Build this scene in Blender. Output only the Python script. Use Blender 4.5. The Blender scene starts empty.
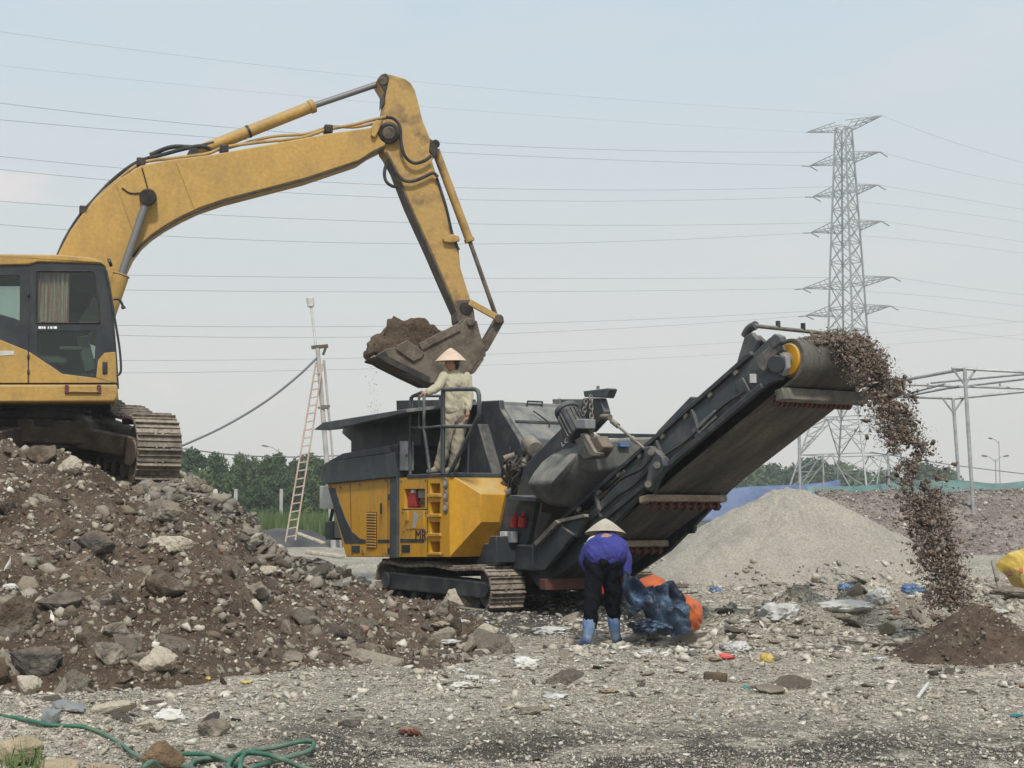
import bpy, bmesh, math, random
import numpy as np
from mathutils import Vector, Matrix
from math import radians as R, sin, cos, pi, atan, sqrt

# ------------------------------------------------------------------ basics
C = bpy.context.scene
COL = C.collection
F, CH = 1422.2, 1.25
PITCH = atan(128 / F)
SP, CP = sin(PITCH), cos(PITCH)
rnd = random.Random(7)
nrng = np.random.default_rng(11)


def ray(px, py):
    u, v = (px - 512) / F, (384 - py) / F
    return Vector((u, CP - v * SP, SP + v * CP))


def at(px, py, Y):
    d = ray(px, py)
    return d * (Y / d.y) + Vector((0, 0, CH))


def on_z(px, py, z=0.0):
    d = ray(px, py)
    return d * ((z - CH) / d.z) + Vector((0, 0, CH))


class Frame:
    """a machine's own axes: X forward, Y sideways, Z up"""
    def __init__(s, ox, oy, deg):
        s.o = Vector((ox, oy, 0)); s.a = R(deg)
        s.ex = Vector((cos(s.a), sin(s.a), 0)); s.ey = Vector((-sin(s.a), cos(s.a), 0))

    def loc(s, w):
        r = Vector(w) - s.o
        return Vector((r.dot(s.ex), r.dot(s.ey), r.z))

    def y(s, px, py, yl):
        d = ray(px, py); c = Vector((0, 0, CH))
        k = (yl - (c - s.o).dot(s.ey)) / d.dot(s.ey)
        p = s.loc(c + d * k)
        return (p.x, p.z)

    def x(s, px, py, xl):
        d = ray(px, py); c = Vector((0, 0, CH))
        k = (xl - (c - s.o).dot(s.ex)) / d.dot(s.ex)
        p = s.loc(c + d * k)
        return (p.y, p.z)

    def ys(s, pts, yl):
        return [s.y(a, b, yl) for a, b in pts]

    def p3(s, px, py, yl):
        a, b = s.y(px, py, yl)
        return Vector((a, yl, b))


# ------------------------------------------------------------------ materials
MATS = {}


def M(name, col, col2=None, rough=.6, scale=3., lo=.42, hi=.6, bump=.15, bscale=40., metal=0., dust=None, damt=.5,
      fine=.25, island=None, spec=.35, streak=False, sdir=(1, 1, .18)):
    m = bpy.data.materials.new(name); m.use_nodes = True
    nt = m.node_tree; N = nt.nodes; L = nt.links
    b = N['Principled BSDF']
    b.inputs['Roughness'].default_value = rough
    b.inputs['Metallic'].default_value = metal
    b.inputs['Specular IOR Level'].default_value = spec
    tc = N.new('ShaderNodeTexCoord')
    vec = tc.outputs['Object']
    if streak:
        mp = N.new('ShaderNodeMapping'); mp.inputs['Scale'].default_value = sdir
        L.new(vec, mp.inputs[0]); vec2 = mp.outputs[0]
    else:
        vec2 = vec
    def noise(sc, det=6, v=vec):
        n = N.new('ShaderNodeTexNoise'); n.inputs['Scale'].default_value = sc; n.inputs['Detail'].default_value = det
        n.inputs['Roughness'].default_value = .62
        L.new(v, n.inputs['Vector']); return n.outputs['Fac']
    def mix(fac, a, bb, mode='MIX'):
        x = N.new('ShaderNodeMix'); x.data_type = 'RGBA'; x.blend_type = mode
        for sock, val in ((x.inputs['Factor'], fac), (x.inputs['A'], a), (x.inputs['B'], bb)):
            if hasattr(val, 'is_linked'):
                L.new(val, sock)
            elif isinstance(val, (int, float)):
                sock.default_value = val
            else:
                sock.default_value = (*val, 1)
        return x.outputs['Result']
    def ramp(v, a, c):
        r = N.new('ShaderNodeMapRange'); r.inputs['From Min'].default_value = a; r.inputs['From Max'].default_value = c
        L.new(v, r.inputs['Value']); return r.outputs['Result']
    base = col
    if island:
        g = N.new('ShaderNodeNewGeometry'); cr = N.new('ShaderNodeValToRGB')
        cr.color_ramp.interpolation = 'LINEAR'
        els = cr.color_ramp.elements
        for i, c in enumerate(island):
            p = i / (len(island) - 1)
            e = els[i] if i < 2 else els.new(p)
            if i < 2: e.position = p
            e.color = (*c, 1)
        els[0].position = 0
        # re-sort colours after inserting
        for i, c in enumerate(island):
            els[i].position = i / (len(island) - 1); els[i].color = (*c, 1)
        L.new(g.outputs['Random Per Island'], cr.inputs[0]); base = cr.outputs[0]
    if col2 is not None:
        base = mix(ramp(noise(scale, 6, vec2), lo, hi), base, col2)
    if fine:
        f = ramp(noise(bscale * .7, 4), .25, .75)
        dk = mix(1.0, base, (1 - fine, 1 - fine, 1 - fine), 'MULTIPLY')
        br = mix(1.0, base, (1 + fine * .6, 1 + fine * .6, 1 + fine * .6), 'MULTIPLY')
        base = mix(f, dk, br)
    if dust is not None:
        g = N.new('ShaderNodeNewGeometry'); sx = N.new('ShaderNodeSeparateXYZ'); L.new(g.outputs['Normal'], sx.inputs[0])
        up = ramp(sx.outputs['Z'], .1, .9)
        mm = N.new('ShaderNodeMath'); mm.operation = 'MULTIPLY'; L.new(up, mm.inputs[0]); L.new(ramp(noise(scale * 2, 5), .3, .6), mm.inputs[1])
        m2 = N.new('ShaderNodeMath'); m2.operation = 'MULTIPLY'; L.new(mm.outputs[0], m2.inputs[0]); m2.inputs[1].default_value = damt * 2
        m2.use_clamp = True
        base = mix(m2.outputs[0], base, dust)
    if hasattr(base, 'is_linked'):
        L.new(base, b.inputs['Base Color'])
    else:
        b.inputs['Base Color'].default_value = (*base, 1)
    if bump:
        bn = N.new('ShaderNodeBump'); bn.inputs['Strength'].default_value = bump; bn.inputs['Distance'].default_value = 1.0 / bscale
        L.new(noise(bscale, 5), bn.inputs['Height']); L.new(bn.outputs[0], b.inputs['Normal'])
    MATS[name] = m
    return m


DUST = (.30, .26, .20)
M('machine_yellow', (.47, .29, .078), (.30, .185, .068), rough=.6, scale=2.6, lo=.44, hi=.78, bump=.06, bscale=25, dust=(.36, .28, .17), fine=.20, streak=True, sdir=(.7, 1, .35))
M('worn_yellow', (.42, .265, .085), (.15, .10, .058), rough=.65, scale=3.2, lo=.5, hi=.72, bump=.1, bscale=30, dust=(.33, .26, .17), fine=.2)
M('crusher_yellow', (.60, .305, .022), (.36, .205, .05), rough=.5, scale=3.4, lo=.46, hi=.82, bump=.04, bscale=20, dust=(.5, .38, .18), fine=.14, streak=True)
M('crusher_dark', (.034, .041, .049), (.095, .092, .084), rough=.6, scale=3.2, lo=.48, hi=.76, bump=.06, bscale=22, dust=(.20, .185, .16), damt=.6, fine=.2)
M('crusher_mid', (.052, .063, .071), (.13, .128, .118), rough=.6, scale=3.0, lo=.48, hi=.76, bump=.06, bscale=22, dust=(.21, .195, .17), damt=.5, fine=.2)
M('housing_grey', (.10, .113, .115), (.15, .155, .145), rough=.65, scale=2.2, bump=.06, bscale=22, dust=(.26, .245, .22), damt=.45, fine=.2)
M('dusty_steel', (.20, .18, .15), (.12, .11, .10), rough=.75, scale=6, bump=.2, bscale=40, dust=DUST, fine=.3)
M('black_paint', (.022, .027, .032), (.04, .045, .048), rough=.4, scale=3, bump=.03, bscale=20, fine=.15)
M('rubber', (.020, .020, .021), (.06, .055, .05), rough=.7, scale=5, bump=.1, bscale=60, fine=.2)
M('belt_rubber', (.062, .059, .054), (.155, .142, .122), rough=.85, scale=3.0, lo=.36, hi=.66, bump=.12, bscale=30, fine=.3, streak=True, sdir=(.22, 1.6, .22))
M('magnet_belt', (.10, .105, .10), (.17, .165, .15), rough=.75, scale=2.0, bump=.1, bscale=30, dust=(.25, .24, .21), fine=.25)
M('track_steel', (.135, .105, .080), (.25, .215, .175), rough=.7, scale=9, bump=.25, bscale=45, metal=.1, dust=(.36, .31, .25), fine=.3)
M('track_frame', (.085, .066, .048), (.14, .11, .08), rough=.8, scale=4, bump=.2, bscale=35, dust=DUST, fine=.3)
M('chrome', (.17, .17, .17), rough=.5, metal=.3, bump=0, fine=0)
M('bucket_steel', (.150, .122, .092), (.075, .058, .043), rough=.75, scale=4, bump=.25, bscale=30, dust=(.24, .20, .155), fine=.3)
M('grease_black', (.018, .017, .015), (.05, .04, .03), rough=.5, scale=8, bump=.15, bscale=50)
M('rust_red', (.13, .045, .032), (.085, .045, .035), rough=.7, scale=10, bump=.1, bscale=50)
M('red_paint', (.42, .03, .025), (.30, .03, .03), rough=.4, scale=6, bump=0)
M('white_paint', (.62, .62, .60), (.50, .49, .45), rough=.5, scale=4, bump=.03, bscale=30, fine=.08)
M('white_letter', (.8, .8, .8), rough=.5, bump=0, fine=0)
M('dark_letter', (.03, .03, .03), rough=.5, bump=0, fine=0)
M('silver_letter', (.45, .46, .48), rough=.4, bump=0, fine=0, metal=.3)
M('galvanised', (.42, .43, .43), (.30, .31, .31), rough=.5, scale=4, bump=.04, bscale=30, metal=.4, fine=.12)
M('pylon_steel', (.31, .32, .325), (.36, .36, .36), rough=.6, scale=.5, bump=0, metal=.2, fine=0)
M('wire', (.13, .14, .15), rough=.6, bump=0, fine=0)
M('concrete_pole', (.36, .35, .33), (.45, .44, .41), rough=.85, scale=2, bump=.1, bscale=30)
M('ladder_paint', (.42, .30, .24), (.50, .42, .36), rough=.7, scale=3, bump=.05)
M('curtain', (.56, .24, .22), (.64, .55, .48), rough=.9, scale=12, lo=.40, hi=.60, bump=.1, bscale=40, streak=True, sdir=(1, 1, .06))
M('seat_grey', (.12, .14, .13), rough=.9, bump=.1)
M('skin', (.36, .20, .13), rough=.55, bump=.03, bscale=80, fine=.06)
M('hair', (.012, .010, .009), rough=.5, bump=0)
M('khaki', (.43, .40, .29), (.405, .375, .27), rough=.9, scale=3, lo=.3, hi=.8, bump=.2, bscale=30, fine=.05)
M('khaki_trousers', (.33, .295, .22), (.29, .255, .19), rough=.9, scale=3, lo=.3, hi=.8, bump=.25, bscale=25, fine=.06)
M('palm_leaf', (.60, .47, .36), (.50, .38, .28), rough=.8, scale=4, bump=.15, bscale=60, fine=.12)
M('palm_leaf_grey', (.47, .42, .34), (.38, .34, .27), rough=.8, scale=4, bump=.15, bscale=60, fine=.12)
M('blue_shirt', (.050, .053, .27), (.032, .034, .18), rough=.85, scale=4, bump=.25, bscale=22, fine=.15)
M('black_trousers', (.006, .007, .010), (.011, .011, .014), spec=.08, rough=.95, scale=5, bump=.3, bscale=22, fine=.15)
M('blue_boot', (.11, .19, .38), (.22, .27, .34), rough=.5, scale=7, bump=.1, bscale=40, fine=.2)
M('grey_boot', (.11, .12, .13), (.20, .19, .17), rough=.6, scale=7, bump=.1, bscale=40)
M('tarp_blue', (.016, .024, .042), (.085, .14, .22), rough=.42, scale=4, lo=.50, hi=.66, bump=.2, bscale=22, fine=.3)
M('tarp_orange', (.62, .14, .04), (.48, .12, .05), rough=.55, scale=5, bump=.25, bscale=30, fine=.2)
M('plastic_white', (.66, .65, .62), (.55, .53, .48), rough=.45, scale=5, bump=.25, bscale=30, fine=.12)
M('plastic_grey', (.42, .42, .40), (.58, .57, .54), rough=.4, scale=8, bump=.3, bscale=35, fine=.2)
M('plastic_blue', (.06, .13, .30), (.16, .24, .36), rough=.5, scale=5, bump=.2, bscale=30)
M('plastic_red', (.60, .12, .11), rough=.5, bump=.2)
M('plastic_yellow', (.52, .36, .07), (.60, .47, .17), rough=.4, scale=4, bump=.2, bscale=30)
M('plastic_teal', (.04, .22, .22), rough=.5, bump=.2)
M('hose_green', (.035, .14, .085), (.13, .19, .14), rough=.45, scale=5, bump=.04, fine=.2)
M('net_blue', (.10, .15, .27), (.16, .20, .32), rough=.8, scale=.6, bump=.3, bscale=3)
M('net_teal', (.115, .20, .19), (.16, .245, .23), rough=.8, scale=.6, bump=.3, bscale=3)
M('soil_brown', (.082, .054, .036), (.165, .123, .088), rough=.95, scale=1.4, lo=.40, hi=.70, bump=.9, bscale=26, fine=.5)
M('dark_soil', (.070, .047, .033), (.115, .082, .058), rough=.95, scale=5, bump=.6, bscale=40, fine=.4)
M('gravel_pale', (.41, .37, .31), (.33, .302, .258), rough=.95, scale=1.1, lo=.38, hi=.66, bump=.9, bscale=34, fine=.4)
M('stone_grey', (.20, .175, .142), (.36, .32, .26), rough=.9, scale=7, lo=.44, hi=.58, bump=1., bscale=22, dust=(.22, .175, .13), fine=.3)
M('stone_pale', (.58, .52, .415), (.32, .27, .205), rough=.9, scale=7, lo=.50, hi=.66, bump=1., bscale=22, dust=(.33, .27, .20), damt=.3, fine=.25)
M('stone_brown', (.105, .077, .054), (.21, .17, .128), rough=.95, scale=6, lo=.44, hi=.62, bump=1., bscale=22, fine=.35)
M('stone_dark', (.085, .076, .068), (.17, .148, .125), rough=.9, scale=6, lo=.44, hi=.6, bump=1., bscale=22, dust=(.19, .15, .115), fine=.3)
M('brick_red', (.25, .095, .065), (.32, .16, .12), rough=.9, scale=6, bump=.4, bscale=40, dust=(.30, .23, .18), fine=.3)
M('slate_grey', (.20, .215, .225), (.26, .26, .255), rough=.85, scale=4, bump=.2, bscale=30, fine=.15)
M('sandstone', (.50, .41, .27), (.33, .27, .18), rough=.9, scale=8, bump=1., bscale=22, fine=.25)
M('rust_block', (.24, .16, .095), (.14, .095, .06), rough=.9, scale=9, bump=1., bscale=26, fine=.3)
M('timber', (.36, .30, .22), (.26, .21, .15), rough=.85, scale=6, bump=.2, bscale=30)
M('dark_wood', (.12, .085, .055), (.08, .06, .045), rough=.85, scale=6, bump=.3, bscale=30)
M('fragments', (.2, .2, .2), None, rough=.95, bump=.5, bscale=40, fine=.3,
  island=[(.080, .056, .039), (.115, .084, .060), (.24, .205, .16), (.14, .108, .078), (.46, .41, .325), (.105, .086, .068), (.36, .31, .24), (.115, .082, .058), (.30, .255, .195), (.088, .062, .043), (.52, .47, .385), (.12, .092, .066)])
M('gravel_bits', (.2, .2, .2), None, rough=.95, bump=.4, bscale=50, fine=.25,
  island=[(.47, .425, .35), (.37, .33, .275), (.59, .54, .45), (.51, .46, .38), (.23, .205, .172), (.74, .70, .62), (.43, .39, .32), (.16, .145, .125), (.55, .495, .405), (.36, .295, .235), (.29, .265, .23), (.67, .62, .52)])
M('falling_bits', (.2, .2, .2), None, rough=.95, bump=.3, bscale=60, fine=.3,
  island=[(.105, .077, .060), (.15, .112, .088), (.21, .168, .136), (.13, .094, .072), (.18, .138, .11), (.33, .275, .22), (.12, .086, .066)])
M('waste_bits', (.2, .2, .2), None, rough=.95, bump=0, fine=0,
  island=[(.215, .175, .155), (.27, .225, .20), (.17, .14, .125), (.36, .31, .275), (.21, .175, .155), (.58, .54, .49), (.24, .20, .175), (.15, .125, .11)])
M('waste_mix', (.21, .178, .152), (.28, .24, .208), rough=.95, scale=1.2, bump=.6, bscale=8, fine=.4)
M('bark', (.09, .07, .05), (.13, .105, .08), rough=.9, scale=3, bump=.2)
M('ridge_bits', (.2, .2, .2), None, rough=.95, bump=.4, bscale=40, fine=.3,
  island=[(.215, .19, .155), (.29, .26, .215), (.165, .145, .118), (.42, .385, .32), (.12, .105, .088), (.25, .22, .175), (.16, .125, .092), (.33, .30, .25)])
M('foliage_dark', (.2, .2, .2), None, rough=.7, bump=0, fine=0, spec=.2, island=[(.034, .060, .018), (.052, .086, .028), (.042, .072, .024), (.070, .105, .036), (.038, .066, .025)])
M('foliage_mid', (.2, .2, .2), None, rough=.7, bump=0, fine=0, spec=.2, island=[(.055, .088, .026), (.08, .12, .036), (.064, .098, .03), (.10, .14, .046)])
M('foliage_pale', (.2, .2, .2), None, rough=.7, bump=0, fine=0, spec=.2, island=[(.075, .12, .036), (.10, .15, .05), (.12, .165, .06), (.085, .13, .04)])
M('asphalt_dirt', (.07, .07, .07), (.11, .105, .10), rough=.95, scale=1, bump=.5, bscale=20)


def glass_mat():
    m = bpy.data.materials.new('cab_glass'); m.use_nodes = True
    N = m.node_tree.nodes; L = m.node_tree.links; N.clear()
    o = N.new('ShaderNodeOutputMaterial'); mx = N.new('ShaderNodeMixShader'); t = N.new('ShaderNodeBsdfTransparent'); g = N.new('ShaderNodeBsdfGlossy')
    t.inputs[0].default_value = (.74, .80, .77, 1); g.inputs['Roughness'].default_value = .05; g.inputs[0].default_value = (.9, .95, .95, 1)
    mx.inputs[0].default_value = .035
    L.new(t.outputs[0], mx.inputs[1]); L.new(g.outputs[0], mx.inputs[2]); L.new(mx.outputs[0], o.inputs[0])
    MATS['cab_glass'] = m
glass_mat()


# ------------------------------------------------------------------ objects
def tag(o, label=None, cat=None, group=None, kind=None):
    if label: o['label'] = label
    if cat: o['category'] = cat
    if group: o['group'] = group
    if kind: o['kind'] = kind
    return o


def empty(name, loc=(0, 0, 0), rz=0., label=None, cat=None, group=None):
    o = bpy.data.objects.new(name, None); COL.objects.link(o)
    o.location = loc; o.rotation_euler = (0, 0, rz); o.empty_display_size = .2
    return tag(o, label, cat, group)


def link_mesh(name, me, mat, parent=None, smooth=35, bevel=0.):
    if isinstance(mat, str): mat = MATS[mat]
    if mat is not None and not me.materials: me.materials.append(mat)
    o = bpy.data.objects.new(name, me); COL.objects.link(o)
    if smooth:
        me.polygons.foreach_set('use_smooth', [True] * len(me.polygons))
        if smooth < 180: me.set_sharp_from_angle(angle=R(smooth))
    if parent: o.parent = parent
    if bevel:
        b = o.modifiers.new('bevel', 'BEVEL'); b.width = bevel; b.segments = 2; b.limit_method = 'ANGLE'; b.angle_limit = R(40)
        b.use_clamp_overlap = True
    return o


def np_mesh(name, V, Fc):
    """V (n,3), Fc list of equal-size index rows or array"""
    me = bpy.data.meshes.new(name)
    V = np.asarray(V, dtype=np.float32); Fc = np.asarray(Fc, dtype=np.int32)
    me.vertices.add(len(V)); me.vertices.foreach_set('co', V.ravel())
    k = Fc.shape[1]; n = Fc.shape[0]
    me.loops.add(n * k); me.loops.foreach_set('vertex_index', Fc.ravel())
    me.polygons.add(n); me.polygons.foreach_set('loop_start', np.arange(n, dtype=np.int32) * k)
    me.update(calc_edges=True)
    return me


class MB:
    def __init__(s): s.v = []; s.f = []

    def add(s, vs, fs):
        n = len(s.v); s.v += [tuple(p) for p in vs]; s.f += [[n + i for i in f] for f in fs]; return s

    def box(s, c, size, rot=None, taper=1.):
        hx, hy, hz = (q / 2 for q in size)
        vs = []
        for z in (-1, 1):
            k = taper if z > 0 else 1
            for x, y in ((-1, -1), (1, -1), (1, 1), (-1, 1)):
                p = Vector((x * hx * k, y * hy * k, z * hz))
                if rot is not None: p = rot @ p
                vs.append(p + Vector(c))
        return s.add(vs, [(3, 2, 1, 0), (4, 5, 6, 7), (0, 1, 5, 4), (1, 2, 6, 5), (2, 3, 7, 6), (3, 0, 4, 7)])

    def bar(s, p, q, w, h=None, up=(0, 0, 1)):
        p, q = Vector(p), Vector(q); h = h or w
        d = q - p; L = d.length; z = d.normalized(); u = Vector(up)
        if abs(z.dot(u)) > .98: u = Vector((1, 0, 0))
        x = u.cross(z).normalized(); y = z.cross(x)
        return s.box((p + q) / 2, (w, h, L), Matrix((x, y, z)).transposed())

    def prism(s, poly, plane, a, b):
        """poly 2-D, plane 'y' (x,z) | 'x' (y,z) | 'z' (x,y), from a to b"""
        def P(u, v, k):
            return {'y': (u, k, v), 'x': (k, u, v), 'z': (u, v, k)}[plane]
        n = len(poly)
        vs = [P(u, v, a) for u, v in poly] + [P(u, v, b) for u, v in poly]
        return s.add(vs, [list(range(n)), list(range(2 * n - 1, n - 1, -1))] + [(i, n + i, n + (i + 1) % n, (i + 1) % n) for i in range(n)])

    def tube(s, pts, r, n=8, close=False, r2=None):
        pts = [Vector(p) for p in pts]; m = len(pts)
        rings = []; prev = None
        for i, p in enumerate(pts):
            if close: d = pts[(i + 1) % m] - pts[i - 1]
            else: d = pts[min(i + 1, m - 1)] - pts[max(i - 1, 0)]
            d.normalize()
            if prev is None:
                u = Vector((0, 0, 1)) if abs(d.z) < .9 else Vector((1, 0, 0))
                x = u.cross(d).normalized()
            else:
                x = (prev - d * prev.dot(d)).normalized()
            prev = x; y = d.cross(x)
            rr = r if r2 is None else r + (r2 - r) * i / (m - 1)
            rings.append([p + (x * cos(2 * pi * k / n) + y * sin(2 * pi * k / n)) * rr for k in range(n)])
        vs = [q for g in rings for q in g]; fs = []
        for i in range(m if close else m - 1):
            j = (i + 1) % m
            for k in range(n):
                fs.append((i * n + k, i * n + (k + 1) % n, j * n + (k + 1) % n, j * n + k))
        if not close:
            fs.append(list(range(n - 1, -1, -1))); fs.append([(m - 1) * n + k for k in range(n)])
        return s.add(vs, fs)

    def cyl(s, p, q, r, n=16, r2=None):
        return s.tube([p, q], r, n, r2=r if r2 is None else r2)

    def build(s, name, mat, parent=None, smooth=35, bevel=0.):
        me = bpy.data.meshes.new(name); me.from_pydata(s.v, [], s.f)
        bm = bmesh.new(); bm.from_mesh(me); bmesh.ops.recalc_face_normals(bm, faces=bm.faces); bm.to_mesh(me); bm.free()
        return link_mesh(name, me, mat, parent, smooth, bevel)


def spline(pts, k=6):
    """Catmull-Rom through points"""
    P = [Vector(p) for p in pts]; P = [P[0] * 2 - P[1]] + P + [P[-1] * 2 - P[-2]]
    out = []
    for i in range(1, len(P) - 2):
        for j in range(k):
            t = j / k; a, b, c, d = P[i - 1:i + 3]
            out.append(.5 * ((2 * b) + (c - a) * t + (2 * a - 5 * b + 4 * c - d) * t * t + (3 * b - a - 3 * c + d) * t ** 3))
    out.append(P[-2]); return out


def holed(name, outer, holes, plane, a, b, mat, parent, bevel=0.):
    """a plate with openings, outline in plane, thickness a..b"""
    cu = bpy.data.curves.new(name + '_outline', 'CURVE'); cu.dimensions = '2D'; cu.fill_mode = 'BOTH'; cu.extrude = abs(b - a) / 2
    for poly in [outer] + holes:
        sp = cu.splines.new('POLY'); sp.points.add(len(poly) - 1); sp.use_cyclic_u = True
        for p, (u, v) in zip(sp.points, poly): p.co = (u, v, 0, 1)
    t = bpy.data.objects.new('outline', cu); COL.objects.link(t)
    dg = bpy.context.evaluated_depsgraph_get(); me = bpy.data.meshes.new_from_object(t.evaluated_get(dg)); me.name = name
    bpy.data.objects.remove(t); bpy.data.curves.remove(cu)
    n = len(me.vertices); co = np.empty(n * 3, np.float32); me.vertices.foreach_get('co', co); co = co.reshape(-1, 3)
    m = (a + b) / 2
    out = {'y': np.stack([co[:, 0], m + co[:, 2], co[:, 1]], 1), 'x': np.stack([m + co[:, 2], co[:, 0], co[:, 1]], 1)}[plane]
    me.vertices.foreach_set('co', out.ravel().astype(np.float32))
    bm = bmesh.new(); bm.from_mesh(me); bmesh.ops.remove_doubles(bm, verts=bm.verts, dist=1e-5); bmesh.ops.recalc_face_normals(bm, faces=bm.faces); bm.to_mesh(me); bm.free()
    me.materials.clear()
    return link_mesh(name, me, mat, parent, 30, bevel)


def lettering(name, txt, size, mat, parent, loc, rot, squash=1.):
    cu = bpy.data.curves.new(name, 'FONT'); cu.body = txt; cu.size = size; cu.extrude = .003; cu.align_x = 'CENTER'; cu.align_y = 'CENTER'
    t = bpy.data.objects.new(name, cu); COL.objects.link(t)
    dg = bpy.context.evaluated_depsgraph_get(); me = bpy.data.meshes.new_from_object(t.evaluated_get(dg))
    bpy.data.objects.remove(t); me.materials.clear()
    o = link_mesh(name, me, mat, parent, 0); o.location = loc; o.rotation_euler = rot; o.scale = (squash, 1, 1)
    return o


# ------------------------------------------------------------------ value noise
def _h(ix, iy, s):
    n = (ix.astype(np.int64) * 374761393 + iy.astype(np.int64) * 668265263 + s * 974634721) & 0xffffffff
    n = ((n ^ (n >> 13)) * 1274126177) & 0xffffffff
    return ((n ^ (n >> 16)) & 0xffff) / 65535.


def vn(x, y, s=0):
    x = np.asarray(x, float); y = np.asarray(y, float)
    ix, iy = np.floor(x), np.floor(y); fx, fy = x - ix, y - iy
    fx = fx * fx * (3 - 2 * fx); fy = fy * fy * (3 - 2 * fy)
    a, b, c, d = _h(ix, iy, s), _h(ix + 1, iy, s), _h(ix, iy + 1, s), _h(ix + 1, iy + 1, s)
    return (a + (b - a) * fx) * (1 - fy) + (c + (d - c) * fx) * fy - .5


def fbm(x, y, s=0, o=4):
    r = 0; a = 1.
    for i in range(o):
        r = r + a * vn(x * 2 ** i + 17.3 * i, y * 2 ** i - 9.1 * i, s + i); a *= .5
    return r


# ------------------------------------------------------------------ terrain heights
def sm(e0, e1, x):
    t = np.clip((x - e0) / (e1 - e0), 0, 1); return t * t * (3 - 2 * t)


def ground_h(x, y):
    x = np.asarray(x, float); y = np.asarray(y, float)
    near = 1 - sm(30, 50, y)
    h = .10 * fbm(x * .35, y * .35, 3, 3) + near * (.07 * fbm(x * 1.6, y * 1.6, 5, 4))
    # low berms of debris across the middle right
    b = np.exp(-((y - 15.9 - .25 * np.sin(x * 1.1)) / 1.2) ** 2) * sm(1.8, 3., x) * (1 - sm(5.0, 9, x)) * .24
    b += np.exp(-((y - 19.5) / 1.6) ** 2) * sm(2.2, 4., x) * .16
    b += np.exp(-((y - 8.6) / .7) ** 2) * (1 - sm(-2.6, -1.4, x)) * .10
    return (h + b + b * 1.5 * fbm(x * 2.2, y * 2.2, 9, 3)) * (1 - sm(60, 120, y))


SKY = [(-600, 420), (0, 448), (60, 454), (100, 467), (128, 486), (176, 486), (188, 474), (212, 482), (238, 502), (262, 532), (290, 547), (330, 559), (375, 575), (440, 594), (480, 614), (505, 646), (520, 668)]
TOE = [(-600, 700), (0, 690), (150, 690), (300, 672), (400, 664), (505, 655), (520, 650)]
RDG = [(-600, 15), (180, 14.6), (260, 15), (375, 14.9), (440, 14.6), (505, 13.6), (520, 13.4)]


def heap_h(x, y):
    px = 512 + F * x / y
    sk = np.interp(px, *zip(*SKY)); tp = np.interp(px, *zip(*TOE)); rd = np.interp(px, *zip(*RDG))
    td = CH * F / (tp - 512)
    zr = CH + (512 - sk) / F * rd
    t = np.clip((y - td) / np.maximum(rd - td, .05), -.25, 1)
    prof = np.where(t > 0, np.abs(t) ** .78, t * 1.2)
    h = zr * prof
    back = np.clip(y - rd, 0, 99)
    cap = 1.52 + .10 * (px < 112)
    plate = np.minimum(zr, cap) * (1 - sm(24, 27.5, y)) + (zr - np.minimum(zr, cap)) * (1 - sm(.2, 1.5, back))
    tail = zr - back * .62
    wl = sm(185, 235, px)
    h = np.where(y > rd, plate * (1 - wl) + tail * wl, h)
    amp = np.clip(t * 3, 0, 1) * np.where(y > rd + .4, .45, 1)
    n = .22 * fbm(x * 1.1, y * 1.1, 21, 3) + .20 * np.abs(fbm(x * 2.6, y * 2.6, 25, 4)) + .09 * np.abs(fbm(x * 7, y * 7, 29, 3)) + .035 * fbm(x * 19, y * 19, 33, 2) - .08
    h = h + n * amp - .02
    h = np.where(t <= 0, -.03 + t * .8, h)
    return np.where((px > 519) | (zr < 0), -.6, h)


def top_h(x, y):
    return np.maximum(ground_h(x, y), heap_h(x, y))


def gz(x, y):
    return float(top_h(np.array([x]), np.array([y]))[0])


def sheet(name, U, D, hf, mat, parent=None, xs=True):
    u, d = np.meshgrid(U, D)
    x = u * np.maximum(d, 8) if xs else u
    V = np.stack([x, d, hf(x, d)], -1).reshape(-1, 3)
    n, m = len(D), len(U)
    i = np.arange((n - 1) * (m - 1)); r, c = i // (m - 1), i % (m - 1); k = r * m + c
    Fc = np.stack([k, k + 1, k + m + 1, k + m], 1)
    return link_mesh(name, np_mesh(name, V, Fc), mat, parent, 180)
# ------------------------------------------------------------------ camera, sky, sun
cam = bpy.data.cameras.new('camera'); co = bpy.data.objects.new('camera', cam); COL.objects.link(co)
cam.sensor_width = 36; cam.lens = 36 * F / 1024; cam.clip_start = .1; cam.clip_end = 4000
co.location = (0, 0, CH); co.rotation_euler = (R(90) + PITCH, 0, 0); C.camera = co

SUN_EL, SUN_AZ = 50, 6          # azimuth measured from straight behind the camera, negative = left
sd = Vector((sin(R(SUN_AZ)) * cos(R(SUN_EL)), -cos(R(SUN_AZ)) * cos(R(SUN_EL)), sin(R(SUN_EL))))
sl = bpy.data.lights.new('sun', 'SUN'); sl.energy = 3.0; sl.angle = R(7); sl.color = (1, .95, .87)
so = bpy.data.objects.new('sun', sl); COL.objects.link(so); so.rotation_euler = sd.to_track_quat('Z', 'Y').to_euler(); so.location = sd * 50

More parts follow.
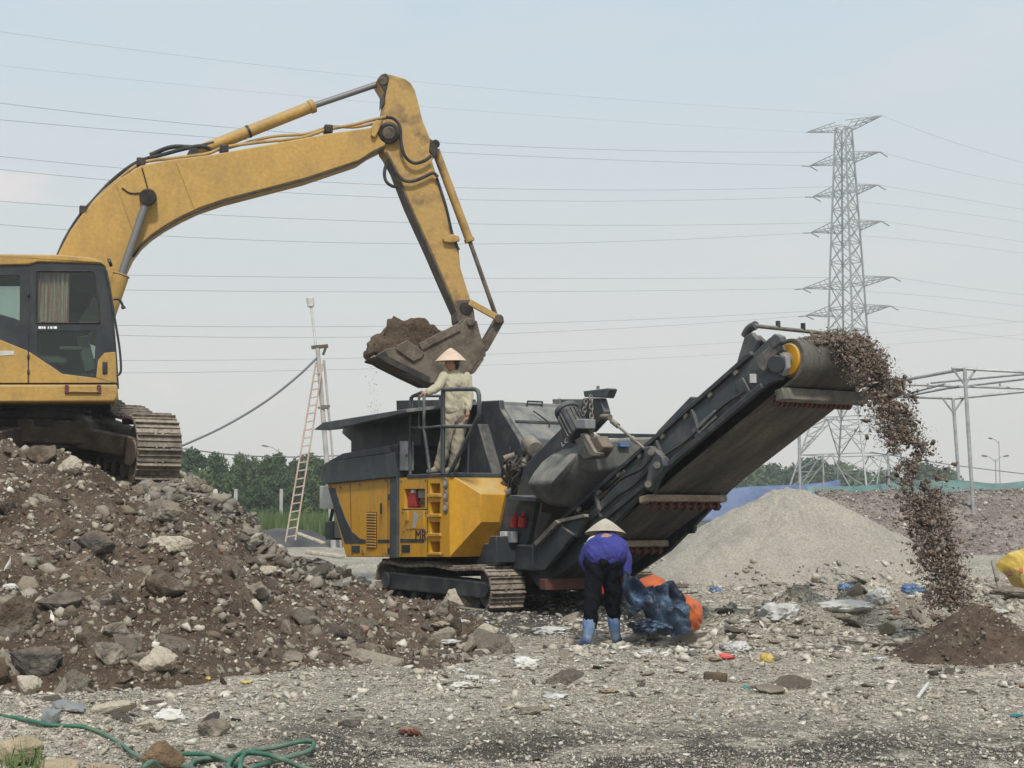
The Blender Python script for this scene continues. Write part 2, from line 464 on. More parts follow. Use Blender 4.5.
w = bpy.data.worlds.new('World'); C.world = w; w.use_nodes = True
nt = w.node_tree; N = nt.nodes; L = nt.links
bg = N['Background']
sky = N.new('ShaderNodeTexSky'); sky.sky_type = 'NISHITA'; sky.sun_disc = False; sky.sun_elevation = R(SUN_EL)
sky.sun_rotation = math.atan2(sd.x, sd.y); sky.dust_density = 4; sky.air_density = 1.2
tc = N.new('ShaderNodeTexCoord'); sx = N.new('ShaderNodeSeparateXYZ'); L.new(tc.outputs['Generated'], sx.inputs[0])
cr = N.new('ShaderNodeValToRGB'); e = cr.color_ramp.elements
stops = [(0, (7.6, 7.45, 7.0)), (.12, (7.35, 7.45, 7.15)), (.24, (6.6, 7.25, 7.45)), (.38, (5.6, 6.9, 7.8)), (1, (4.6, 5.7, 6.7))]
for i, (p, c) in enumerate(stops):
    q = e[i] if i < 2 else e.new(p)
    q.position = p
for i, (p, c) in enumerate(stops):
    e[i].position = p; e[i].color = (*[v / 10 for v in c], 1)
L.new(sx.outputs['Z'], cr.inputs[0])
veil = N.new('ShaderNodeMix'); veil.data_type = 'RGBA'; veil.blend_type = 'MULTIPLY'; veil.inputs['Factor'].default_value = 1
L.new(cr.outputs[0], veil.inputs['A']); veil.inputs['B'].default_value = (10, 10, 10, 1)
mp = N.new('ShaderNodeMapping'); mp.inputs['Scale'].default_value = (1, 1, 3.2); L.new(tc.outputs['Generated'], mp.inputs[0])
cl = N.new('ShaderNodeTexNoise'); cl.inputs['Scale'].default_value = 4.2; cl.inputs['Detail'].default_value = 5; L.new(mp.outputs[0], cl.inputs['Vector'])
cl2 = N.new('ShaderNodeTexNoise'); cl2.inputs['Scale'].default_value = 26; cl2.inputs['Detail'].default_value = 6; L.new(mp.outputs[0], cl2.inputs['Vector'])
cm = N.new('ShaderNodeMapRange'); cm.inputs['From Min'].default_value = .50; cm.inputs['From Max'].default_value = .80; cm.inputs['To Max'].default_value = .55; L.new(cl.outputs['Fac'], cm.inputs['Value'])
cx = N.new('ShaderNodeMix'); cx.data_type = 'RGBA'; L.new(cm.outputs[0], cx.inputs['Factor']); L.new(veil.outputs['Result'], cx.inputs['A']); cx.inputs['B'].default_value = (7.9, 7.5, 7.3, 1)
prev = cx.outputs['Result']
for (px_, py2, wide, amt) in ((0, 186, 3.3, 1.0), (160, 385, 2.6, .45), (330, 372, 1.6, .35), (250, 400, 2.4, .3)):     # soft cream clouds low in the sky
    dv = ray(px_, py2).normalized()
    vs_ = N.new('ShaderNodeVectorMath'); vs_.operation = 'SUBTRACT'; nv = N.new('ShaderNodeVectorMath'); nv.operation = 'NORMALIZE'; L.new(tc.outputs['Generated'], nv.inputs[0]); L.new(nv.outputs[0], vs_.inputs[0]); vs_.inputs[1].default_value = dv
    ms = N.new('ShaderNodeVectorMath'); ms.operation = 'MULTIPLY'; ms.inputs[1].default_value = (1, 1, 2.3); L.new(vs_.outputs[0], ms.inputs[0])
    ln = N.new('ShaderNodeVectorMath'); ln.operation = 'LENGTH'; L.new(ms.outputs[0], ln.inputs[0])
    ad = N.new('ShaderNodeMath'); ad.operation = 'MULTIPLY_ADD'; L.new(cl2.outputs['Fac'], ad.inputs[0]); ad.inputs[1].default_value = -.06; L.new(ln.outputs['Value'], ad.inputs[2])
    rg = N.new('ShaderNodeMapRange'); rg.interpolation_type = 'SMOOTHSTEP'; rg.inputs['From Min'].default_value = math.sin(R(wide)) - .04; rg.inputs['From Max'].default_value = -.035; rg.inputs['To Max'].default_value = amt; L.new(ad.outputs[0], rg.inputs['Value'])
    xx = N.new('ShaderNodeMix'); xx.data_type = 'RGBA'; L.new(rg.outputs[0], xx.inputs['Factor']); L.new(prev, xx.inputs['A']); xx.inputs['B'].default_value = (8.7, 7.9, 7.6, 1); prev = xx.outputs['Result']
ov = N.new('ShaderNodeMix'); ov.data_type = 'RGBA'; ov.inputs['Factor'].default_value = .88
L.new(sky.outputs[0], ov.inputs['A']); L.new(prev, ov.inputs['B']); L.new(ov.outputs['Result'], bg.inputs['Color'])
bg.inputs['Strength'].default_value = .10

C.view_settings.view_transform = 'Standard'; C.view_settings.look = 'None'; C.view_settings.exposure = .12; C.view_settings.gamma = 1
C.render.engine = 'CYCLES'
cy = C.cycles; cy.use_denoising = True; cy.max_bounces = 5; cy.diffuse_bounces = 3; cy.glossy_bounces = 2; cy.transmission_bounces = 3
cy.transparent_max_bounces = 8; cy.volume_bounces = 0; cy.caustics_reflective = False; cy.caustics_refractive = False

# ------------------------------------------------------------------ ground
def ground_mat():
    m = M('ground_rubble', (.56, .505, .41), (.43, .385, .31), rough=.95, scale=1.2, bump=1., bscale=22, fine=.5)
    nt = m.node_tree; N = nt.nodes; L = nt.links; b = N['Principled BSDF']
    src = b.inputs['Base Color'].links[0].from_socket
    tc = [n for n in N if n.type == 'TEX_COORD'][0]
    sx = N.new('ShaderNodeSeparateXYZ'); L.new(tc.outputs['Object'], sx.inputs[0])
    def mr(v, a, c, t0=0, t1=1):
        r = N.new('ShaderNodeMapRange'); r.interpolation_type = 'SMOOTHSTEP'
        r.inputs['From Min'].default_value = a; r.inputs['From Max'].default_value = c; r.inputs['To Min'].default_value = t0; r.inputs['To Max'].default_value = t1
        L.new(v, r.inputs['Value']); return r.outputs[0]
    def mul(a, c):
        k = N.new('ShaderNodeMath'); k.operation = 'MULTIPLY'; L.new(a, k.inputs[0]); L.new(c, k.inputs[1]); return k.outputs[0]
    def noise(s, d=5):
        k = N.new('ShaderNodeTexNoise'); k.inputs['Scale'].default_value = s; k.inputs['Detail'].default_value = d; k.inputs['Roughness'].default_value = .65; L.new(tc.outputs['Object'], k.inputs['Vector']); return k.outputs['Fac']
    def mix(f, a, col):
        x = N.new('ShaderNodeMix'); x.data_type = 'RGBA'; L.new(f, x.inputs['Factor']); L.new(a, x.inputs['A']); x.inputs['B'].default_value = (*col, 1); return x.outputs['Result']
    # damp dark earth spread over the near ground
    f = mul(mr(sx.outputs['Y'], 7.7, 9.3, 1, 0), mul(mr(sx.outputs['X'], -1.9, -.9), mr(noise(1.6, 8), .38, .52)))
    c1 = mix(f, src, (.085, .070, .055))
    # darker ground round the crusher and grass-green field far off
    f2 = mul(mul(mr(sx.outputs['Y'], 14.5, 15.5), mr(sx.outputs['Y'], 19, 21, 1, 0)), mul(mr(sx.outputs['X'], -2, -1), mr(sx.outputs['X'], 1.2, 2.2, 1, 0)))
    c2 = mix(f2, c1, (.12, .105, .09))
    f3 = mul(mr(sx.outputs['Y'], 48, 58), mr(noise(.12), .3, .5))
    c3 = mix(f3, c2, (.075, .105, .04))
    # stones of many sizes pressed into the earth
    def vor(sc):
        v = N.new('ShaderNodeTexVoronoi'); v.inputs['Scale'].default_value = sc; L.new(tc.outputs['Object'], v.inputs['Vector']); return v
    out = c3; hs = None
    for sc, amt in ((13., .18), (31., .28), (70., .35)):
        v = vor(sc); s_ = N.new('ShaderNodeSeparateColor'); L.new(v.outputs['Color'], s_.inputs[0])
        k = mr(s_.outputs[0], 0, 1, 1 - amt, 1 + amt * .75)
        x = N.new('ShaderNodeMix'); x.data_type = 'RGBA'; x.blend_type = 'MULTIPLY'; x.inputs['Factor'].default_value = .75; L.new(out, x.inputs['A'])
        cc = N.new('ShaderNodeCombineColor'); [L.new(k, cc.inputs[q]) for q in range(3)]; L.new(cc.outputs[0], x.inputs['B']); out = x.outputs['Result']
        d_ = mr(v.outputs['Distance'], 0, .6, 1, 0); m_ = N.new('ShaderNodeMath'); m_.operation = 'MULTIPLY_ADD'; L.new(d_, m_.inputs[0]); m_.inputs[1].default_value = 13. / sc
        if hs is None: m_.inputs[2].default_value = 0
        else: L.new(hs, m_.inputs[2])
        hs = m_.outputs[0]
    L.new(out, b.inputs['Base Color'])
    bn = [n for n in N if n.type == 'BUMP'][0]; b2 = N.new('ShaderNodeBump'); b2.inputs['Strength'].default_value = .9; b2.inputs['Distance'].default_value = .035
    L.new(hs, b2.inputs['Height']); L.new(bn.outputs[0], b2.inputs['Normal']); L.new(b2.outputs[0], b.inputs['Normal'])
ground_mat()
D = np.concatenate([np.linspace(-25, 3, 8), 5 * (335 / 5) ** np.linspace(0, 1, 620)])
g = sheet('ground', np.linspace(-.9, .9, 520), D, ground_h, 'ground_rubble'); g['kind'] = 'structure'

# ------------------------------------------------------------------ heaps
def grid_heap(name, hf, mat, label, cat, U=None, D=None):
    o = sheet(name, U, D, hf, mat); tag(o, label, cat); return o

grid_heap('rubble_heap', lambda x, y: np.maximum(heap_h(x, y), -.6), 'soil_brown', 'wide heap of brown soil and broken concrete under the yellow excavator', 'rubble heap',
          np.linspace(-.75, .01, 560), np.concatenate([np.linspace(9.2, 17, 330), np.linspace(17.05, 28, 90)]))


def cone_heap(name, cx, cy_, rx, ry, h, mat, label, cat, pw=1.0, n=90, lump=.04, seed=0, top=.08):
    V = []; Fc = []
    nr, na = n, n * 2
    r = np.linspace(0, 1.12, nr)[:, None]; a = np.linspace(0, 2 * pi, na, endpoint=False)[None]
    wob = 1 + .10 * np.sin(2 * a + seed) + .06 * np.sin(3 * a + 1.3 * seed) + .03 * np.sin(7 * a)
    x = cx + r * np.cos(a) * rx * wob; y = cy_ + r * np.sin(a) * ry * wob
    prof = 1 - np.sqrt(r ** 2 + top ** 2) + top * .0 + 0 * a
    z = h * np.sign(prof) * np.abs(prof) ** pw + h * .075 * np.sin(np.clip(r, 0, 1) * pi) * fbm(np.sin(a) * 3 + np.cos(a) * 4 + 0 * r, np.cos(a) * 3.3 + r * .7, 46 + seed, 4) + lump * fbm(x * 2.2, y * 2.2, 40 + seed, 4) + lump * .5 * fbm(x * 9, y * 9, 44 + seed, 3)
    z = np.where(r > 1.0, np.minimum(z, -.05 - (r - 1) * 2), z) + ground_h(np.full_like(x, cx), np.full_like(y, cy_)) * .5
    V = np.stack([x, y, z], -1).reshape(-1, 3)
    i = np.arange((nr - 1) * na); rr, cc = i // na, i % na
    Fc = np.stack([rr * na + cc, rr * na + (cc + 1) % na, (rr + 1) * na + (cc + 1) % na, (rr + 1) * na + cc], 1)
    V[:, 0] -= cx; V[:, 1] -= cy_
    o = link_mesh(name, np_mesh(name, V, Fc), mat, None, 180); o.location = (cx, cy_, 0)
    return tag(o, label, cat)


gp = at(786, 488, 26.6)
cone_heap('gravel_heap', gp.x, 26.6, 3.05, 3.2, gp.z + .26, 'gravel_pale', 'tall cone of fine pale crushed gravel behind the conveyor', 'gravel heap', pw=.93, lump=.10, seed=1, top=.16)
GHX = gp.x
gp = at(976, 640, 12.35)
cone_heap('soil_heap', gp.x, 12.35, .74, .76, .50, 'dark_soil', 'small cone of dark brown soil growing under the falling material', 'soil heap', pw=1.1, n=70, lump=.05, seed=2, top=.06)

# long mixed-waste bank at the back
def bank_h(x, y):
    top = 2.05 + .10 * np.sin(x * .35) + .12 * fbm(x * .5, y * .5, 61, 3)
    f = sm(40.5, 46.5, y + .5 * np.sin(x * .5)) * (1 - sm(54, 58, y)) * sm(6., 10.5, x) * (1 - sm(40, 46, x))
    return top * f + .22 * fbm(x * 1.3, y * 1.3, 63, 4) * f - .12
o = sheet('waste_bank', np.linspace(5, 48, 420), np.linspace(39, 59, 130), bank_h, 'waste_mix', xs=False)
tag(o, 'long bank of pinkish grey shredded waste along the back of the yard', 'waste bank')
rb = []
for i in range(22000):
    rb.append((rnd.uniform(7, 30), rnd.uniform(40.5, 48)))
bank_pts = np.array(rb)

# ------------------------------------------------------------------ stone shapes and scatters
def ico(sub):
    bm = bmesh.new(); bmesh.ops.create_icosphere(bm, subdivisions=sub, radius=1)
    V = np.array([v.co[:] for v in bm.verts]); Fc = np.array([[v.index for v in f.verts] for f in bm.faces]); bm.free(); return V, Fc
ICO1, ICO2, ICO3 = ico(1), ico(2), ico(3)


def chipped(base, rng, cuts=9, flat=.6, rough=.05):
    V = base[0].copy()
    for _ in range(cuts):
        n = rng.normal(size=3); n /= np.linalg.norm(n); d = rng.uniform(.42, .8)
        ex = np.clip(V @ n - d, 0, None); V -= ex[:, None] * n
    V *= np.array([1, rng.uniform(.6, .95), rng.uniform(flat * .6, flat * 1.3)])
    V += rng.normal(size=V.shape) * rough
    return V


def hull(rng, n=11, flat=.7, cuts=0, rough=.0):
    """angular broken lump: hull of scattered points, edges crumbled"""
    P_ = rng.normal(size=(n, 3)); P_ /= np.linalg.norm(P_, axis=1)[:, None]; P_ *= rng.uniform(.72, 1.05, n)[:, None]
    P_ *= np.array([1.1, rng.uniform(.65, .95), rng.uniform(flat * .6, flat * 1.2)])
    bm = bmesh.new(); vs = [bm.verts.new(p) for p in P_]
    r_ = bmesh.ops.convex_hull(bm, input=vs)
    bmesh.ops.delete(bm, geom=[g_ for g_ in r_['geom_interior'] if isinstance(g_, bmesh.types.BMVert)], context='VERTS')
    for _ in range(cuts):
        bmesh.ops.subdivide_edges(bm, edges=bm.edges[:], cuts=1, use_grid_fill=True); bmesh.ops.triangulate(bm, faces=bm.faces)
        bmesh.ops.smooth_vert(bm, verts=bm.verts, factor=.18, use_axis_x=True, use_axis_y=True, use_axis_z=True)
    bm.verts.index_update(); V = np.array([v.co[:] for v in bm.verts]); Fc = np.array([[v.index for v in f.verts] for f in bm.faces]); bm.free()
    if rough: V = V + rng.normal(0, rough, V.shape)
    return V, Fc


LIB1 = [hull(nrng, int(nrng.integers(6, 9)), .62) for _ in range(20)]
LIB2 = [hull(nrng, 12, .75, 1, .03) for _ in range(16)]
LIBF = [hull(nrng, 9, .3) for _ in range(12)]


def rotmats(n, rng, tilt=1.):
    a = rng.uniform(0, 2 * pi, n); b = rng.normal(0, .5 * tilt, n); c = rng.normal(0, .5 * tilt, n)
    ca, sa, cb, sb, cc, sc = np.cos(a), np.sin(a), np.cos(b), np.sin(b), np.cos(c), np.sin(c)
    z = np.zeros(n); o = np.ones(n)
    Rz = np.stack([ca, -sa, z, sa, ca, z, z, z, o], 1).reshape(n, 3, 3)
    Rx = np.stack([o, z, z, z, cb, -sb, z, sb, cb], 1).reshape(n, 3, 3)
    Ry = np.stack([cc, z, sc, z, o, z, -sc, z, cc], 1).reshape(n, 3, 3)
    return Rz @ Rx @ Ry


def scatter(name, P, S, mat, lib=LIB1, rng=nrng, tilt=1., parent=None):
    """one mesh of many loose bits: P (n,3) places, S (n,) or (n,3) sizes"""
    n = len(P); S = np.asarray(S, float)
    if S.ndim == 1: S = np.repeat(S[:, None], 3, 1)
    Rm = rotmats(n, rng, tilt); k = rng.integers(0, len(lib), n); P = np.asarray(P)
    Vs, Fs, off = [], [], 0
    for q, (bv, bf) in enumerate(lib):
        i = np.nonzero(k == q)[0]
        if not len(i): continue
        V = np.einsum('nij,nvj->nvi', Rm[i], bv[None] * S[i][:, None, :]) + P[i][:, None, :]
        Fs.append((bf[None] + off + (np.arange(len(i)) * len(bv))[:, None, None]).reshape(-1, 3)); Vs.append(V.reshape(-1, 3)); off += len(i) * len(bv)
    o = link_mesh(name, np_mesh(name, np.concatenate(Vs), np.concatenate(Fs)), mat, parent, 0)
    return o


def px_points(n, x0, x1, y0, y1, rng=nrng, hf=ground_h):
    px = rng.uniform(x0, x1, n); py = rng.uniform(y0, y1, n)
    d = CH * F / (py - 512); x = (px - 512) / F * d
    return x, d, hf(x, d)


# loose gravel and rubble crumbs over the yard (too many to count)
x, y, z = px_points(115000, -110, 1140, 578, 800)
xb, yb, zb_ = px_points(9000, 560, 1100, 578, 655)
dens = .35 + fbm(x * .8, y * .8, 71, 3)
k = nrng.uniform(0, 1, len(x)) < np.clip(dens + .6, .35, 1)
k &= ~(heap_h(x, y) > z + .02)
x, y, z = x[k], y[k], z[k]
s = .0065 + .0080 * nrng.pareto(2.3, len(x)); s = np.clip(s, .006, .07) * np.clip(y / 11, .7, 1.6)
dark = (y < 8.6) & (x > -1.3); s = np.where(dark, s * .62, s)
x, y, z = np.concatenate([x, xb]), np.concatenate([y, yb]), np.concatenate([z, zb_]); s = np.concatenate([s, np.clip(.018 + .022 * nrng.pareto(2.3, len(xb)), .018, .11)])
k = ~(heap_h(x, y) > z + .02); x, y, z, s = x[k], y[k], z[k], s[k]
k = nrng.permutation(len(x)); x, y, z, s = x[k], y[k], z[k], s[k]
S3 = np.stack([s, s, s], 1)
o = scatter('gravel', np.stack([x, y, z + s * .15], 1), S3, 'gravel_bits', lib=LIB1 + LIBF + LIBF, tilt=.6); tag(o, 'countless pale stone chips and gravel strewn over the yard', 'gravel', kind='stuff')

a_ = nrng.uniform(0, 2 * pi, 1500); r_ = nrng.uniform(.80, 1.16, 1500); x = GHX + np.cos(a_) * r_ * 3.05; y = 26.6 + np.sin(a_) * r_ * 3.2
o = scatter('foot_stones', np.stack([x, y, np.maximum(ground_h(x, y), (1 - r_) * 1.9) + .02], 1), np.clip(.02 + .03 * nrng.pareto(2.5, 1500), .02, .14), 'gravel_bits'); tag(o, 'loose coarse stones gathered round the foot of the pale gravel cone', 'stones', kind='stuff')
x, y, z = px_points(46000, -60, 1090, 655, 800); s = np.clip(.0042 + .004 * nrng.pareto(2.2, len(x)), .004, .022); k = ~(heap_h(x, y) > z + .02); x, y, z, s = x[k], y[k], z[k], s[k]
o = scatter('stone_chips', np.stack([x, y, z + s * .35], 1), s, 'gravel_bits', tilt=1.2); tag(o, 'countless fine stone chips over the nearest strip of the yard', 'gravel', kind='stuff')
# rubble crumbs on the brown heap
def heap_pts(n, lo=9.5, hi=16.5, umin=-.42, umax=.0):
    u = nrng.uniform(umin, umax, n); d = nrng.uniform(lo, hi, n); x = u * d
    h = heap_h(x, d); g_ = ground_h(x, d); k = h > g_ - .03
    return x[k], d[k], h[k]
x, y, z = heap_pts(34000)
s = np.clip(.008 + .013 * nrng.pareto(2.3, len(x)), .008, .08)
o = scatter('rubble_fragments', np.stack([x, y, z - s * .0], 1), s * 1.0, 'fragments', tilt=1.3, lib=LIB1)
tag(o, 'countless small crumbs of soil, concrete and brick covering the brown heap', 'rubble', kind='stuff')
x, y, z = heap_pts(1500); s = np.clip(.018 + .016 * nrng.pareto(2.3, len(x)), .018, .085)
o = scatter('pale_lumps', np.stack([x, y, z + s * .1], 1), s, 'gravel_bits', lib=LIB1 + LIB2, tilt=1.2); tag(o, 'countless pale concrete crumbs mixed into the brown heap', 'rubble', kind='stuff')
x, y, z = heap_pts(24000, 11.5, 16.6, -.26, -.10); px_ = 512 + F * x / y; sky_ = 512 - (z - CH) / y * F; lim = np.interp(px_, *zip(*SKY))
k = (px_ > 140) & (sky_ - lim < nrng.gamma(1.6, 11, len(x))) & (px_ < 352); x, y, z = x[k], y[k], z[k]; s = np.clip(.018 + .022 * nrng.pareto(2.2, len(x)), .018, .12)
o = scatter('ridge_rubble', np.stack([x, y, z + s * .15], 1), np.stack([s * 1.2, s, s * .8], 1), 'ridge_bits', lib=LIB1 + LIB2, tilt=1.2); tag(o, 'grey broken rubble spread over the right hand ridge of the heap', 'rubble', kind='stuff')
x, y, z = heap_pts(700)
s = np.clip(.04 + .035 * nrng.pareto(2.4, len(x)), .04, .12)
o = scatter('rubble_lumps', np.stack([x, y, z - s * .05], 1), s, 'fragments', lib=LIB2, tilt=1.2)
tag(o, 'numberless fist sized lumps bedded in the brown soil heap', 'rubble', kind='stuff')

# litter on the far bank, on the gravel cone and on the soil cone
z = bank_h(bank_pts[:, 0], bank_pts[:, 1])
o = scatter('waste_litter', np.stack([bank_pts[:, 0], bank_pts[:, 1], z + .03], 1), np.clip(.022 + .022 * nrng.pareto(2.5, len(z)), .022, .13), 'waste_bits'); tag(o, 'pinkish grey scraps of shredded waste covering the far bank', 'litter', kind='stuff')


# ------------------------------------------------------------------ countable stones
def stone(name, mat, size, seed, pos, label, cat='stone', group=None, flat=.65, rot=None, sub=ICO3, sink=.25):
    rng = np.random.default_rng(seed)
    V, Fh = hull(rng, 15, .95, 4)
    V += V * (.14 * fbm(V[:, 0] * 2.6 + seed, V[:, 1] * 2.6 + V[:, 2] * 1.9, seed, 3) + .09 * fbm(V[:, 0] * 7 + V[:, 2] * 5, V[:, 1] * 7 - V[:, 2] * 4, seed + 3, 3))[:, None]
    V *= np.array(size if hasattr(size, '__len__') else (size,) * 3) 
    V -= [0, 0, V[:, 2].min() * (1 - sink)] if 'heap' not in label else [0, 0, V[:, 2].min() * .70]
    o = link_mesh(name, np_mesh(name, V, Fh), mat, None, 42)
    o.location = pos; o.rotation_euler = rot or (rng.normal(0, .25), rng.normal(0, .25), rng.uniform(0, 6.3))
    return tag(o, label, cat, group)


KINDS = [('stone_grey', 'grey concrete', 'concrete_chunk'), ('stone_pale', 'cream plastered concrete', 'concrete_chunk'), ('stone_brown', 'soil caked', 'soil_clod'),
         ('stone_dark', 'dark slaty', 'rock'), ('brick_red', 'red brick', 'brick_piece')]
PROTO = {}
def chunk_proto(k, v):
    if (k, v) not in PROTO:
        rng = np.random.default_rng(100 + k * 17 + v)
        V, Fh = hull(rng, 12, .75, 3); V += V * (.15 * fbm(V[:, 0] * 2.6 + v, V[:, 1] * 2.6 + V[:, 2] * 2.1, v + k, 3) + .09 * fbm(V[:, 0] * 7 + V[:, 2] * 5, V[:, 1] * 7 - V[:, 2] * 4, v + k + 3, 3))[:, None]
        me = np_mesh('chunk', V, Fh); me.materials.append(MATS[KINDS[k][0]])
        me.polygons.foreach_set('use_smooth', [True] * len(me.polygons)); me.set_sharp_from_angle(angle=R(40)); PROTO[k, v] = me
    return PROTO[k, v]


def chunk(k, v, size, pos, label, group, flat=1.):
    o = bpy.data.objects.new(KINDS[k][2], chunk_proto(k, v)); COL.objects.link(o)
    o.location = pos; o.scale = (size * rnd.uniform(.85, 1.25), size * rnd.uniform(.8, 1.1), size * rnd.uniform(.75, 1.1) * flat)
    o.rotation_euler = (rnd.gauss(0, .45), rnd.gauss(0, .45), rnd.uniform(0, 6.28))
    return tag(o, label, {'concrete_chunk': 'concrete chunk', 'soil_clod': 'clod', 'rock': 'rock', 'brick_piece': 'brick piece'}[KINDS[k][2]], group)


def heap_at(px, py):
    """first point of the heap or ground seen along a pixel's ray"""
    d = ray(px, py)
    Y = np.linspace(6, 24, 1500); X = d.x / d.y * Y; Z = CH + d.z / d.y * Y
    hit = np.nonzero(top_h(X, Y) >= Z)[0]
    i = int(hit[0]) if len(hit) else len(Y) - 1
    return Vector((X[i], Y[i], float(top_h(X[i:i + 1], Y[i:i + 1])[0])))


def where(px, py):
    if py > 640: return 'along the foot of the brown heap'
    if px > 300: return 'on the right tail of the brown heap'
    if py < 540: return 'high on the brown heap below the excavator'
    return 'halfway up the brown heap'
for i in range(130):
    px = rnd.uniform(-30, 500); top = np.interp(px, *zip(*SKY)); bot = np.interp(px, *zip(*TOE)) - 512
    py = rnd.uniform(top + 6, bot + 512 + 4)
    p = heap_at(px, py)
    k = rnd.choices([0, 1, 2, 3, 4], [5, 6, 4, 1.2, .7])[0]
    sz = min(.24, .055 * rnd.paretovariate(1.9)) * (1.2 if py > 640 else 1)
    big = 'large' if sz > .13 else 'medium' if sz > .085 else 'small'
    chunk(k, rnd.randrange(5), sz, p - Vector((0, 0, sz * .10)), f'{big} {KINDS[k][1]} lump {where(px, py)}', f'{big} {KINDS[k][1]} lumps {where(px, py)}')

for i in range(46):
    px = rnd.uniform(183, 345); top = np.interp(px, *zip(*SKY)); p = heap_at(px, top + abs(rnd.gauss(0, 16)) + 3); k = rnd.choice([0, 0, 1, 1, 3]); sz = min(.26, .075 * rnd.paretovariate(2.2))
    big = 'broad' if sz > .12 else 'small'
    chunk(k, rnd.randrange(5), sz, p, f'{big} {KINDS[k][1]} lump on the right hand ridge of the brown heap', f'{big} {KINDS[k][1]} lumps on the right hand ridge of the brown heap', .8)

# stones one can pick out in the photograph: (px, py of the middle, half width px, kind, label)
SINGLE = [
    (60, 602, 28, 3, (1, .8, .55), 'rock', 'dark slab tilted out of the left flank of the brown heap'),
    (75, 470, 16, 1, (1, .9, .9), 'rock', 'pale crusted boulder wedged beneath the excavator track frame'),
    (160, 512, 22, 0, (1, .8, .8), 'rock', 'grey boulder below the excavator track'),
    (165, 590, 26, 2, (1, .9, .75), 'soil_clod', 'broad soil caked block in the middle of the brown heap'),
    (95, 545, 22, 3, (1, .8, .8), 'rock', 'dark boulder standing on the left shoulder of the brown heap'),
    (172, 548, 28, 1, (1, .55, .4), 'plaster_slab', 'long pale plaster slab lying down the middle of the brown heap'),
    (265, 572, 14, 1, (1, .5, .5), 'plaster_slab', 'small upright plaster slab near the right shoulder of the brown heap'),
    (110, 658, 18, 0, (1, .9, .9), 'concrete_chunk', 'light grey block at the foot of the heap, left of the cream block'),
    (158, 662, 22, 1, (1, .9, .85), 'concrete_chunk', 'cream block at the foot of the heap, right of the light grey block'),
    (115, 632, 15, 0, (1, .8, 1.), 'concrete_chunk', 'grey concrete wedge leaning above the light grey block'),
    (40, 668, 30, 3, (1, .7, .4), 'rock', 'flat dark slab at the left foot of the brown heap'),
    (8, 625, 26, 2, (1, .8, .7), 'soil_clod', 'earthy boulder at the extreme left of the brown heap'),
    (88, 642, 13, 2, (1, .9, 1.), 'soil_clod', 'tall rust brown clod at the foot of the heap'),
    (292, 657, 15, 0, (1, .8, .8), 'concrete_chunk', 'pale grey block alone at the right foot of the brown heap'),
    (462, 603, 22, 1, (1, .8, .75), 'concrete_chunk', 'big cream boulder in front of the crusher track'),
    (488, 632, 12, 1, (1, .8, .7), 'concrete_chunk', 'cream boulder at the tip of the brown heap by the crusher track'),
    (440, 612, 13, 0, (1, .9, .8), 'concrete_chunk', 'grey boulder on the heap tail left of the big cream boulder'),
    (25, 690, 17, 1, (1, .7, .55), 'concrete_chunk', 'squared pinkish block on the yard at the far left'),
    (52, 722, 11, 0, (1, .8, .9), 'concrete_chunk', 'blue grey cube of stone on the pale yard at the left'),
    (70, 708, 20, 1, (1, .7, .35), 'plaster_slab', 'flat white slab on the yard behind the blue grey cube'),
    (110, 712, 26, 1, (1, .6, .3), 'plaster_slab', 'long flat white slab on the yard at the left'),
    (152, 728, 18, 1, (1, .7, .4), 'plaster_slab', 'tilted pale slab behind the green hose'),
    (215, 733, 17, 0, (1, .8, .6), 'concrete_chunk', 'mottled grey lump right behind the coiled green hose'),
    (15, 756, 30, 5, (1, .8, .7), 'sandstone_block', 'yellowish sandstone block in the bottom left corner'),
    (60, 768, 26, 5, (1, .9, .6), 'sandstone_block', 'low sandstone block right of the bottom left corner block'),
    (108, 770, 24, 5, (1, .8, .5), 'sandstone_block', 'cracked sandstone lump left of the rusty brown block'),
    (530, 712, 16, 0, (1, .7, .3), 'concrete_chunk', 'flat grey slab lying alone on the open yard'),
    (768, 690, 20, 0, (1, .7, .25), 'concrete_chunk', 'thin grey slab on the yard left of the dark soil cone'),
    (350, 725, 14, 3, (1, .8, .4), 'rock', 'low dark clod near the edge of the damp earth'),
    (1012, 594, 22, 0, (1, .6, .25), 'plaster_slab', 'flat grey sheet of rubble beneath the yellow sack'),
    (40, 461, 17, 2, (1, .8, .8), 'soil_clod', 'earthy clod under the left end of the excavator track frame'),
    (985, 676, 10, 1, (1, .6, .3), 'plaster_slab', 'small pale slab in front of the dark soil cone'),
]
SM = ['stone_grey', 'stone_pale', 'stone_brown', 'stone_dark', 'brick_red', 'sandstone']
for i, (px, py, hw, k, sh, nm, lb) in enumerate(SINGLE):
    p = heap_at(px, min(py + hw * sh[2] * .4, 800)); r = hw / F * p.y
    mt = 'slate_grey' if 'blue grey cube' in lb else SM[k]
    stone(nm, mt, (r * 1.1 * sh[0], r * 1.1 * sh[1], r * 1.3 * sh[2]), 300 + i, p, lb, nm.replace('_', ' '), flat=.95, rot=(rnd.gauss(0, .12), rnd.gauss(0, .12), rnd.uniform(-.4, .4)))
# rusty block under the hose, dark stump at the left edge
p = on_z(162, 768, 0); r = 26 / F * p.y
stone('rust_block', 'rust_block', (r * .95, r * .7, r * .75), 411, p, 'rusty brown squared block with the green hose looped over it', 'block', flat=1.2, rot=(0, 0, .1))
p = heap_at(2, 684); r = 15 / F * p.y
stone('tree_stump', 'dark_wood', (r * 1.1, r, r * 1.9), 412, p, 'dark weathered stump cut by the left edge of the picture', 'stump', flat=1.4, rot=(0, 0, .3))

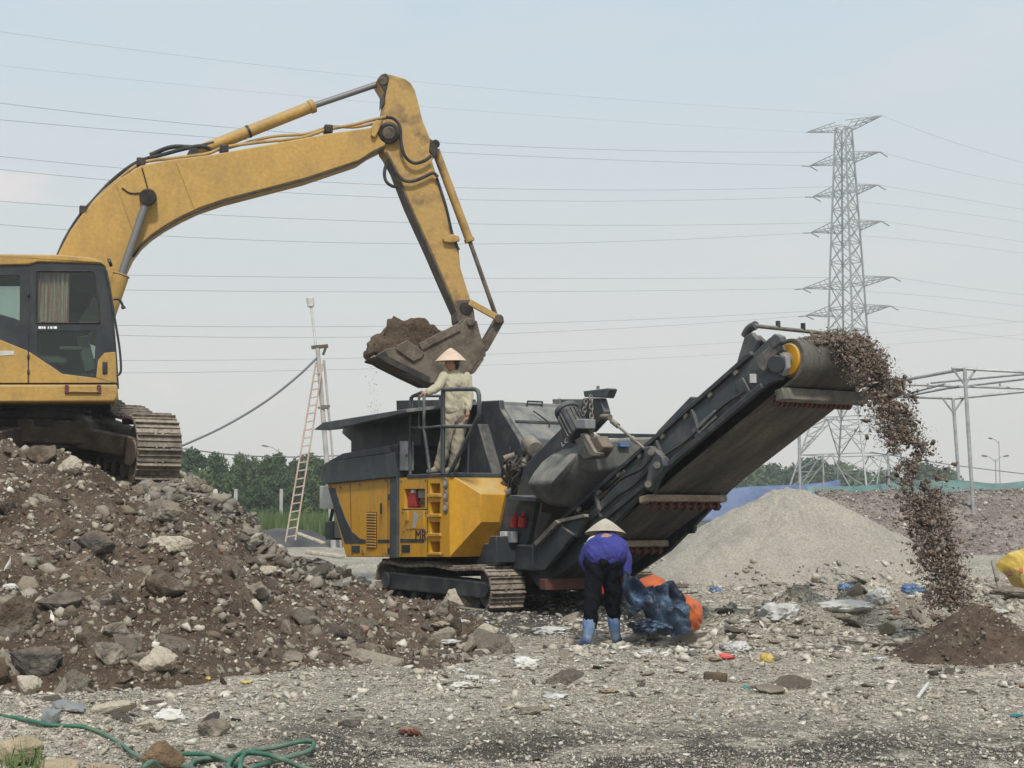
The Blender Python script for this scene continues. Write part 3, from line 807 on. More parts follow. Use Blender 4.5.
# rubble lying about the yard on the right
for i in range(80):
    px = rnd.uniform(520, 1060); py = rnd.choices([rnd.uniform(590, 640), rnd.uniform(640, 690), rnd.uniform(690, 760)], [6, 4, 1])[0]
    if 575 < px < 705 and 600 < py < 650: continue
    x_, y_, z_ = px_points(1, px, px + .1, py, py + .1); p = Vector((x_[0], y_[0], z_[0]))
    k = rnd.choices([0, 1, 2, 3, 4], [6, 4, 1, 2, .5])[0]; sz = min(.2, .05 * rnd.paretovariate(2.2)) * (.6 if py > 690 else 1)
    wh = 'before the gravel cone' if py < 640 else 'on the open yard between tarp and soil cone' if py < 690 else 'on the damp dark earth'
    big = 'large' if sz > .11 else 'small'
    chunk(k, rnd.randrange(5), sz, p + Vector((0, 0, sz * .1)), f'{big} {KINDS[k][1]} lump {wh}', f'{big} {KINDS[k][1]} lumps {wh}', .75)
for i in range(34):
    px = rnd.uniform(640, 940); py = rnd.uniform(588, 645); x_, y_, z_ = px_points(1, px, px + .1, py, py + .1); k = rnd.choice([0, 1, 1]); sz = rnd.uniform(.09, .22)
    chunk(k, rnd.randrange(5), sz, Vector((x_[0], y_[0], z_[0] + .03)), f'flat {KINDS[k][1]} slab strewn before the gravel cone', f'flat {KINDS[k][1]} slabs strewn before the gravel cone', .35)
for i in range(40):
    px = rnd.uniform(-20, 420); py = rnd.uniform(692, 775)
    x_, y_, z_ = px_points(1, px, px + .1, py, py + .1); p = Vector((x_[0], y_[0], z_[0]))
    if heap_h(x_, y_)[0] > z_[0]: continue
    k = rnd.choices([0, 1, 2, 3, 4], [5, 6, .5, 1.5, .7])[0]; sz = min(.12, .035 * rnd.paretovariate(2.0))
    big = 'large' if sz > .07 else 'small'; wh = 'on the pale yard in front of the brown heap' if py < 735 else 'near the green hose'
    chunk(k, rnd.randrange(5), sz, p + Vector((0, 0, sz * .1)), f'{big} {KINDS[k][1]} lump {wh}', f'{big} {KINDS[k][1]} lumps {wh}', .6)
# ------------------------------------------------------------------ mobile crusher
K = Frame(-.09, 17.6, -60)
cr_ = empty('mobile_crusher', (K.o.x, K.o.y, 0), K.a, 'dark grey and yellow tracked crusher with its discharge belt raised to the right', 'crusher')
def kpoly(px, t0, t1, name, mat, at_t=None, parent=None, bevel=.012):
    return MB().prism(K.ys(px, t0 if at_t is None else at_t), 'y', t0, t1).build(name, mat, parent or cr_, 35, bevel)
def kbox(px0, py0, px1, py1, t0, t1, name, mat, parent=None, bevel=.008, at_t=None):
    return kpoly([(px0, py0), (px1, py0), (px1, py1), (px0, py1)], t0, t1, name, mat, at_t, parent, bevel)

TY = -.05
# --- yellow side cabinets
body = kpoly([(327, 484), (391, 477.5), (391, 557), (346, 557)], TY, .75, 'rear_cabinet', 'crusher_yellow')
kpoly([(328.5, 488), (335, 488), (340, 503), (346, 519), (352, 531), (360, 538.5), (366, 539.5), (366, 543.5), (345, 543.5), (337, 518)], TY - .006, TY + .02, 'black_stripe', 'crusher_dark', parent=body, bevel=.002, at_t=TY)
kbox(378, 539.5, 389.5, 543, TY - .006, TY + .02, 'black_stripe', 'crusher_dark', body, .002, TY)
mb = MB()
vx0, vz0 = K.y(367.5, 548, TY); vx1, vz1 = K.y(376.5, 512.5, TY)
kpoly([(367, 512), (377, 512), (377, 548.5), (367, 548.5)], TY - .004, TY + .02, 'vent_recess', 'rust_red', parent=body, bevel=0, at_t=TY)
for i in range(13):
    z = vz0 + (vz1 - vz0) * (i + .5) / 13
    mb.box(((vx0 + vx1) / 2, TY - .012, z), (vx1 - vx0, .02, (vz1 - vz0) / 13 * .5), Matrix.Rotation(R(25), 3, 'X'))
mb.build('vent_grille', 'crusher_yellow', body, 30)
kbox(352, 545.5, 360, 552.5, TY - .012, TY + .02, 'latch', 'crusher_dark', body, .004, TY)
kbox(362.5, 549.5, 364.5, 553, TY - .02, TY + .02, 'latch', 'dusty_steel', body, .004, TY)
kpoly([(391.2, 446), (398.8, 446), (398.8, 558), (391.2, 558)], TY - .03, .7, 'pillar', 'crusher_mid', at_t=TY)
for y0 in (494, 548):
    kbox(389.5, y0, 391.6, y0 + 6, TY - .035, TY + .02, 'hinge', 'black_paint', None, .004, TY)
# front cabinet: plate with niche and ladder openings over a set-back wall
P = lambda pts: K.ys(pts, TY)
rc = lambda a, b, c, d: P([(a, b), (c, b), (c, d), (a, d)])
front = holed('front_cabinet', P([(399.2, 478), (449.6, 474.6), (449.6, 557), (399.2, 557)]),
              [rc(404.3, 489, 424.8, 508), rc(430, 483.5, 440, 493), rc(430, 502, 440, 513.5), rc(430, 522, 440, 533), rc(430, 541.5, 440, 552)], 'y', TY, TY + .13, 'crusher_yellow', cr_, .004)
kpoly([(399.2, 478), (449.6, 474.6), (449.6, 557), (399.2, 557)], TY + .132, .75, 'inner_wall', 'crusher_yellow', at_t=TY, parent=front, bevel=0)
for (a, b) in ((494, 497), (514, 517), (533.5, 536.5), (552.5, 555)):
    kbox(429, a, 441.5, b, TY - .03, TY + .06, 'ladder_step', 'crusher_yellow', front, .006, TY)
fx = kbox(405, 490, 412.5, 507.5, TY + .03, TY + .125, 'fire_extinguisher', 'red_paint', front, .03, TY)
kbox(409.5, 489.5, 412.5, 493, TY + .02, TY + .06, 'gauge', 'white_paint', fx, .003, TY)
kbox(414, 490, 424, 498, TY + .06, TY + .12, 'control_screen', 'slate_grey', front, .004, TY)
kbox(416, 501, 423.5, 505, TY + .05, TY + .12, 'control_box', 'black_paint', front, .004, TY)
em = kpoly([(406.5, 510.5), (424.5, 510.5), (424.5, 529), (406.5, 529)], TY - .01, TY + .02, 'access_hatch', 'crusher_yellow', at_t=TY, parent=front, bevel=.004)
kpoly([(413, 528), (416.5, 528), (417.5, 522), (418.5, 516), (416.5, 512), (413.5, 513), (414.3, 517), (413.5, 523)], TY - .013, TY - .009, 'emblem', 'silver_letter', at_t=TY, parent=em, bevel=0)
kpoly([(419, 516), (422.5, 513.3), (423, 514), (420, 517.5)], TY - .013, TY - .009, 'emblem', 'silver_letter', at_t=TY, parent=em, bevel=0)
kbox(406.6, 511, 409.5, 521, TY - .03, TY + .01, 'handle', 'crusher_yellow', em, .006, TY)
kbox(400.5, 538.8, 424.5, 542.5, TY - .006, TY + .02, 'black_stripe', 'crusher_dark', front, .002, TY)
u, v = K.y(421, 535.5, TY)
lettering('lettering', 'MR', .19, 'dark_letter', front, (u, TY - .006, v), (R(90), 0, 0), 1.35)
kbox(402, 545, 410, 552.5, TY - .01, TY + .02, 'latch', 'black_paint', front, .004, TY)
for zc in (483.5, 496, 507.8):
    u, v = K.y(446, zc, TY); mb = MB()
    mb.add([(u + .052 * cos(a) * (1 if k else 1.25), TY - .012 * k - .003, v + .07 * sin(a) * (1 if k else 1.25)) for k in (0, 1) for a in [2 * pi * i / 14 for i in range(14)]],
           [[i, (i + 1) % 14, 14 + (i + 1) % 14, 14 + i] for i in range(14)] + [list(range(14, 28))])
    lo = mb.build('marker_lamp', 'dusty_steel', front)
    MB().cyl((u, TY - .021, v), (u, TY - .014, v), .038, 12).build('lens', 'silver_letter', lo)
# faceted nose of the front cabinet
c_t, c_z1 = K.y(450, 474.8, TY); c_b = K.y(450, 557, TY)[1]; s0 = c_t
n1 = Vector((*K.y(481, 494, .24), 0)); n2 = K.y(481, 522, .24)
sN = K.y(481, 494, .24)[0]
tR, zR1 = K.x(505, 495, sN); tR2, zR2 = K.x(499, 522, sN)
tT, zT = K.x(491, 474.6, s0)
A = (s0, TY, c_z1); B = (s0, TY, c_b); Cc = (sN, .24, K.y(481, 494, .24)[1]); Dd = (sN, .24, K.y(481, 522, .24)[1])
E_ = (sN, tR, zR1); F_ = (sN, tR2, zR2); G_ = (s0, tT + .05, c_z1 + .005); H_ = (s0, K.x(484, 557, s0)[0], c_b); I_ = (s0, .95, c_z1); J_ = (s0, .95, c_b)
MB().add([A, B, Cc, Dd, E_, F_, G_, H_, I_, J_], [(0, 2, 3, 1), (0, 6, 4, 2), (2, 4, 5, 3), (1, 3, 5, 7), (6, 8, 4), (4, 8, 9, 5), (5, 9, 7), (0, 1, 7, 9, 8, 6)]).build('nose_cover', 'crusher_yellow', cr_, 15, .006)
# seams, bolts and hinges on the yellow panels
for a_, b_ in (((402, 509.3), (428, 509.3)), ((427.5, 480), (427.5, 556)), ((336, 486.5), (336, 488)), ((350, 483), (352, 556)), ((388, 480), (388, 555))):
    MB().bar(K.p3(*a_, TY - .001), K.p3(*b_, TY - .001), .012, .006, up=(0, 1, 0)).build('panel_seam', 'dark_letter', body, 0)
for q in ((331, 487), (341, 487.5), (386, 481), (360, 484.5), (386, 553), (349, 554), (402, 481), (402, 554), (426, 480), (443, 478), (443, 554), (403, 512), (426, 512), (426, 531), (404, 531)):
    p = K.p3(*q, TY); MB().cyl(p, p - Vector((0, .012, 0)), .016, 8).build('bolt', 'dusty_steel', body, 40)
MB().bar(K.p3(381, 503, TY - .04), K.p3(381, 514, TY - .04), .03, .02).build('door_handle', 'black_paint', body, 30, .006)
# --- hood and hopper over the cabinets
kpoly([(323, 474), (329, 462.5), (399, 452.5), (399, 477), (327, 484.2)], TY - .06, .9, 'engine_hood', 'crusher_mid', at_t=TY)
mb = MB(); A0 = K.ys([(329, 462), (344, 453.5), (399, 444), (399, 452)], TY)
mb.prism(A0, 'y', TY - .03, 1.2); mb.build('hood_top', 'crusher_mid', cr_, 35, .01)
kpoly([(342, 455), (342, 441), (333, 433), (334, 428), (408, 411), (412, 446)], .25, 2.3, 'hopper_body', 'crusher_dark', at_t=.1)
pl = K.ys([(314.5, 430), (324, 422.5), (407, 409), (408, 412.5), (330, 430.5)], -.3)
mb = MB(); n = len(pl)
mb.add([(u, -.32, v) for u, v in pl] + [(u, .9, v + .16) for u, v in pl], [list(range(n)), list(range(2 * n - 1, n - 1, -1))] + [(i, n + i, n + (i + 1) % n, (i + 1) % n) for i in range(n)])
mb.build('hopper_wing', 'crusher_mid', cr_, 30, .008)
kpoly([(396, 400.5), (470, 399), (474, 470), (399, 474)], .95, 1.05, 'hopper_wall', 'crusher_dark', at_t=.95)
kpoly([(410, 428), (478, 424), (492, 474), (404, 478)], .62, .8, 'hopper_wall', 'crusher_dark', at_t=.62)
kbox(399.5, 441, 407.5, 470.5, TY + .0, TY + .1, 'cabinet', 'galvanised', None, .006, TY)
kbox(406.2, 454, 407.2, 457, TY - .01, TY + .01, 'handle', 'black_paint', None, .003, TY)
# platform and railings
pz = K.y(450, 472.5, TY)[1]
s_l = K.y(408, 474, TY)[0]; s_r = c_t + .05
MB().box(((s_l + s_r) / 2, .33, pz - .03), (s_r - s_l, .76, .06)).build('platform', 'crusher_mid', cr_, 30, .008)
MB().box(((s_l + s_r) / 2, TY + .02, pz - .03), (s_r - s_l + .02, .06, .05)).build('platform_edge', 'crusher_dark', cr_, 30, .006)
def rail(px, t, name='railing', r=.024, t_end=None):
    n = len(px); pts = []
    for i, (a, b) in enumerate(px):
        tt = t if t_end is None else t + (t_end - t) * i / (n - 1)
        pts.append(K.p3(a, b, tt))
    return MB().tube(pts, r, 8).build(name, 'crusher_mid', cr_, 60)
rail([(410.4, 475), (410.4, 402), (411, 398), (414, 395.5), (422, 392), (424, 394), (424, 428), (430, 473)], TY)
rail([(411, 427.5), (424, 428), (443, 426)], TY, r=.018)
rail([(419, 427), (419, 396)], TY, r=.018)
rail([(443, 474), (443, 391), (444.5, 389)], TY, r=.032)
rail([(443, 389.5), (460, 389), (474, 389), (477.5, 390.5), (479, 395), (479.3, 414), (476.5, 421), (452, 469), (450, 473)], TY, r=.030, t_end=None)
rail([(443, 426.5), (473, 426.5)], TY, r=.026)
rail([(412, 396), (440, 396), (470, 397)], .62, r=.02)
rail([(440, 474), (440, 396)], .62, r=.02); rail([(412, 474), (412, 396)], .62, r=.02); rail([(468, 474), (470, 397)], .62, r=.02)
# --- crusher housing
kpoly([(477, 421), (482, 401), (499, 400), (500, 409), (518, 438), (524, 452), (516, 498), (503, 496), (491, 473), (474, 474)], .78, .86, 'side_plate', 'crusher_dark', at_t=.78)
sA = K.y(499, 409, .78)[0]; zA = K.y(499, 409, .78)[1]; sB, zB = K.y(518, 438, .78); zT_ = K.y(499, 400.5, .78)[1]
hp_ = [(sA - 1.2, zA - .8), (sA - 1.2, zT_ + .02), (sA - .12, zT_), (sA - .1, zA + .06), (sA, zA + .02), (sA + (sB - sA) * .45, zA + (zB - zA) * .45), (sB, zB), (sB + .05, zB - .75), (sB - .2, zB - .85)]
MB().prism(hp_, 'y', .87, 2.05).build('crusher_housing', 'housing_grey', cr_, 25, .012)
m2 = (sA + (sB - sA) * .45, zA + (zB - zA) * .45)
MB().bar((m2[0] + .012, .9, m2[1] + .012), (m2[0] + .012, 2.02, m2[1] + .012), .03, .03).build('housing_rib', 'crusher_mid', cr_)
q = (sA - .11, zA + .10); mb = MB(); mb.tube([(q[0], 1.28, q[1] - .08), (q[0] + .03, 1.28, q[1] + .03), (q[0] + .03, 1.52, q[1] + .03), (q[0], 1.52, q[1] - .08)], .014, 6); mb.build('handle', 'black_paint', cr_, 60)
mb = MB(); mb.tube(spline([(sA + .13, 1.25, zA - .02), (sA + .22, 1.32, zA - .10), (sA + .27, 1.42, zA - .2), (sA + .33, 1.34, zA - .3)], 5), .011, 6); mb.build('hose', 'rubber', cr_, 60)
rail([(517, 438), (532, 438), (537, 441), (538, 448)], .9, 'guard_bar', .016)
# far chute plates seen over the housing
kpoly([(552, 399), (586, 399), (584, 414), (574, 430), (556, 430)], 2.1, 2.18, 'chute_plate', 'housing_grey', at_t=2.1)
kpoly([(552, 403), (559, 398), (561, 424), (556, 424)], 2.02, 2.06, 'chute_plate', 'dusty_steel', at_t=2.02)
# hydraulic block full of valves and hoses
mb = MB(); vr = random.Random(3)
for i in range(46):
    px, py = vr.uniform(508, 536), vr.uniform(446, 497)
    if px > 540 - (py - 440) * .22: continue
    p = K.p3(px, py, vr.uniform(.7, .9)); sz = vr.uniform(.05, .15)
    if vr.random() < .5: mb.box(p, (sz, sz * vr.uniform(.5, 1), sz * vr.uniform(.6, 1.3)), Matrix.Rotation(vr.uniform(-.6, .6), 3, 'Y'))
    else: mb.cyl(p, p + Vector((vr.uniform(-1, 1), vr.uniform(-1, .2), vr.uniform(-1, 1))).normalized() * sz * 1.4, sz * .4, 10)
mb.build('valve_block', 'dusty_steel', cr_, 40, .006)
mb = MB()
for i in range(16):
    a = K.p3(vr.uniform(508, 534), vr.uniform(445, 470), .75); b = K.p3(vr.uniform(508, 526), vr.uniform(472, 500), .72)
    mid = (a + b) / 2 + Vector((vr.uniform(-.15, .15), vr.uniform(-.15, -.02), vr.uniform(-.15, .1)))
    mb.tube(spline([a, mid, b], 6), .016, 6)
mb.build('hydraulic_hoses', 'rubber', cr_, 60)
MB().cyl(K.p3(529, 443, .8), K.p3(536, 450, .7), .11, 14).build('oil_filter', 'dusty_steel', cr_, 40, .01)
# --- front chassis plates below the housing
kpoly([(493, 565), (498, 537), (506, 498), (536, 500), (528, 540), (516, 567)], .42, .5, 'chassis_plate', 'crusher_dark', at_t=.42)
kpoly([(505, 499), (510, 495), (536, 498), (535, 502)], .2, .55, 'shelf', 'crusher_mid', at_t=.2, bevel=.004)
for px in (514, 522):
    o = MB().cyl(K.p3(px, 527, .36), K.p3(px + 1.2, 517, .36), .055, 12).cyl(K.p3(px + 1.2, 517, .36), K.p3(px + 1.5, 512, .36), .022, 8).build('grease_bottle', 'red_paint', cr_, 50, .008)
kbox(499.5, 531.5, 505.5, 540.5, .3, .4, 'junction_box', 'white_paint', None, .01, .3)
kbox(507, 531.5, 511.5, 543, .3, .4, 'junction_box', 'slate_grey', None, .01, .3)
kpoly([(484, 563), (490, 536), (496, 536), (496, 563)], .12, .45, 'chassis_corner', 'crusher_dark', at_t=.12)
# guard plates beside the belt
kpoly([(526, 571), (533.5, 542), (556, 521), (573, 535), (545, 570)], .42, .5, 'guard_plate', 'crusher_dark', at_t=.42)
g2 = kpoly([(533, 543), (555, 520), (558, 523), (536, 546)], .36, .42, 'guard_edge', 'dusty_steel', at_t=.36, bevel=.004)
g3 = kpoly([(556, 520), (584, 514), (585, 517), (558, 523)], .40, .46, 'guard_edge', 'dusty_steel', at_t=.40, bevel=.004)
kpoly([(556, 520), (586, 514), (576, 538), (572, 536)], .46, .54, 'guard_plate', 'crusher_mid', at_t=.46)
# chassis beam, axle
zz = .62
kpoly([(503, 500), (545, 486), (640, 468), (632, 492), (560, 592), (500, 592)], 1.05, 1.15, 'inner_chassis_plate', 'crusher_dark', at_t=1.05)
MB().box((-2.1, 1.2, .68), (4.2, 1.6, .32)).build('chassis', 'crusher_dark', cr_, 30, .02)
MB().box((-.75, 1.25, .42), (.3, 2.2, .2)).build('cross_beam', 'rust_red', cr_, 30, .02)
MB().box((.15, 1.2, .36), (.14, 1.5, .14)).build('cross_beam', 'rust_red', cr_, 30, .01)
MB().box((-3.2, 1.25, .42), (.3, 2.2, .2)).build('cross_beam', 'crusher_dark', cr_, 30, .02)
MB().cyl(K.p3(604.5, 594, .5), K.p3(604.5, 583, .5), .055, 14).build('pump', 'red_paint', cr_, 50, .01)
# rear odds and ends
kbox(319.5, 486, 333, 509, .15, .5, 'switch_box', 'white_paint', None, .01, .15)
kbox(325, 521, 333, 540, .1, .45, 'rear_lamp', 'black_paint', None, .02, .1)
kbox(333.5, 521, 343, 538, .12, .3, 'battery_box', 'slate_grey', None, .02, .12)
rail([(333, 508), (330, 523)], .3, 'bracket', .03)


# --- tracks
def track(parent, s_front, s_rear, t0, t1, r, ztop, nm='track', nshoe=44, frame='crusher_dark', sag=.03, steel='track_steel', thick=.035):
    """closed belt of shoes with grousers round a track frame"""
    zc = ztop - r; cf, cb = s_front - r, s_rear + r
    Ls = cf - cb; tot = 2 * Ls + 2 * pi * r
    def pt(d):
        d %= tot
        if d < Ls:
            x = cb + d; f = d / Ls; return Vector((x, 0, zc + r - sag * (1 - cos(4 * pi * f)) * .5)), 0.
        d -= Ls
        if d < pi * r: a = d / r; return Vector((cf + r * sin(a), 0, zc + r * cos(a))), a
        d -= pi * r
        if d < Ls: return Vector((cf - d, 0, zc - r)), pi
        d -= Ls; a = pi + d / r; return Vector((cb + r * sin(a), 0, zc + r * cos(a))), a
    tr = bpy.data.objects.new(nm, None); mb = MB(); tm = (t0 + t1) / 2; wd = t1 - t0
    for i in range(nshoe):
        p, a = pt(tot * i / nshoe); rot = Matrix.Rotation(a, 3, 'Y'); L_ = tot / nshoe
        q = Vector((p.x, tm, p.z))
        mb.box(q, (L_ * .93, wd, thick), rot)
        mb.box(q + rot @ Vector((-L_ * .38, 0, thick * .9)), (thick * .45, wd * .985, thick * 1.1), rot)
        mb.box(q + rot @ Vector((L_ * .02, 0, thick * .7)), (thick * .35, wd * .985, thick * .6), rot)
        if i % 1 == 0:
            for k in (-.06, .06): mb.box(q + rot @ Vector((L_ * .46, k * wd * 1.3, 0)), (L_ * .3, wd * .05, thick * 1.3), rot)
    o = mb.build(nm, steel, parent, 30, .004)
    mb = MB(); h = r - thick * 1.2
    mb.prism([(cb, zc + h * .55), (cf, zc + h * .45), (cf + h * .3, zc), (cf, zc - h * .5), (cb, zc - h * .5), (cb - h * .3, zc)], 'y', t0 + wd * .12, t1 - wd * .12)
    mb.build('track_frame', frame, o, 30, .02)
    mb = MB()
    mb.cyl((cf, t0 + wd * .2, zc), (cf, t1 - wd * .2, zc), h, 22).cyl((cf, t0 + wd * .1, zc), (cf, t0 + wd * .3, zc), h * .4, 14); mb.build('idler_wheel', frame, o, 40, .01)
    mb = MB()
    mb.cyl((cb, t0 + wd * .2, zc), (cb, t1 - wd * .2, zc), h * .92, 11).cyl((cb, t0 + wd * .05, zc), (cb, t0 + wd * .3, zc), h * .55, 14); mb.build('drive_sprocket', frame, o, 30, .01)
    for i in range(6):
        x = cb + Ls * (i + .6) / 6.2; MB().cyl((x, t0 + wd * .22, zc - r * .72), (x, t1 - wd * .22, zc - r * .72), r * .24, 12).build('track_roller', frame, o, 40)
    for i in range(2):
        x = cb + Ls * (i + .7) / 2.4; MB().cyl((x, t0 + wd * .22, zc + r * .78), (x, t1 - wd * .22, zc + r * .78), r * .14, 10).build('carrier_roller', frame, o, 40)
    return o
track(cr_, -.36, -3.78, -.0, .5, .265, .53)
track(cr_, -.36, -3.78, 2.0, 2.5, .265, .53)

# --- discharge conveyor
SL = .4665
def zb(s): return 1.51 + SL * (s - 2.11)
TH = math.atan(SL)
cv = K.ys([(527, 571), (543, 588), (592, 552), (650, 488), (735, 410), (772, 384), (784, 380), (786, 350), (781, 340), (773, 338), (757, 354), (737, 370), (658, 435), (600, 506)], .65)
MB().prism(cv, 'y', .60, .66).build('conveyor_frame', 'crusher_mid', cr_, 30, .008)
cv2 = [(u + .02, v) for u, v in cv]
MB().prism(cv2, 'y', 1.76, 1.82).build('conveyor_frame', 'crusher_dark', cr_, 30, .008)
dirv = Vector((cos(TH), 0, sin(TH))); nrm = Vector((-sin(TH), 0, cos(TH)))
# long flanges on the near frame
for off, wid in ((.02, .06), (.40, .05)):
    a = Vector((.55, .585, zb(.55))) + nrm * off; b = Vector((4.22, .585, zb(4.22))) + nrm * off
    MB().bar(a, b, .05, wid, up=nrm).build('frame_flange', 'crusher_dark', cr_, 30, .006)
for i, s in enumerate((1.3, 2.55, 3.2)):
    a = Vector((s, .585, zb(s))) + nrm * .06; MB().bar(a, a + nrm * .30, .05, .03, up=dirv).build('frame_stiffener', 'crusher_mid', cr_, 30, .004)
kpoly([(693, 430), (716, 410), (718, 418), (697, 438)], .575, .60, 'cover_panel', 'housing_grey', at_t=.6, bevel=.006)
# belt loop
rH = .21
hc = Vector((*K.y(790, 359.5, .72), 0)); hS, hZ = hc.x, hc.y
tS = -.25; tZ = hZ - SL * (hS - tS)
ou, inn = [], []
for i in range(17):
    a = pi / 2 + TH - pi * i / 16; ou.append((hS + rH * cos(a), hZ + rH * sin(a))); inn.append((hS + (rH - .025) * cos(a), hZ + (rH - .025) * sin(a)))
for i in range(17):
    a = -pi / 2 + TH - pi * i / 16; ou.append((tS + rH * cos(a), tZ + rH * sin(a))); inn.append((tS + (rH - .025) * cos(a), tZ + (rH - .025) * sin(a)))
mb = MB(); n = len(ou)
for t in (.72, 1.70):
    mb.v += [(u, t, v) for u, v in ou] + [(u, t, v) for u, v in inn]
for i in range(n):
    j = (i + 1) % n
    mb.f += [(i, j, n + j, n + i), (2 * n + i, 3 * n + i, 3 * n + j, 2 * n + j), (i, 2 * n + i, 2 * n + j, j), (n + i, n + j, 3 * n + j, 3 * n + i)]
mb.build('conveyor_belt', 'belt_rubber', cr_, 50)
mb = MB().cyl((hS, .725, hZ), (hS, 1.695, hZ), rH - .028, 28); mb.build('head_drum', 'dusty_steel', cr_, 50)
MB().cyl((hS, .69, hZ), (hS, .722, hZ), rH - .05, 28).build('drum_end', 'crusher_yellow', cr_, 40, .008)
MB().cyl((hS, .60, hZ), (hS, .70, hZ), .07, 16).build('drum_bearing', 'dusty_steel', cr_, 40, .008)
MB().cyl((tS, .70, tZ), (tS, 1.72, tZ), rH - .03, 22).build('tail_drum', 'dusty_steel', cr_, 50)
# bearing plates and drive motor at the head
kpoly([(757, 357), (772, 343), (779, 346), (772, 362), (764, 372), (758, 368)], .54, .60, 'bearing_plate', 'dusty_steel', at_t=.54)
kpoly([(766, 341), (774, 333.5), (780, 336), (781, 342), (773, 349)], .52, .60, 'bearing_plate', 'crusher_mid', at_t=.52)
kpoly([(778, 352), (786, 356), (787, 368), (782, 376), (775, 372), (782, 364)], .58, .64, 'bearing_plate', 'slate_grey', at_t=.58)
MB().cyl(K.p3(776, 364, .50), K.p3(776, 364, .62), .09, 14).build('drive_motor', 'black_paint', cr_, 40, .01)
kbox(751.5, 374, 757.5, 383, .575, .60, 'label_plate', 'white_paint', None, .003, .6)
kpoly([(736, 384), (744, 377), (752, 392), (744, 402)], .575, .60, 'bearing_plate', 'crusher_dark', at_t=.6)
# fins and spray bar over the head
kpoly([(737, 371), (736, 364), (744, 337), (751, 332), (757, 340), (752, 357)], .63, .69, 'head_bracket', 'crusher_mid', at_t=.63)
kpoly([(752, 352), (750, 338), (757, 335), (764, 342)], .70, .76, 'head_bracket', 'crusher_dark', at_t=.70)
s1, z1 = K.y(757, 326, .7)
MB().cyl((s1, .66, z1), (s1, 1.85, z1 - .02), .022, 10).build('spray_bar', 'dusty_steel', cr_, 50)
MB().tube(spline([K.p3(745, 336, .68), K.p3(749, 329, .68), K.p3(756, 325, .68)], 5), .045, 10).build('spray_bar_arm', 'crusher_mid', cr_, 50)
for t in (.98, 1.32): MB().cyl((s1, t, z1), (s1, t, z1 + .07), .025, 8).build('spray_nozzle', 'black_paint', cr_, 50)
# scraper, rollers and cross bars under the belt
def under(s, drop): return Vector((s, 0, hZ - SL * (hS - s))) - nrm * (rH + drop)
def cross(s, drop, t0, t1, w, h, name, mat):
    p = under(s, drop); q = Matrix.Rotation(-TH * .4, 3, 'Y')
    return MB().box((p.x, (t0 + t1) / 2, p.z), (w, t1 - t0, h), q).build(name, mat, cr_, 30, .01)
def roller(s, drop, t0, t1, name='return_roller', nd=9):
    p = under(s, drop); mb = MB().cyl((p.x, t0, p.z), (p.x, t1, p.z), .022, 10)
    for i in range(nd):
        t = t0 + (t1 - t0) * (i + .5) / nd; mb.cyl((p.x, t - .022, p.z), (p.x, t + .022, p.z), .05, 14)
    return mb.build(name, 'rust_red', cr_, 40)
sr = K.y(641, 497, .6)[0]
cross(sr, .055, .55, 1.68, .17, .075, 'roller_bracket', 'timber'); roller(sr - .03, .13, .62, 1.64)
s2 = sr - 1.15
cross(s2, .055, .55, 1.68, .17, .075, 'roller_bracket', 'timber'); roller(s2 - .03, .13, .62, 1.64)
s3 = K.y(776, 397, .72)[0]
cross(s3 + .02, .07, .64, 1.78, .12, .12, 'belt_scraper', 'dusty_steel'); roller(s3 - .14, .05, .7, 1.74, 'scraper_teeth', 16)
p = under(s3 + .20, .06); MB().cyl((p.x, 1.74, p.z), (p.x, 1.88, p.z), .10, 18).build('scraper_arm', 'black_paint', cr_, 40, .02)
MB().bar((hS + .05, 1.84, hZ - .05), (s3 - .1, 1.84, zb(s3) + .08), .06, .22, up=(0, 1, 0)).build('bearing_plate', 'crusher_dark', cr_, 30, .02)
# hook below the belt
a = K.p3(685, 519, 1.74); b = K.p3(686, 532, 1.74); c = K.p3(694, 531, 1.74); d = K.p3(694, 525, 1.74)
MB().bar(a, b, .05, .05).bar(b, c, .05, .05).bar(c, d, .05, .05).build('hook', 'black_paint', cr_, 30, .004)
# skirt boards over the belt and hinge box
MB().prism([(tS + .4, zb(tS + .4) + .5), (sr + .2, zb(sr + .2) + .52), (sr + .2, zb(sr + .2) + .44), (tS + .4, zb(tS + .4) + .42)], 'y', .68, .72).build('skirt_board', 'rubber', cr_, 30)
kpoly([(652, 438), (658, 430), (690, 396.5), (708, 398), (706, 409), (668, 440)], .72, 1.7, 'hinge_box', 'crusher_mid', at_t=.72)
kpoly([(595, 433), (660, 434), (660, 439), (603, 438)], 1.75, 1.85, 'support_rail', 'crusher_mid', at_t=1.75, bevel=.006)
kpoly([(604, 442), (620, 442), (620, 447), (604, 447)], .95, 1.1, 'hydraulic_valve', 'plastic_blue', at_t=.95, bevel=.01)
# bracket where the turnbuckle meets the conveyor
kpoly([(643, 447), (650, 446), (662, 457), (664, 466), (656, 478), (650, 492), (644, 488), (648, 470)], .50, .60, 'pivot_bracket', 'crusher_mid', at_t=.50)
for q in ((651, 452), (657, 465), (648, 484)): MB().cyl(K.p3(*q, .46), K.p3(*q, .52), .04, 10).build('bolt', 'dusty_steel', cr_, 40)

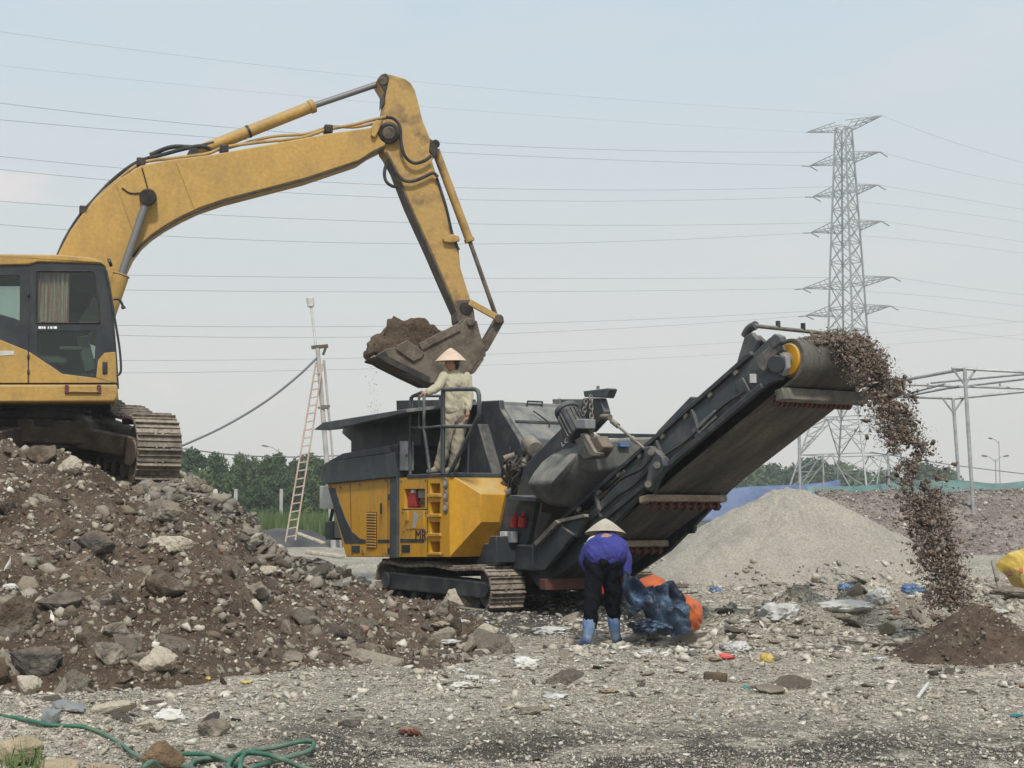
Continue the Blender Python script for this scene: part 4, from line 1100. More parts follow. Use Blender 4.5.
# --- overband magnet with its motor, arm, chain and turnbuckle
sM = K.y(586, 468, .5)[0]
def mg(pts, ds): return [Vector((sM + ds, *K.x(a, b, sM + ds))) for a, b in pts]
Af = mg([(576, 454), (603, 440), (630, 437.5), (656, 437), (656, 463), (632, 464), (608, 469.5), (587, 470)], 0.)
Lf = mg([(568, 461), (559, 471), (552, 483)], -.12) ; Bf = mg([(550, 497), (560, 504), (575, 507), (597, 504), (634, 477), (657, 466)], -.38)
ring_f = [Af[0], Af[7], Af[6], Af[5], Af[4]]
vs = Af + Lf + Bf; n = len(vs)
outl = [0, 1, 2, 3, 4, 16, 15, 14, 13, 12, 11, 10, 9, 8]
back = [vs[i] + Vector((-.34 if i in (11, 12, 13, 14, 15, 16) else -.6, 0, 0)) for i in outl]
fs = [list(range(8)), (0, 7, 11, 10), (0, 10, 9, 8), (7, 13, 12, 11), (7, 6, 14, 13), (6, 5, 15, 14), (5, 4, 16, 15)]
m = len(outl)
fs += [(outl[i], n + i, n + (i + 1) % m, outl[(i + 1) % m]) for i in range(m)] + [[n + i for i in range(m)][::-1]]
mgo = MB().add(vs + back, fs).build('overband_magnet', 'magnet_belt', cr_, 50)
mgo.modifiers.new('bevel', 'BEVEL').width = .035; mgo.modifiers['bevel'].segments = 3; mgo.modifiers['bevel'].angle_limit = R(35)
kpoly([(543, 500), (575, 508), (597, 505), (642, 468), (630, 486), (600, 512), (584, 519), (541, 512)], .85, 1.6, 'transfer_chute', 'crusher_dark', at_t=.85)
arm_b = [(565, 424), (572, 450), (531, 500), (515, 500), (524, 466)]
arm = kpoly(arm_b, .55, .64, 'magnet_arm', 'crusher_dark', at_t=.55)
kpoly([(573, 449), (576, 453), (534, 500), (530, 500)], .50, .55, 'arm_edge', 'black_paint', at_t=.5, parent=arm, bevel=.004)
u, v = K.y(565.5, 442, .55)
lettering('lettering', 'LC', .085, 'white_letter', arm, (u, .545, v), (R(90), R(-24), 0), 1.9)
kpoly([(583, 398), (600, 398), (604, 412), (603, 418), (590, 432), (580, 432), (579, 412)], .62, .72, 'magnet_bracket', 'crusher_dark', at_t=.62)
kpoly([(583, 391), (608, 388), (609.5, 389), (606, 398), (584, 397)], .60, .72, 'bracket_head', 'crusher_mid', at_t=.60)
MB().cyl(K.p3(598, 391, .66), K.p3(598, 386, .66), .02, 8).build('bolt', 'dusty_steel', cr_, 40)
a = K.p3(566, 409, .42); b = K.p3(583, 442, .42); mb = MB()
mo = MB().cyl(a + (b - a) * .12, a + (b - a) * .82, .135, 20).build('electric_motor', 'crusher_dark', cr_, 40, .01)
MB().cyl(a, a + (b - a) * .13, .155, 20).build('fan_cowl', 'crusher_mid', mo, 40, .015)
mb = MB()
for i in range(18):
    q = 2 * pi * i / 18; ax = (b - a).normalized(); x_ = ax.cross(Vector((0, 1, 0))).normalized(); y_ = ax.cross(x_)
    o_ = (x_ * cos(q) + y_ * sin(q)) * .142; mb.bar(a + (b - a) * .2 + o_, a + (b - a) * .8 + o_, .008, .03, up=o_)
mb.build('cooling_fins', 'crusher_dark', mo, 0)
kbox(581, 419, 591, 429, .27, .42, 'terminal_box', 'slate_grey', mo, .015, .35)
kpoly([(577, 440), (588, 434), (600, 452), (596, 458), (586, 459), (581, 452)], .36, .56, 'gearbox', 'dusty_steel', at_t=.40)
kpoly([(588, 440), (601, 436), (607, 447), (605, 452), (597, 454)], .34, .5, 'gearbox', 'bucket_steel', at_t=.40)
kpoly([(584, 434), (588, 433), (599, 452), (605, 453), (604, 456), (594, 456)], .3, .36, 'gearbox_flange', 'dusty_steel', at_t=.36, bevel=.006)
def chain(p, q, n, name):
    mb = MB(); p, q = Vector(p), Vector(q); d = (q - p) / n
    for i in range(n):
        c = p + d * (i + .5); L_ = d.length * .72; ax = d.normalized(); sd_ = ax.cross(Vector((0, 1, 0))).normalized() if i % 2 else ax.cross(ax.cross(Vector((0, 1, 0)))).normalized()
        pts = [c + ax * L_ * cos(t_) + sd_ * .024 * sin(t_) for t_ in [2 * pi * k / 10 for k in range(10)]]
        mb.tube(pts, .009, 5, close=True)
    return mb.build(name, 'dusty_steel', cr_, 60)
chain(K.p3(591, 396, .52), K.p3(592, 437, .44), 9, 'chain'); chain(K.p3(586, 400, .56), K.p3(583, 420, .5), 5, 'chain')
MB().cyl(K.p3(606, 416, .6), K.p3(645, 449, .55), .017, 8).cyl(K.p3(612, 421, .6), K.p3(618, 426, .59), .032, 8).cyl(K.p3(632, 438, .57), K.p3(637, 442, .57), .03, 8).build('turnbuckle', 'dusty_steel', cr_, 50)
MB().cyl(K.p3(602, 417, .62), K.p3(610, 417, .56), .035, 8).build('shackle', 'dusty_steel', cr_, 50)
# hoses, rollers and dirt-catching ledges along the conveyor
for dz, r_ in ((.12, .014),):
    mb = MB(); pts = []
    for i in range(12):
        s_ = .3 + 3.7 * i / 11; p = Vector((s_, .575, zb(s_))) + nrm * (dz + .02 * sin(i * 2.1)); pts.append(p)
    mb.tube(spline(pts, 3), r_, 6); mb.build('hydraulic_hose', 'rubber', cr_, 60)
for i in range(9):
    s_ = .5 + .43 * i; p = Vector((s_, .60, zb(s_))) + nrm * .36; MB().cyl(p, p - Vector((0, .03, 0)), .035, 10).build('bolt', 'dusty_steel', cr_, 40)
for i in range(7):
    s_ = .7 + .5 * i; p = Vector((s_, 0, hZ - SL * (hS - s_))) + nrm * (rH + .03); MB().cyl((p.x, .66, p.z), (p.x, 1.76, p.z), .05, 12).build('carrying_roller', 'dusty_steel', cr_, 40)
mb = MB(); mb.tube(spline([K.p3(600, 500, .52), K.p3(620, 480, .5), K.p3(640, 470, .5), K.p3(652, 458, .5)], 5), .016, 6); mb.build('hydraulic_hose', 'rubber', cr_, 60)
mb = MB(); mb.tube(spline([K.p3(575, 458, .45), K.p3(560, 475, .48), K.p3(548, 470, .5), K.p3(535, 492, .52)], 5), .016, 6); mb.build('hydraulic_hose', 'rubber', cr_, 60)
# material carried over the head of the belt is built with the falling stream
# ------------------------------------------------------------------ excavator
E = Frame(-(452 / F) * 19.3, 19.3, 15)
ex = empty('excavator', (E.o.x, E.o.y, 0), E.a, 'weathered yellow crawler excavator with a raised boom standing on the rubble heap', 'excavator')
def epoly(px, y0, y1, name, mat, at_y=None, parent=None, bevel=.015):
    return MB().prism(E.ys(px, y0 if at_y is None else at_y), 'y', y0, y1).build(name, mat, parent or ex, 35, bevel)
def etube(px, yl, r, name, mat, parent=None, k=6, n=8):
    pts = [E.p3(a, b, yl if np.isscalar(yl) else yl[i]) for i, (a, b) in enumerate(px)]
    return MB().tube(spline(pts, k) if k else pts, r, n).build(name, mat, parent or ex, 60)

CW = 1.02   # cab width
# cab: hollow, with window openings in both side walls
out = [(-26, 266), (29, 264.8), (37, 262), (100, 263.5), (104.5, 266), (110.5, 292), (115.7, 350), (117, 383.5), (-26, 383.5)]
win_u = [(36.5, 271), (91, 271), (94, 273), (98, 292), (100, 323), (36, 323)]
win_l = [(37.5, 331), (96, 331), (95, 374), (90, 374.5), (65, 372.5), (44, 360), (37.5, 352)]
win_r = [(-20, 275), (18, 275), (20, 277), (19.5, 320), (14, 318), (-20, 309)]
def cabside(y0, y1, name, at_y, mat='black_paint', off=0):
    return holed(name, E.ys(out, at_y), [E.ys(win_u, at_y), E.ys(win_l, at_y), E.ys(win_r, at_y)], 'y', y0, y1, mat, ex, .006)
def XZ(px, py): return E.y(px, py, 0.)
cab = cabside(0, .05, 'cab', 0)
holed('cab_wall', E.ys(out, 0), [E.ys([(70, 322), (92, 286), (97, 292), (99, 322)], 0), E.ys([(84, 333), (94, 333), (93, 352), (88, 350)], 0), E.ys(win_r, 0)], 'y', CW - .05, CW, 'black_paint', ex, .006)
x_l, z_t = XZ(-26, 266); x_r = XZ(117, 383.5)[0]; z_b = XZ(0, 383.5)[1]
# yellow lower panels, proud of the dark frame
epoly([(-26, 335), (0, 339.8), (28, 351), (28, 383.2), (-26, 383.2)], -.02, .005, 'door', 'machine_yellow', 0., bevel=.008)
dr = epoly([(29, 351.6), (44, 361.5), (62.5, 374), (95, 378), (115.5, 383), (29, 383.2)], -.02, .005, 'door', 'machine_yellow', 0., bevel=.008)
epoly([(98, 360.5), (104.5, 353), (115.6, 352), (117.2, 383), (113.5, 383), (96, 378)], -.024, .006, 'corner_panel', 'machine_yellow', 0., bevel=.008)
epoly([(102.5, 362), (107.5, 362), (107.5, 374), (102.5, 374)], -.045, -.02, 'door_handle', 'black_paint', 0., parent=dr, bevel=.01)
for yy in (294, 357, 372): epoly([(27.3, yy - 2), (29.8, yy - 2), (29.8, yy + 2), (27.3, yy + 2)], -.035, 0, 'hinge', 'black_paint', 0., parent=dr, bevel=.004)
epoly([(28.1, 268), (29.1, 268), (29.1, 383), (28.1, 383)], -.012, 0, 'door_gap', 'rubber', 0., bevel=.002)
epoly([(0, 351), (14, 351), (14, 355), (0, 356)], -.026, -.015, 'badge', 'white_paint', 0., bevel=.002)
# illegible white marks on the window bar
mb = MB()
for a, b in ((38.5, 41), (41.5, 43), (43.6, 45.6), (47.8, 49), (50.2, 52.4), (53.6, 57)):
    mb.prism(E.ys([(a, 326.4), (b, 326.4), (b, 328.8), (a, 328.8)], 0.), 'y', -.006, -.002)
mb.build('lettering', 'white_letter', dr, 0)
# glass
for nm, poly in (('side_window', win_u), ('side_window', win_l), ('side_window', win_r)):
    MB().prism(E.ys(poly, 0.), 'y', .018, .026).build(nm, 'cab_glass', cab, 0)
    MB().prism(E.ys(poly, 0.), 'y', CW - .03, CW - .022).build(nm, 'cab_glass', cab, 0)
# slim frames round the door windows
for poly in (win_u,):
    pts = [Vector((u, -.004, v)) for u, v in E.ys(poly, 0.)]; MB().tube(pts, .014, 6, close=True).build('window_frame', 'rubber', cab, 40)
# roof, floor, back, front pillars and windscreen
roof = E.ys([(-28, 266.2), (29, 265), (38, 262.2), (100, 263.8), (104.5, 266), (104, 262.5), (92, 257.8), (62, 255), (-28, 254)], 0.)
MB().prism(roof, 'y', -.03, CW + .03).build('cab_roof', 'machine_yellow', ex, 35, .03)
MB().box(((x_l + x_r) / 2, CW / 2, z_b + .04), (x_r - x_l - .06, CW - .1, .07)).build('cab_floor', 'rubber', ex)
MB().box((x_l + .03, CW / 2, (z_b + z_t) / 2), (.05, CW - .1, z_t - z_b)).build('cab_back', 'black_paint', ex)
fr = [XZ(103, 266), XZ(109, 292), XZ(114, 350), XZ(116, 383)]
fp = [(fr[0][0], fr[0][1]), (fr[1][0], fr[1][1]), (fr[2][0], fr[2][1])]
for t in (.03, CW - .03):
    MB().tube([Vector((u, t, v)) for u, v in fr], .035, 8).build('front_pillar', 'black_paint', ex, 50)
mb = MB(); mb.add([(u, t, v) for t in (.05, CW - .05) for u, v in fp], [(0, 1, 4, 3), (1, 2, 5, 4)]); mb.build('windscreen', 'cab_glass', ex, 0)
MB().box((fr[2][0] + .01, CW / 2, (fr[2][1] + fr[3][1]) / 2), (.04, CW - .1, fr[2][1] - fr[3][1])).build('front_panel', 'machine_yellow', ex, 35, .01)
# curtain, seat and console inside
mb = MB(); c0 = XZ(36, 271); c1 = XZ(68, 322); n = 60; vs = []
for i in range(n + 1):
    f = i / n; x_ = c0[0] + (c1[0] - c0[0]) * f; yv = .10 + .022 * sin(f * 46) + .012 * sin(f * 97)
    vs += [(x_, yv, c0[1]), (x_, yv + .01, c1[1] + .01 * sin(f * 30))]
mb.add(vs, [(2 * i, 2 * i + 2, 2 * i + 3, 2 * i + 1) for i in range(n)]); mb.build('curtain', 'curtain', ex, 60)
for i, xx in enumerate((.2, .5, .8)):
    u = c0[0] + (c1[0] - c0[0]) * xx
sx_, sz_ = XZ(52, 362)
MB().box((sx_ - .05, .5, sz_ + .05), (.5, .5, .14)).box((sx_ - .3, .5, sz_ + .42), (.14, .48, .75), Matrix.Rotation(R(-12), 3, 'Y')).build('seat', 'seat_grey', ex, 30, .05)
MB().box((XZ(86, 350)[0], .3, XZ(86, 352)[1]), (.16, .24, .5), Matrix.Rotation(R(-15), 3, 'Y')).box((XZ(70, 347)[0], .22, XZ(70, 347)[1]), (.3, .14, .06)).build('console', 'seat_grey', ex, 30, .02)
MB().cyl((XZ(92, 322)[0], .5, XZ(92, 322)[1]), (XZ(86, 345)[0], .5, XZ(86, 345)[1]), .02, 8).build('control_lever', 'black_paint', ex)
# deck skirt
epoly([(-150, 384.8), (117.5, 384.8), (118.2, 397), (115, 402.5), (-150, 403.5)], -.06, .35, 'deck_skirt', 'machine_yellow', 0., bevel=.03)
epoly([(-150, 386), (112, 386), (110, 403), (-150, 404)], .35, 2.7, 'deck', 'black_paint', 0., bevel=.02)
for a in (65, 97): epoly([(a, 385.5), (a + 4, 385.5), (a + 4, 394), (a, 394)], -.09, -.05, 'step_bracket', 'rust_red', 0., bevel=.006)
epoly([(69, 391.3), (98, 391.3), (98, 393), (69, 393)], -.10, -.06, 'step', 'worn_yellow', 0., bevel=.006)
epoly([(-150, 300), (-30, 300), (-30, 384), (-150, 384)], .02, 2.65, 'engine_house', 'machine_yellow', 0., bevel=.06)
epoly([(-205, 318), (-151, 304), (-151, 402), (-190, 402), (-205, 390)], .0, 2.68, 'counterweight', 'worn_yellow', 0., bevel=.08)
# slewing ring and turntable
cx, cz = E.y(36, 408, 1.35)
mb = MB(); zz = [3.0, 2.68, 2.62, 2.50, 2.44, 2.30, 2.05]; rr = [.80, .80, .74, .72, .66, .60, .60]
z0 = E.y(36, 403, 1.35)[1]
for i, r_ in enumerate([.80, .76, .68, .60]):
    mb.cyl((cx, 1.35, z0 + .08 - .11 * i), (cx, 1.35, z0 - .04 - .11 * i), r_, 36)
mb.cyl((cx, 1.35, z0 - .3), (cx, 1.35, z0 - .62), .55, 30); mb.build('slewing_ring', 'grease_black', ex, 40, .01)
# undercarriage: two crawler tracks, nose down on the slope
pf = at(151, 452.5, 20.0); u_ = Vector((cos(R(60)), -sin(R(60)), 0)); pr = Vector((sin(R(60)), cos(R(60)), 0))
for k in (0, 1):
    tr = track(ex, .49, -3.45, -.33, .29, .49, .49, 'track', 46, 'track_frame', .06, thick=.045)
    tr.location = E.loc(pf - pr * (2.62 * k)); tr.rotation_euler = (0, R(8), R(-60) - E.a)
cen = pf - u_ * 1.5 - pr * 1.17
mb = MB(); lc = E.loc(cen); rz = Matrix.Rotation(R(-60) - E.a, 3, 'Z')
mb.box(lc + Vector((0, 0, .30)), (1.5, 1.0, .34), rz)
for sx_ in (-1, 1):
    for sy_ in (-1, 1):
        mb.bar(lc + rz @ Vector((.3 * sx_, .3 * sy_, .28)), lc + rz @ Vector((1.05 * sx_, 1.0 * sy_, .10)), .42, .30)
mb.build('undercarriage_frame', 'track_frame', ex, 30, .03)

# boom
BY0, BY1 = 1.15, 1.68
bp = [(46, 272), (58, 254), (70, 231), (84, 211), (100, 195), (116, 181), (141, 165), (170, 159.5), (211, 154.5), (270, 144), (327, 133.5), (355, 129.5), (375, 127), (384, 128), (389, 135), (385, 146), (372, 152.5),
      (360, 160.5), (306, 178.5), (225, 199.5), (200, 208), (183, 216), (165, 226), (152, 235), (142, 244), (133, 256), (122, 280), (108, 320), (60, 320)]
boom = epoly(bp, BY0, BY1, 'boom', 'machine_yellow', at_y=BY0, bevel=.02)
# dark strip along the lower edge, and top plate
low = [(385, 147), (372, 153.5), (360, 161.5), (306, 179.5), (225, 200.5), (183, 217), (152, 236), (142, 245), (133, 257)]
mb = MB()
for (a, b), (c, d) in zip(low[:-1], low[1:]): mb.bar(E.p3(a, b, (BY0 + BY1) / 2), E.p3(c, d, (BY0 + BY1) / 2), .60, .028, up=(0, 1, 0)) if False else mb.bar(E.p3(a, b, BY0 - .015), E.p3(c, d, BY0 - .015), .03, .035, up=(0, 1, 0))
mb.build('boom_dark_strip', 'grease_black', boom, 30, .004)
for (a, b), (c, d) in (((176, 162), (194, 208)), ((116, 184), (136, 240))): MB().bar(E.p3(a, b, BY0 - .002), E.p3(c, d, BY0 - .002), .006, .02, up=(0, 1, 0)).build('weld_seam', 'worn_yellow', boom, 0)
# boom cylinder, near side
bc0, bc1, bc2 = E.p3(148, 197, 1.02), E.p3(121, 276, 1.02), E.p3(97, 346, 1.02)
bcy = MB().cyl(bc1, bc2, .115, 18).cyl(bc1 + (bc0 - bc1) * .02, bc1, .125, 18).build('boom_cylinder', 'machine_yellow', ex, 40, .012)
MB().cyl(bc0, bc1, .056, 16).build('rod', 'chrome', bcy, 40)
MB().cyl(E.p3(148, 197, .92), E.p3(148, 197, 1.3), .125, 20).build('pivot_pin', 'grease_black', boom, 40, .015)
# arm cylinder above the boom
a0, a1, a2 = E.p3(192, 154, 1.42), E.p3(313, 106, 1.42), E.p3(381, 83, 1.42)
acy = MB().cyl(a0, a1, .092, 18).cyl(a1 - (a1 - a0) * .03, a1 + (a1 - a0) * .012, .108, 18).build('arm_cylinder', 'machine_yellow', ex, 40, .01)
MB().cyl(a1, a2, .048, 14).build('rod', 'chrome', acy, 40)
MB().cyl(a0 + (a1 - a0) * .45, a0 + (a1 - a0) * .47, .10, 18).build('clamp', 'grease_black', acy, 40)
epoly([(184, 160), (190, 149), (197, 148), (200, 157)], 1.25, 1.6, 'cylinder_mount', 'grease_black', at_y=1.3, parent=boom)
# arm (dipper)
AY0, AY1 = 1.22, 1.60
ap = [(377, 80), (381, 75), (386, 73.5), (393, 75), (405, 78.5), (411, 83), (415, 90), (419, 105), (422.5, 120), (430, 138), (436, 143), (437, 149), (432, 160), (444, 201), (452, 232), (459, 250), (460.5, 268), (470, 298), (474, 311), (475, 320), (470, 328), (463, 328), (457, 321),
      (441.6, 286), (426, 250), (405, 204), (391, 168), (383, 151), (382, 140), (383, 115), (385, 103), (384, 93)]
ap = [(a + (5 if (b > 160 and (a, b) in ((457, 321), (441.6, 286), (426, 250), (405, 204), (391, 168))) else 0), b) for a, b in ap]
arm_e = epoly(ap, AY0, AY1, 'arm', 'worn_yellow', at_y=AY0, bevel=.015)
MB().cyl(E.p3(389, 133, BY0 - .06), E.p3(389, 133, BY1 + .06), .17, 24).build('pivot_pin', 'grease_black', arm_e, 40, .03)
MB().cyl(E.p3(389, 133, BY0 - .08), E.p3(389, 133, BY0), .10, 20).build('pin_cap', 'bucket_steel', arm_e, 40, .015)
epoly([(377, 80), (381, 75), (386, 73.5), (389, 78), (386, 92), (383.5, 105), (384, 92)], AY0 - .03, AY1 + .03, 'arm_lug', 'grease_black', at_y=AY0, parent=arm_e)
MB().cyl(E.p3(383, 81, AY0 - .06), E.p3(383, 81, AY1 + .06), .065, 16).build('pivot_pin', 'bucket_steel', arm_e, 40, .01)
epoly([(387, 151), (396, 168), (410, 204), (431, 250), (446.6, 286), (462, 321), (460.6, 322), (445, 287), (429.4, 251), (408.4, 205), (394.4, 169), (385, 152)], AY0 - .015, AY1 + .015, 'arm_dark_plate', 'track_frame', at_y=AY0, parent=arm_e, bevel=.004)  # dark plate added over the arm's inner face
epoly([(430, 139), (436, 142), (438, 150), (434, 158), (429, 152)], AY0 - .02, AY1 + .02, 'cylinder_mount', 'grease_black', at_y=AY0, parent=arm_e)
epoly([(455, 300), (470, 299), (474, 311), (475, 320), (470, 328), (463, 328), (457, 321)], AY0 - .014, AY1 + .014, 'arm_tip', 'bucket_steel', at_y=AY0, parent=arm_e)
b0, b1, b2 = E.p3(435.5, 150, 1.41), E.p3(470, 242, 1.41), E.p3(496, 316, 1.41)
bcl = MB().cyl(b0, b1, .068, 16).cyl(b0, b0 + (b1 - b0) * .14, .06, 14).cyl(b1 - (b1 - b0) * .04, b1, .082, 16).build('bucket_cylinder', 'worn_yellow', ex, 40, .008)
MB().cyl(b1, b2, .036, 12).build('rod', 'bucket_steel', bcl, 40)
MB().cyl(E.p3(435.5, 144, 1.2), E.p3(435.5, 144, 1.62), .07, 14).build('pivot_pin', 'grease_black', bcl, 40, .01)
# links
for yk in (AY0 - .05, AY1 + .05):
    MB().bar(E.p3(469, 302, yk), E.p3(500, 319, yk), .10, .05, up=(0, 1, 0)).build('guide_link', 'worn_yellow', ex, 30, .012)
MB().cyl(E.p3(499, 319, AY0 - .09), E.p3(499, 319, AY1 + .09), .075, 14).build('link_pin', 'bucket_steel', ex, 40, .012)
MB().bar(E.p3(499, 320, 1.41), E.p3(482, 350, 1.41), .13, .30, up=(0, 1, 0)).build('bucket_link', 'bucket_steel', ex, 30, .015)
MB().cyl(E.p3(466, 308, AY0 - .05), E.p3(466, 308, AY1 + .05), .10, 16).build('link_pin', 'grease_black', ex, 40, .012)
# bucket: two side plates, a curved shell between, lip and teeth
KY0, KY1 = .92, 1.86
side = [(376, 355), (386, 349), (399, 346.5), (418, 345.5), (438, 336.5), (458, 327), (468, 317), (477, 321), (480, 333), (485, 347), (486, 356), (477, 362), (470, 374), (457, 383), (441, 383), (430, 383), (407, 372), (388, 362.5)]
shell_o = [(375, 358), (388, 363.5), (407, 372.5), (430, 383), (441, 383), (458, 382), (471, 374), (480, 361)]
shell_i = [(478, 357), (468, 369), (455, 377), (440, 377.5), (431, 378), (408, 367), (389, 359), (376, 356)]
bk = MB().prism(E.ys(shell_o + shell_i, 1.2), 'y', KY0 + .01, KY1 - .01).build('bucket', 'bucket_steel', ex, 35, .008)
nearp = [(a, b) for a, b in side]
for y0 in (KY0, KY1 - .04):
    MB().prism(E.ys(nearp, KY0 if y0 == KY0 else KY0), 'y', y0, y0 + .04).build('side_plate', 'bucket_steel', bk, 35, .008)
MB().prism(E.ys([(396.5, 345.5), (407, 340.5), (424, 353), (421, 358), (413, 362), (396, 350)], KY0), 'y', KY0 - .045, KY0 - .001).build('side_cutter', 'bucket_steel', bk, 35, .01)
MB().bar(E.p3(420, 347, KY0 - .02), E.p3(459, 327, KY0 - .02), .12, .04, up=(0, 1, 0)).build('edge_plate', 'bucket_steel', bk, 30, .008)
epoly([(375, 356), (385, 351), (389, 357), (430, 377), (430, 383.5), (388, 363.5)], KY0 - .012, KY0 - .001, 'wear_plate', 'grease_black', at_y=KY0, parent=bk, bevel=.003)
for y0 in (1.18, 1.56):
    MB().prism(E.ys([(452, 331), (466, 317), (476, 320), (480, 333), (486, 350), (485, 358), (476, 362), (460, 358)], KY0), 'y', y0, y0 + .06).build('bucket_ear', 'bucket_steel', bk, 35, .012)
MB().cyl(E.p3(471, 322, .86), E.p3(471, 322, 1.98), .06, 14).cyl(E.p3(481, 352, 1.05), E.p3(481, 352, 1.78), .075, 14).build('bucket_pin', 'bucket_steel', bk, 40, .01)
for i in range(5):
    yy = KY0 + .1 + (KY1 - KY0 - .2) * i / 4
    a = Vector(E.p3(384, 359, 1.2)); b = Vector(E.p3(370.5, 358, 1.2)); a.y = yy; b.y = yy
    MB().cyl(a, b, .062, 4, r2=.02).build('tooth', 'bucket_steel', bk, 30, .004)
# hoses and pipes
etube([(58, 256), (66, 238), (80, 216), (94, 200), (113, 180), (138, 162), (165, 154), (188, 148), (202, 146), (212, 150)], 1.30, .030, 'hydraulic_hose', 'rubber', boom)
etube([(62, 254), (72, 234), (86, 214), (98, 198), (118, 180), (142, 163), (175, 158), (206, 154), (226, 147), (262, 142), (300, 138), (326, 130), (352, 125), (368, 121), (386, 117)], 1.22, .026, 'hydraulic_pipe', 'worn_yellow', boom)
etube([(150, 155), (172, 147), (196, 147), (214, 143)], 1.36, .034, 'hydraulic_hose', 'rubber', boom)
etube([(206, 152), (232, 147), (270, 137), (306, 134), (330, 127), (356, 127), (384, 121)], 1.45, .024, 'hydraulic_pipe', 'worn_yellow', boom)
for q in ((84, 211), (141, 163), (224, 150), (328, 130)): MB().box(E.p3(*q, 1.25), (.13, .2, .13)).build('pipe_clamp', 'grease_black', boom, 30, .02)
etube([(386, 117), (394, 119), (400, 127), (401, 142), (405, 156), (414, 163), (424, 161), (431, 156)], 1.12, .026, 'hydraulic_hose', 'rubber', arm_e)
etube([(387, 162), (384.5, 172), (386, 181), (392, 186), (398, 186.5)], 1.14, .026, 'hydraulic_hose', 'rubber', arm_e)
etube([(396, 172), (403, 180), (413, 181), (424, 177), (433, 173), (438, 177)], 1.14, .026, 'hydraulic_hose', 'rubber', arm_e)
etube([(437, 178), (446, 206), (452, 232), (456, 243), (459, 250)], 1.2, .02, 'hydraulic_pipe', 'rubber', arm_e)
epoly([(443, 238), (452, 234), (459, 236), (460, 241), (452, 243), (444, 242)], 1.14, 1.22, 'valve', 'worn_yellow', at_y=1.15, parent=arm_e)
epoly([(372, 125), (376, 120), (381, 121), (379, 130), (375, 138), (371, 136)], 1.08, 1.15, 'hose_bracket', 'worn_yellow', at_y=1.1, parent=boom)
# boom stains of grease around the pin
etube([(122, 188), (130, 193), (141, 193)], 1.14, .012, 'grease_line', 'grease_black', boom); etube([(142, 168), (146, 182), (148, 190)], 1.14, .010, 'grease_line', 'grease_black', boom)
# work lamp, hand rail, mirror arm at the cab's front
MB().cyl(E.p3(108.5, 263, .2), E.p3(111.5, 262, .2), .06, 14).build('work_lamp', 'black_paint', ex, 40, .01)
etube([(106, 270), (110, 290), (115, 320), (119.5, 348), (121, 368), (119.5, 374), (116.5, 375)], -.05, .016, 'hand_rail', 'black_paint')
etube([(113.5, 299), (119, 299.5), (122.5, 305), (122.5, 308), (125.5, 307)], .0, .018, 'mirror_arm', 'black_paint')

# the heap of soil in the bucket: it rests in it, so it is a thing of its own
poly = [(371, 353), (378, 338), (383, 329), (388, 321.5), (394, 317), (401, 320), (408, 322.5), (415, 321), (422, 322.5), (428, 328), (435, 331), (443, 333), (452, 335), (450, 360), (420, 374), (385, 360)]
bm = bmesh.new()
pp = E.ys(poly, 1.25)
mb = MB().prism(pp, 'y', KY0 + .06, KY1 - .06)
me = bpy.data.meshes.new('bucket_soil'); me.from_pydata(mb.v, [], mb.f)
bm.from_mesh(me); bmesh.ops.recalc_face_normals(bm, faces=bm.faces); bmesh.ops.triangulate(bm, faces=bm.faces)
for _ in range(4): bmesh.ops.subdivide_edges(bm, edges=[e for e in bm.edges if e.calc_length() > .09], cuts=1, use_grid_fill=False); bmesh.ops.triangulate(bm, faces=bm.faces)
bmesh.ops.smooth_vert(bm, verts=bm.verts, factor=.5, use_axis_x=True, use_axis_y=True, use_axis_z=True)
bm.normal_update()
for v in bm.verts:
    c = v.co; k = float(fbm(np.array([c.x * 3 + c.y]), np.array([c.z * 3 - c.y * 2]), 81, 4)[0])
    taper = min(1, max(0, (c.z - 2.75) / .9)); v.co = c + v.normal * (.16 * k + .10 * float(np.abs(fbm(np.array([c.x * 7 + c.y * 3]), np.array([c.z * 7 - c.y * 5]), 85, 3)[0]))); v.co.y = 1.42 + (v.co.y - 1.42) * (1 - .45 * taper)
bm.to_mesh(me); bm.free()
o = link_mesh('soil_load', me, 'soil_brown', None, 180); o.location = (E.o.x, E.o.y, 0); o.rotation_euler = (0, 0, E.a)
tag(o, 'lumpy brown soil heaped in the excavator bucket', 'soil load')
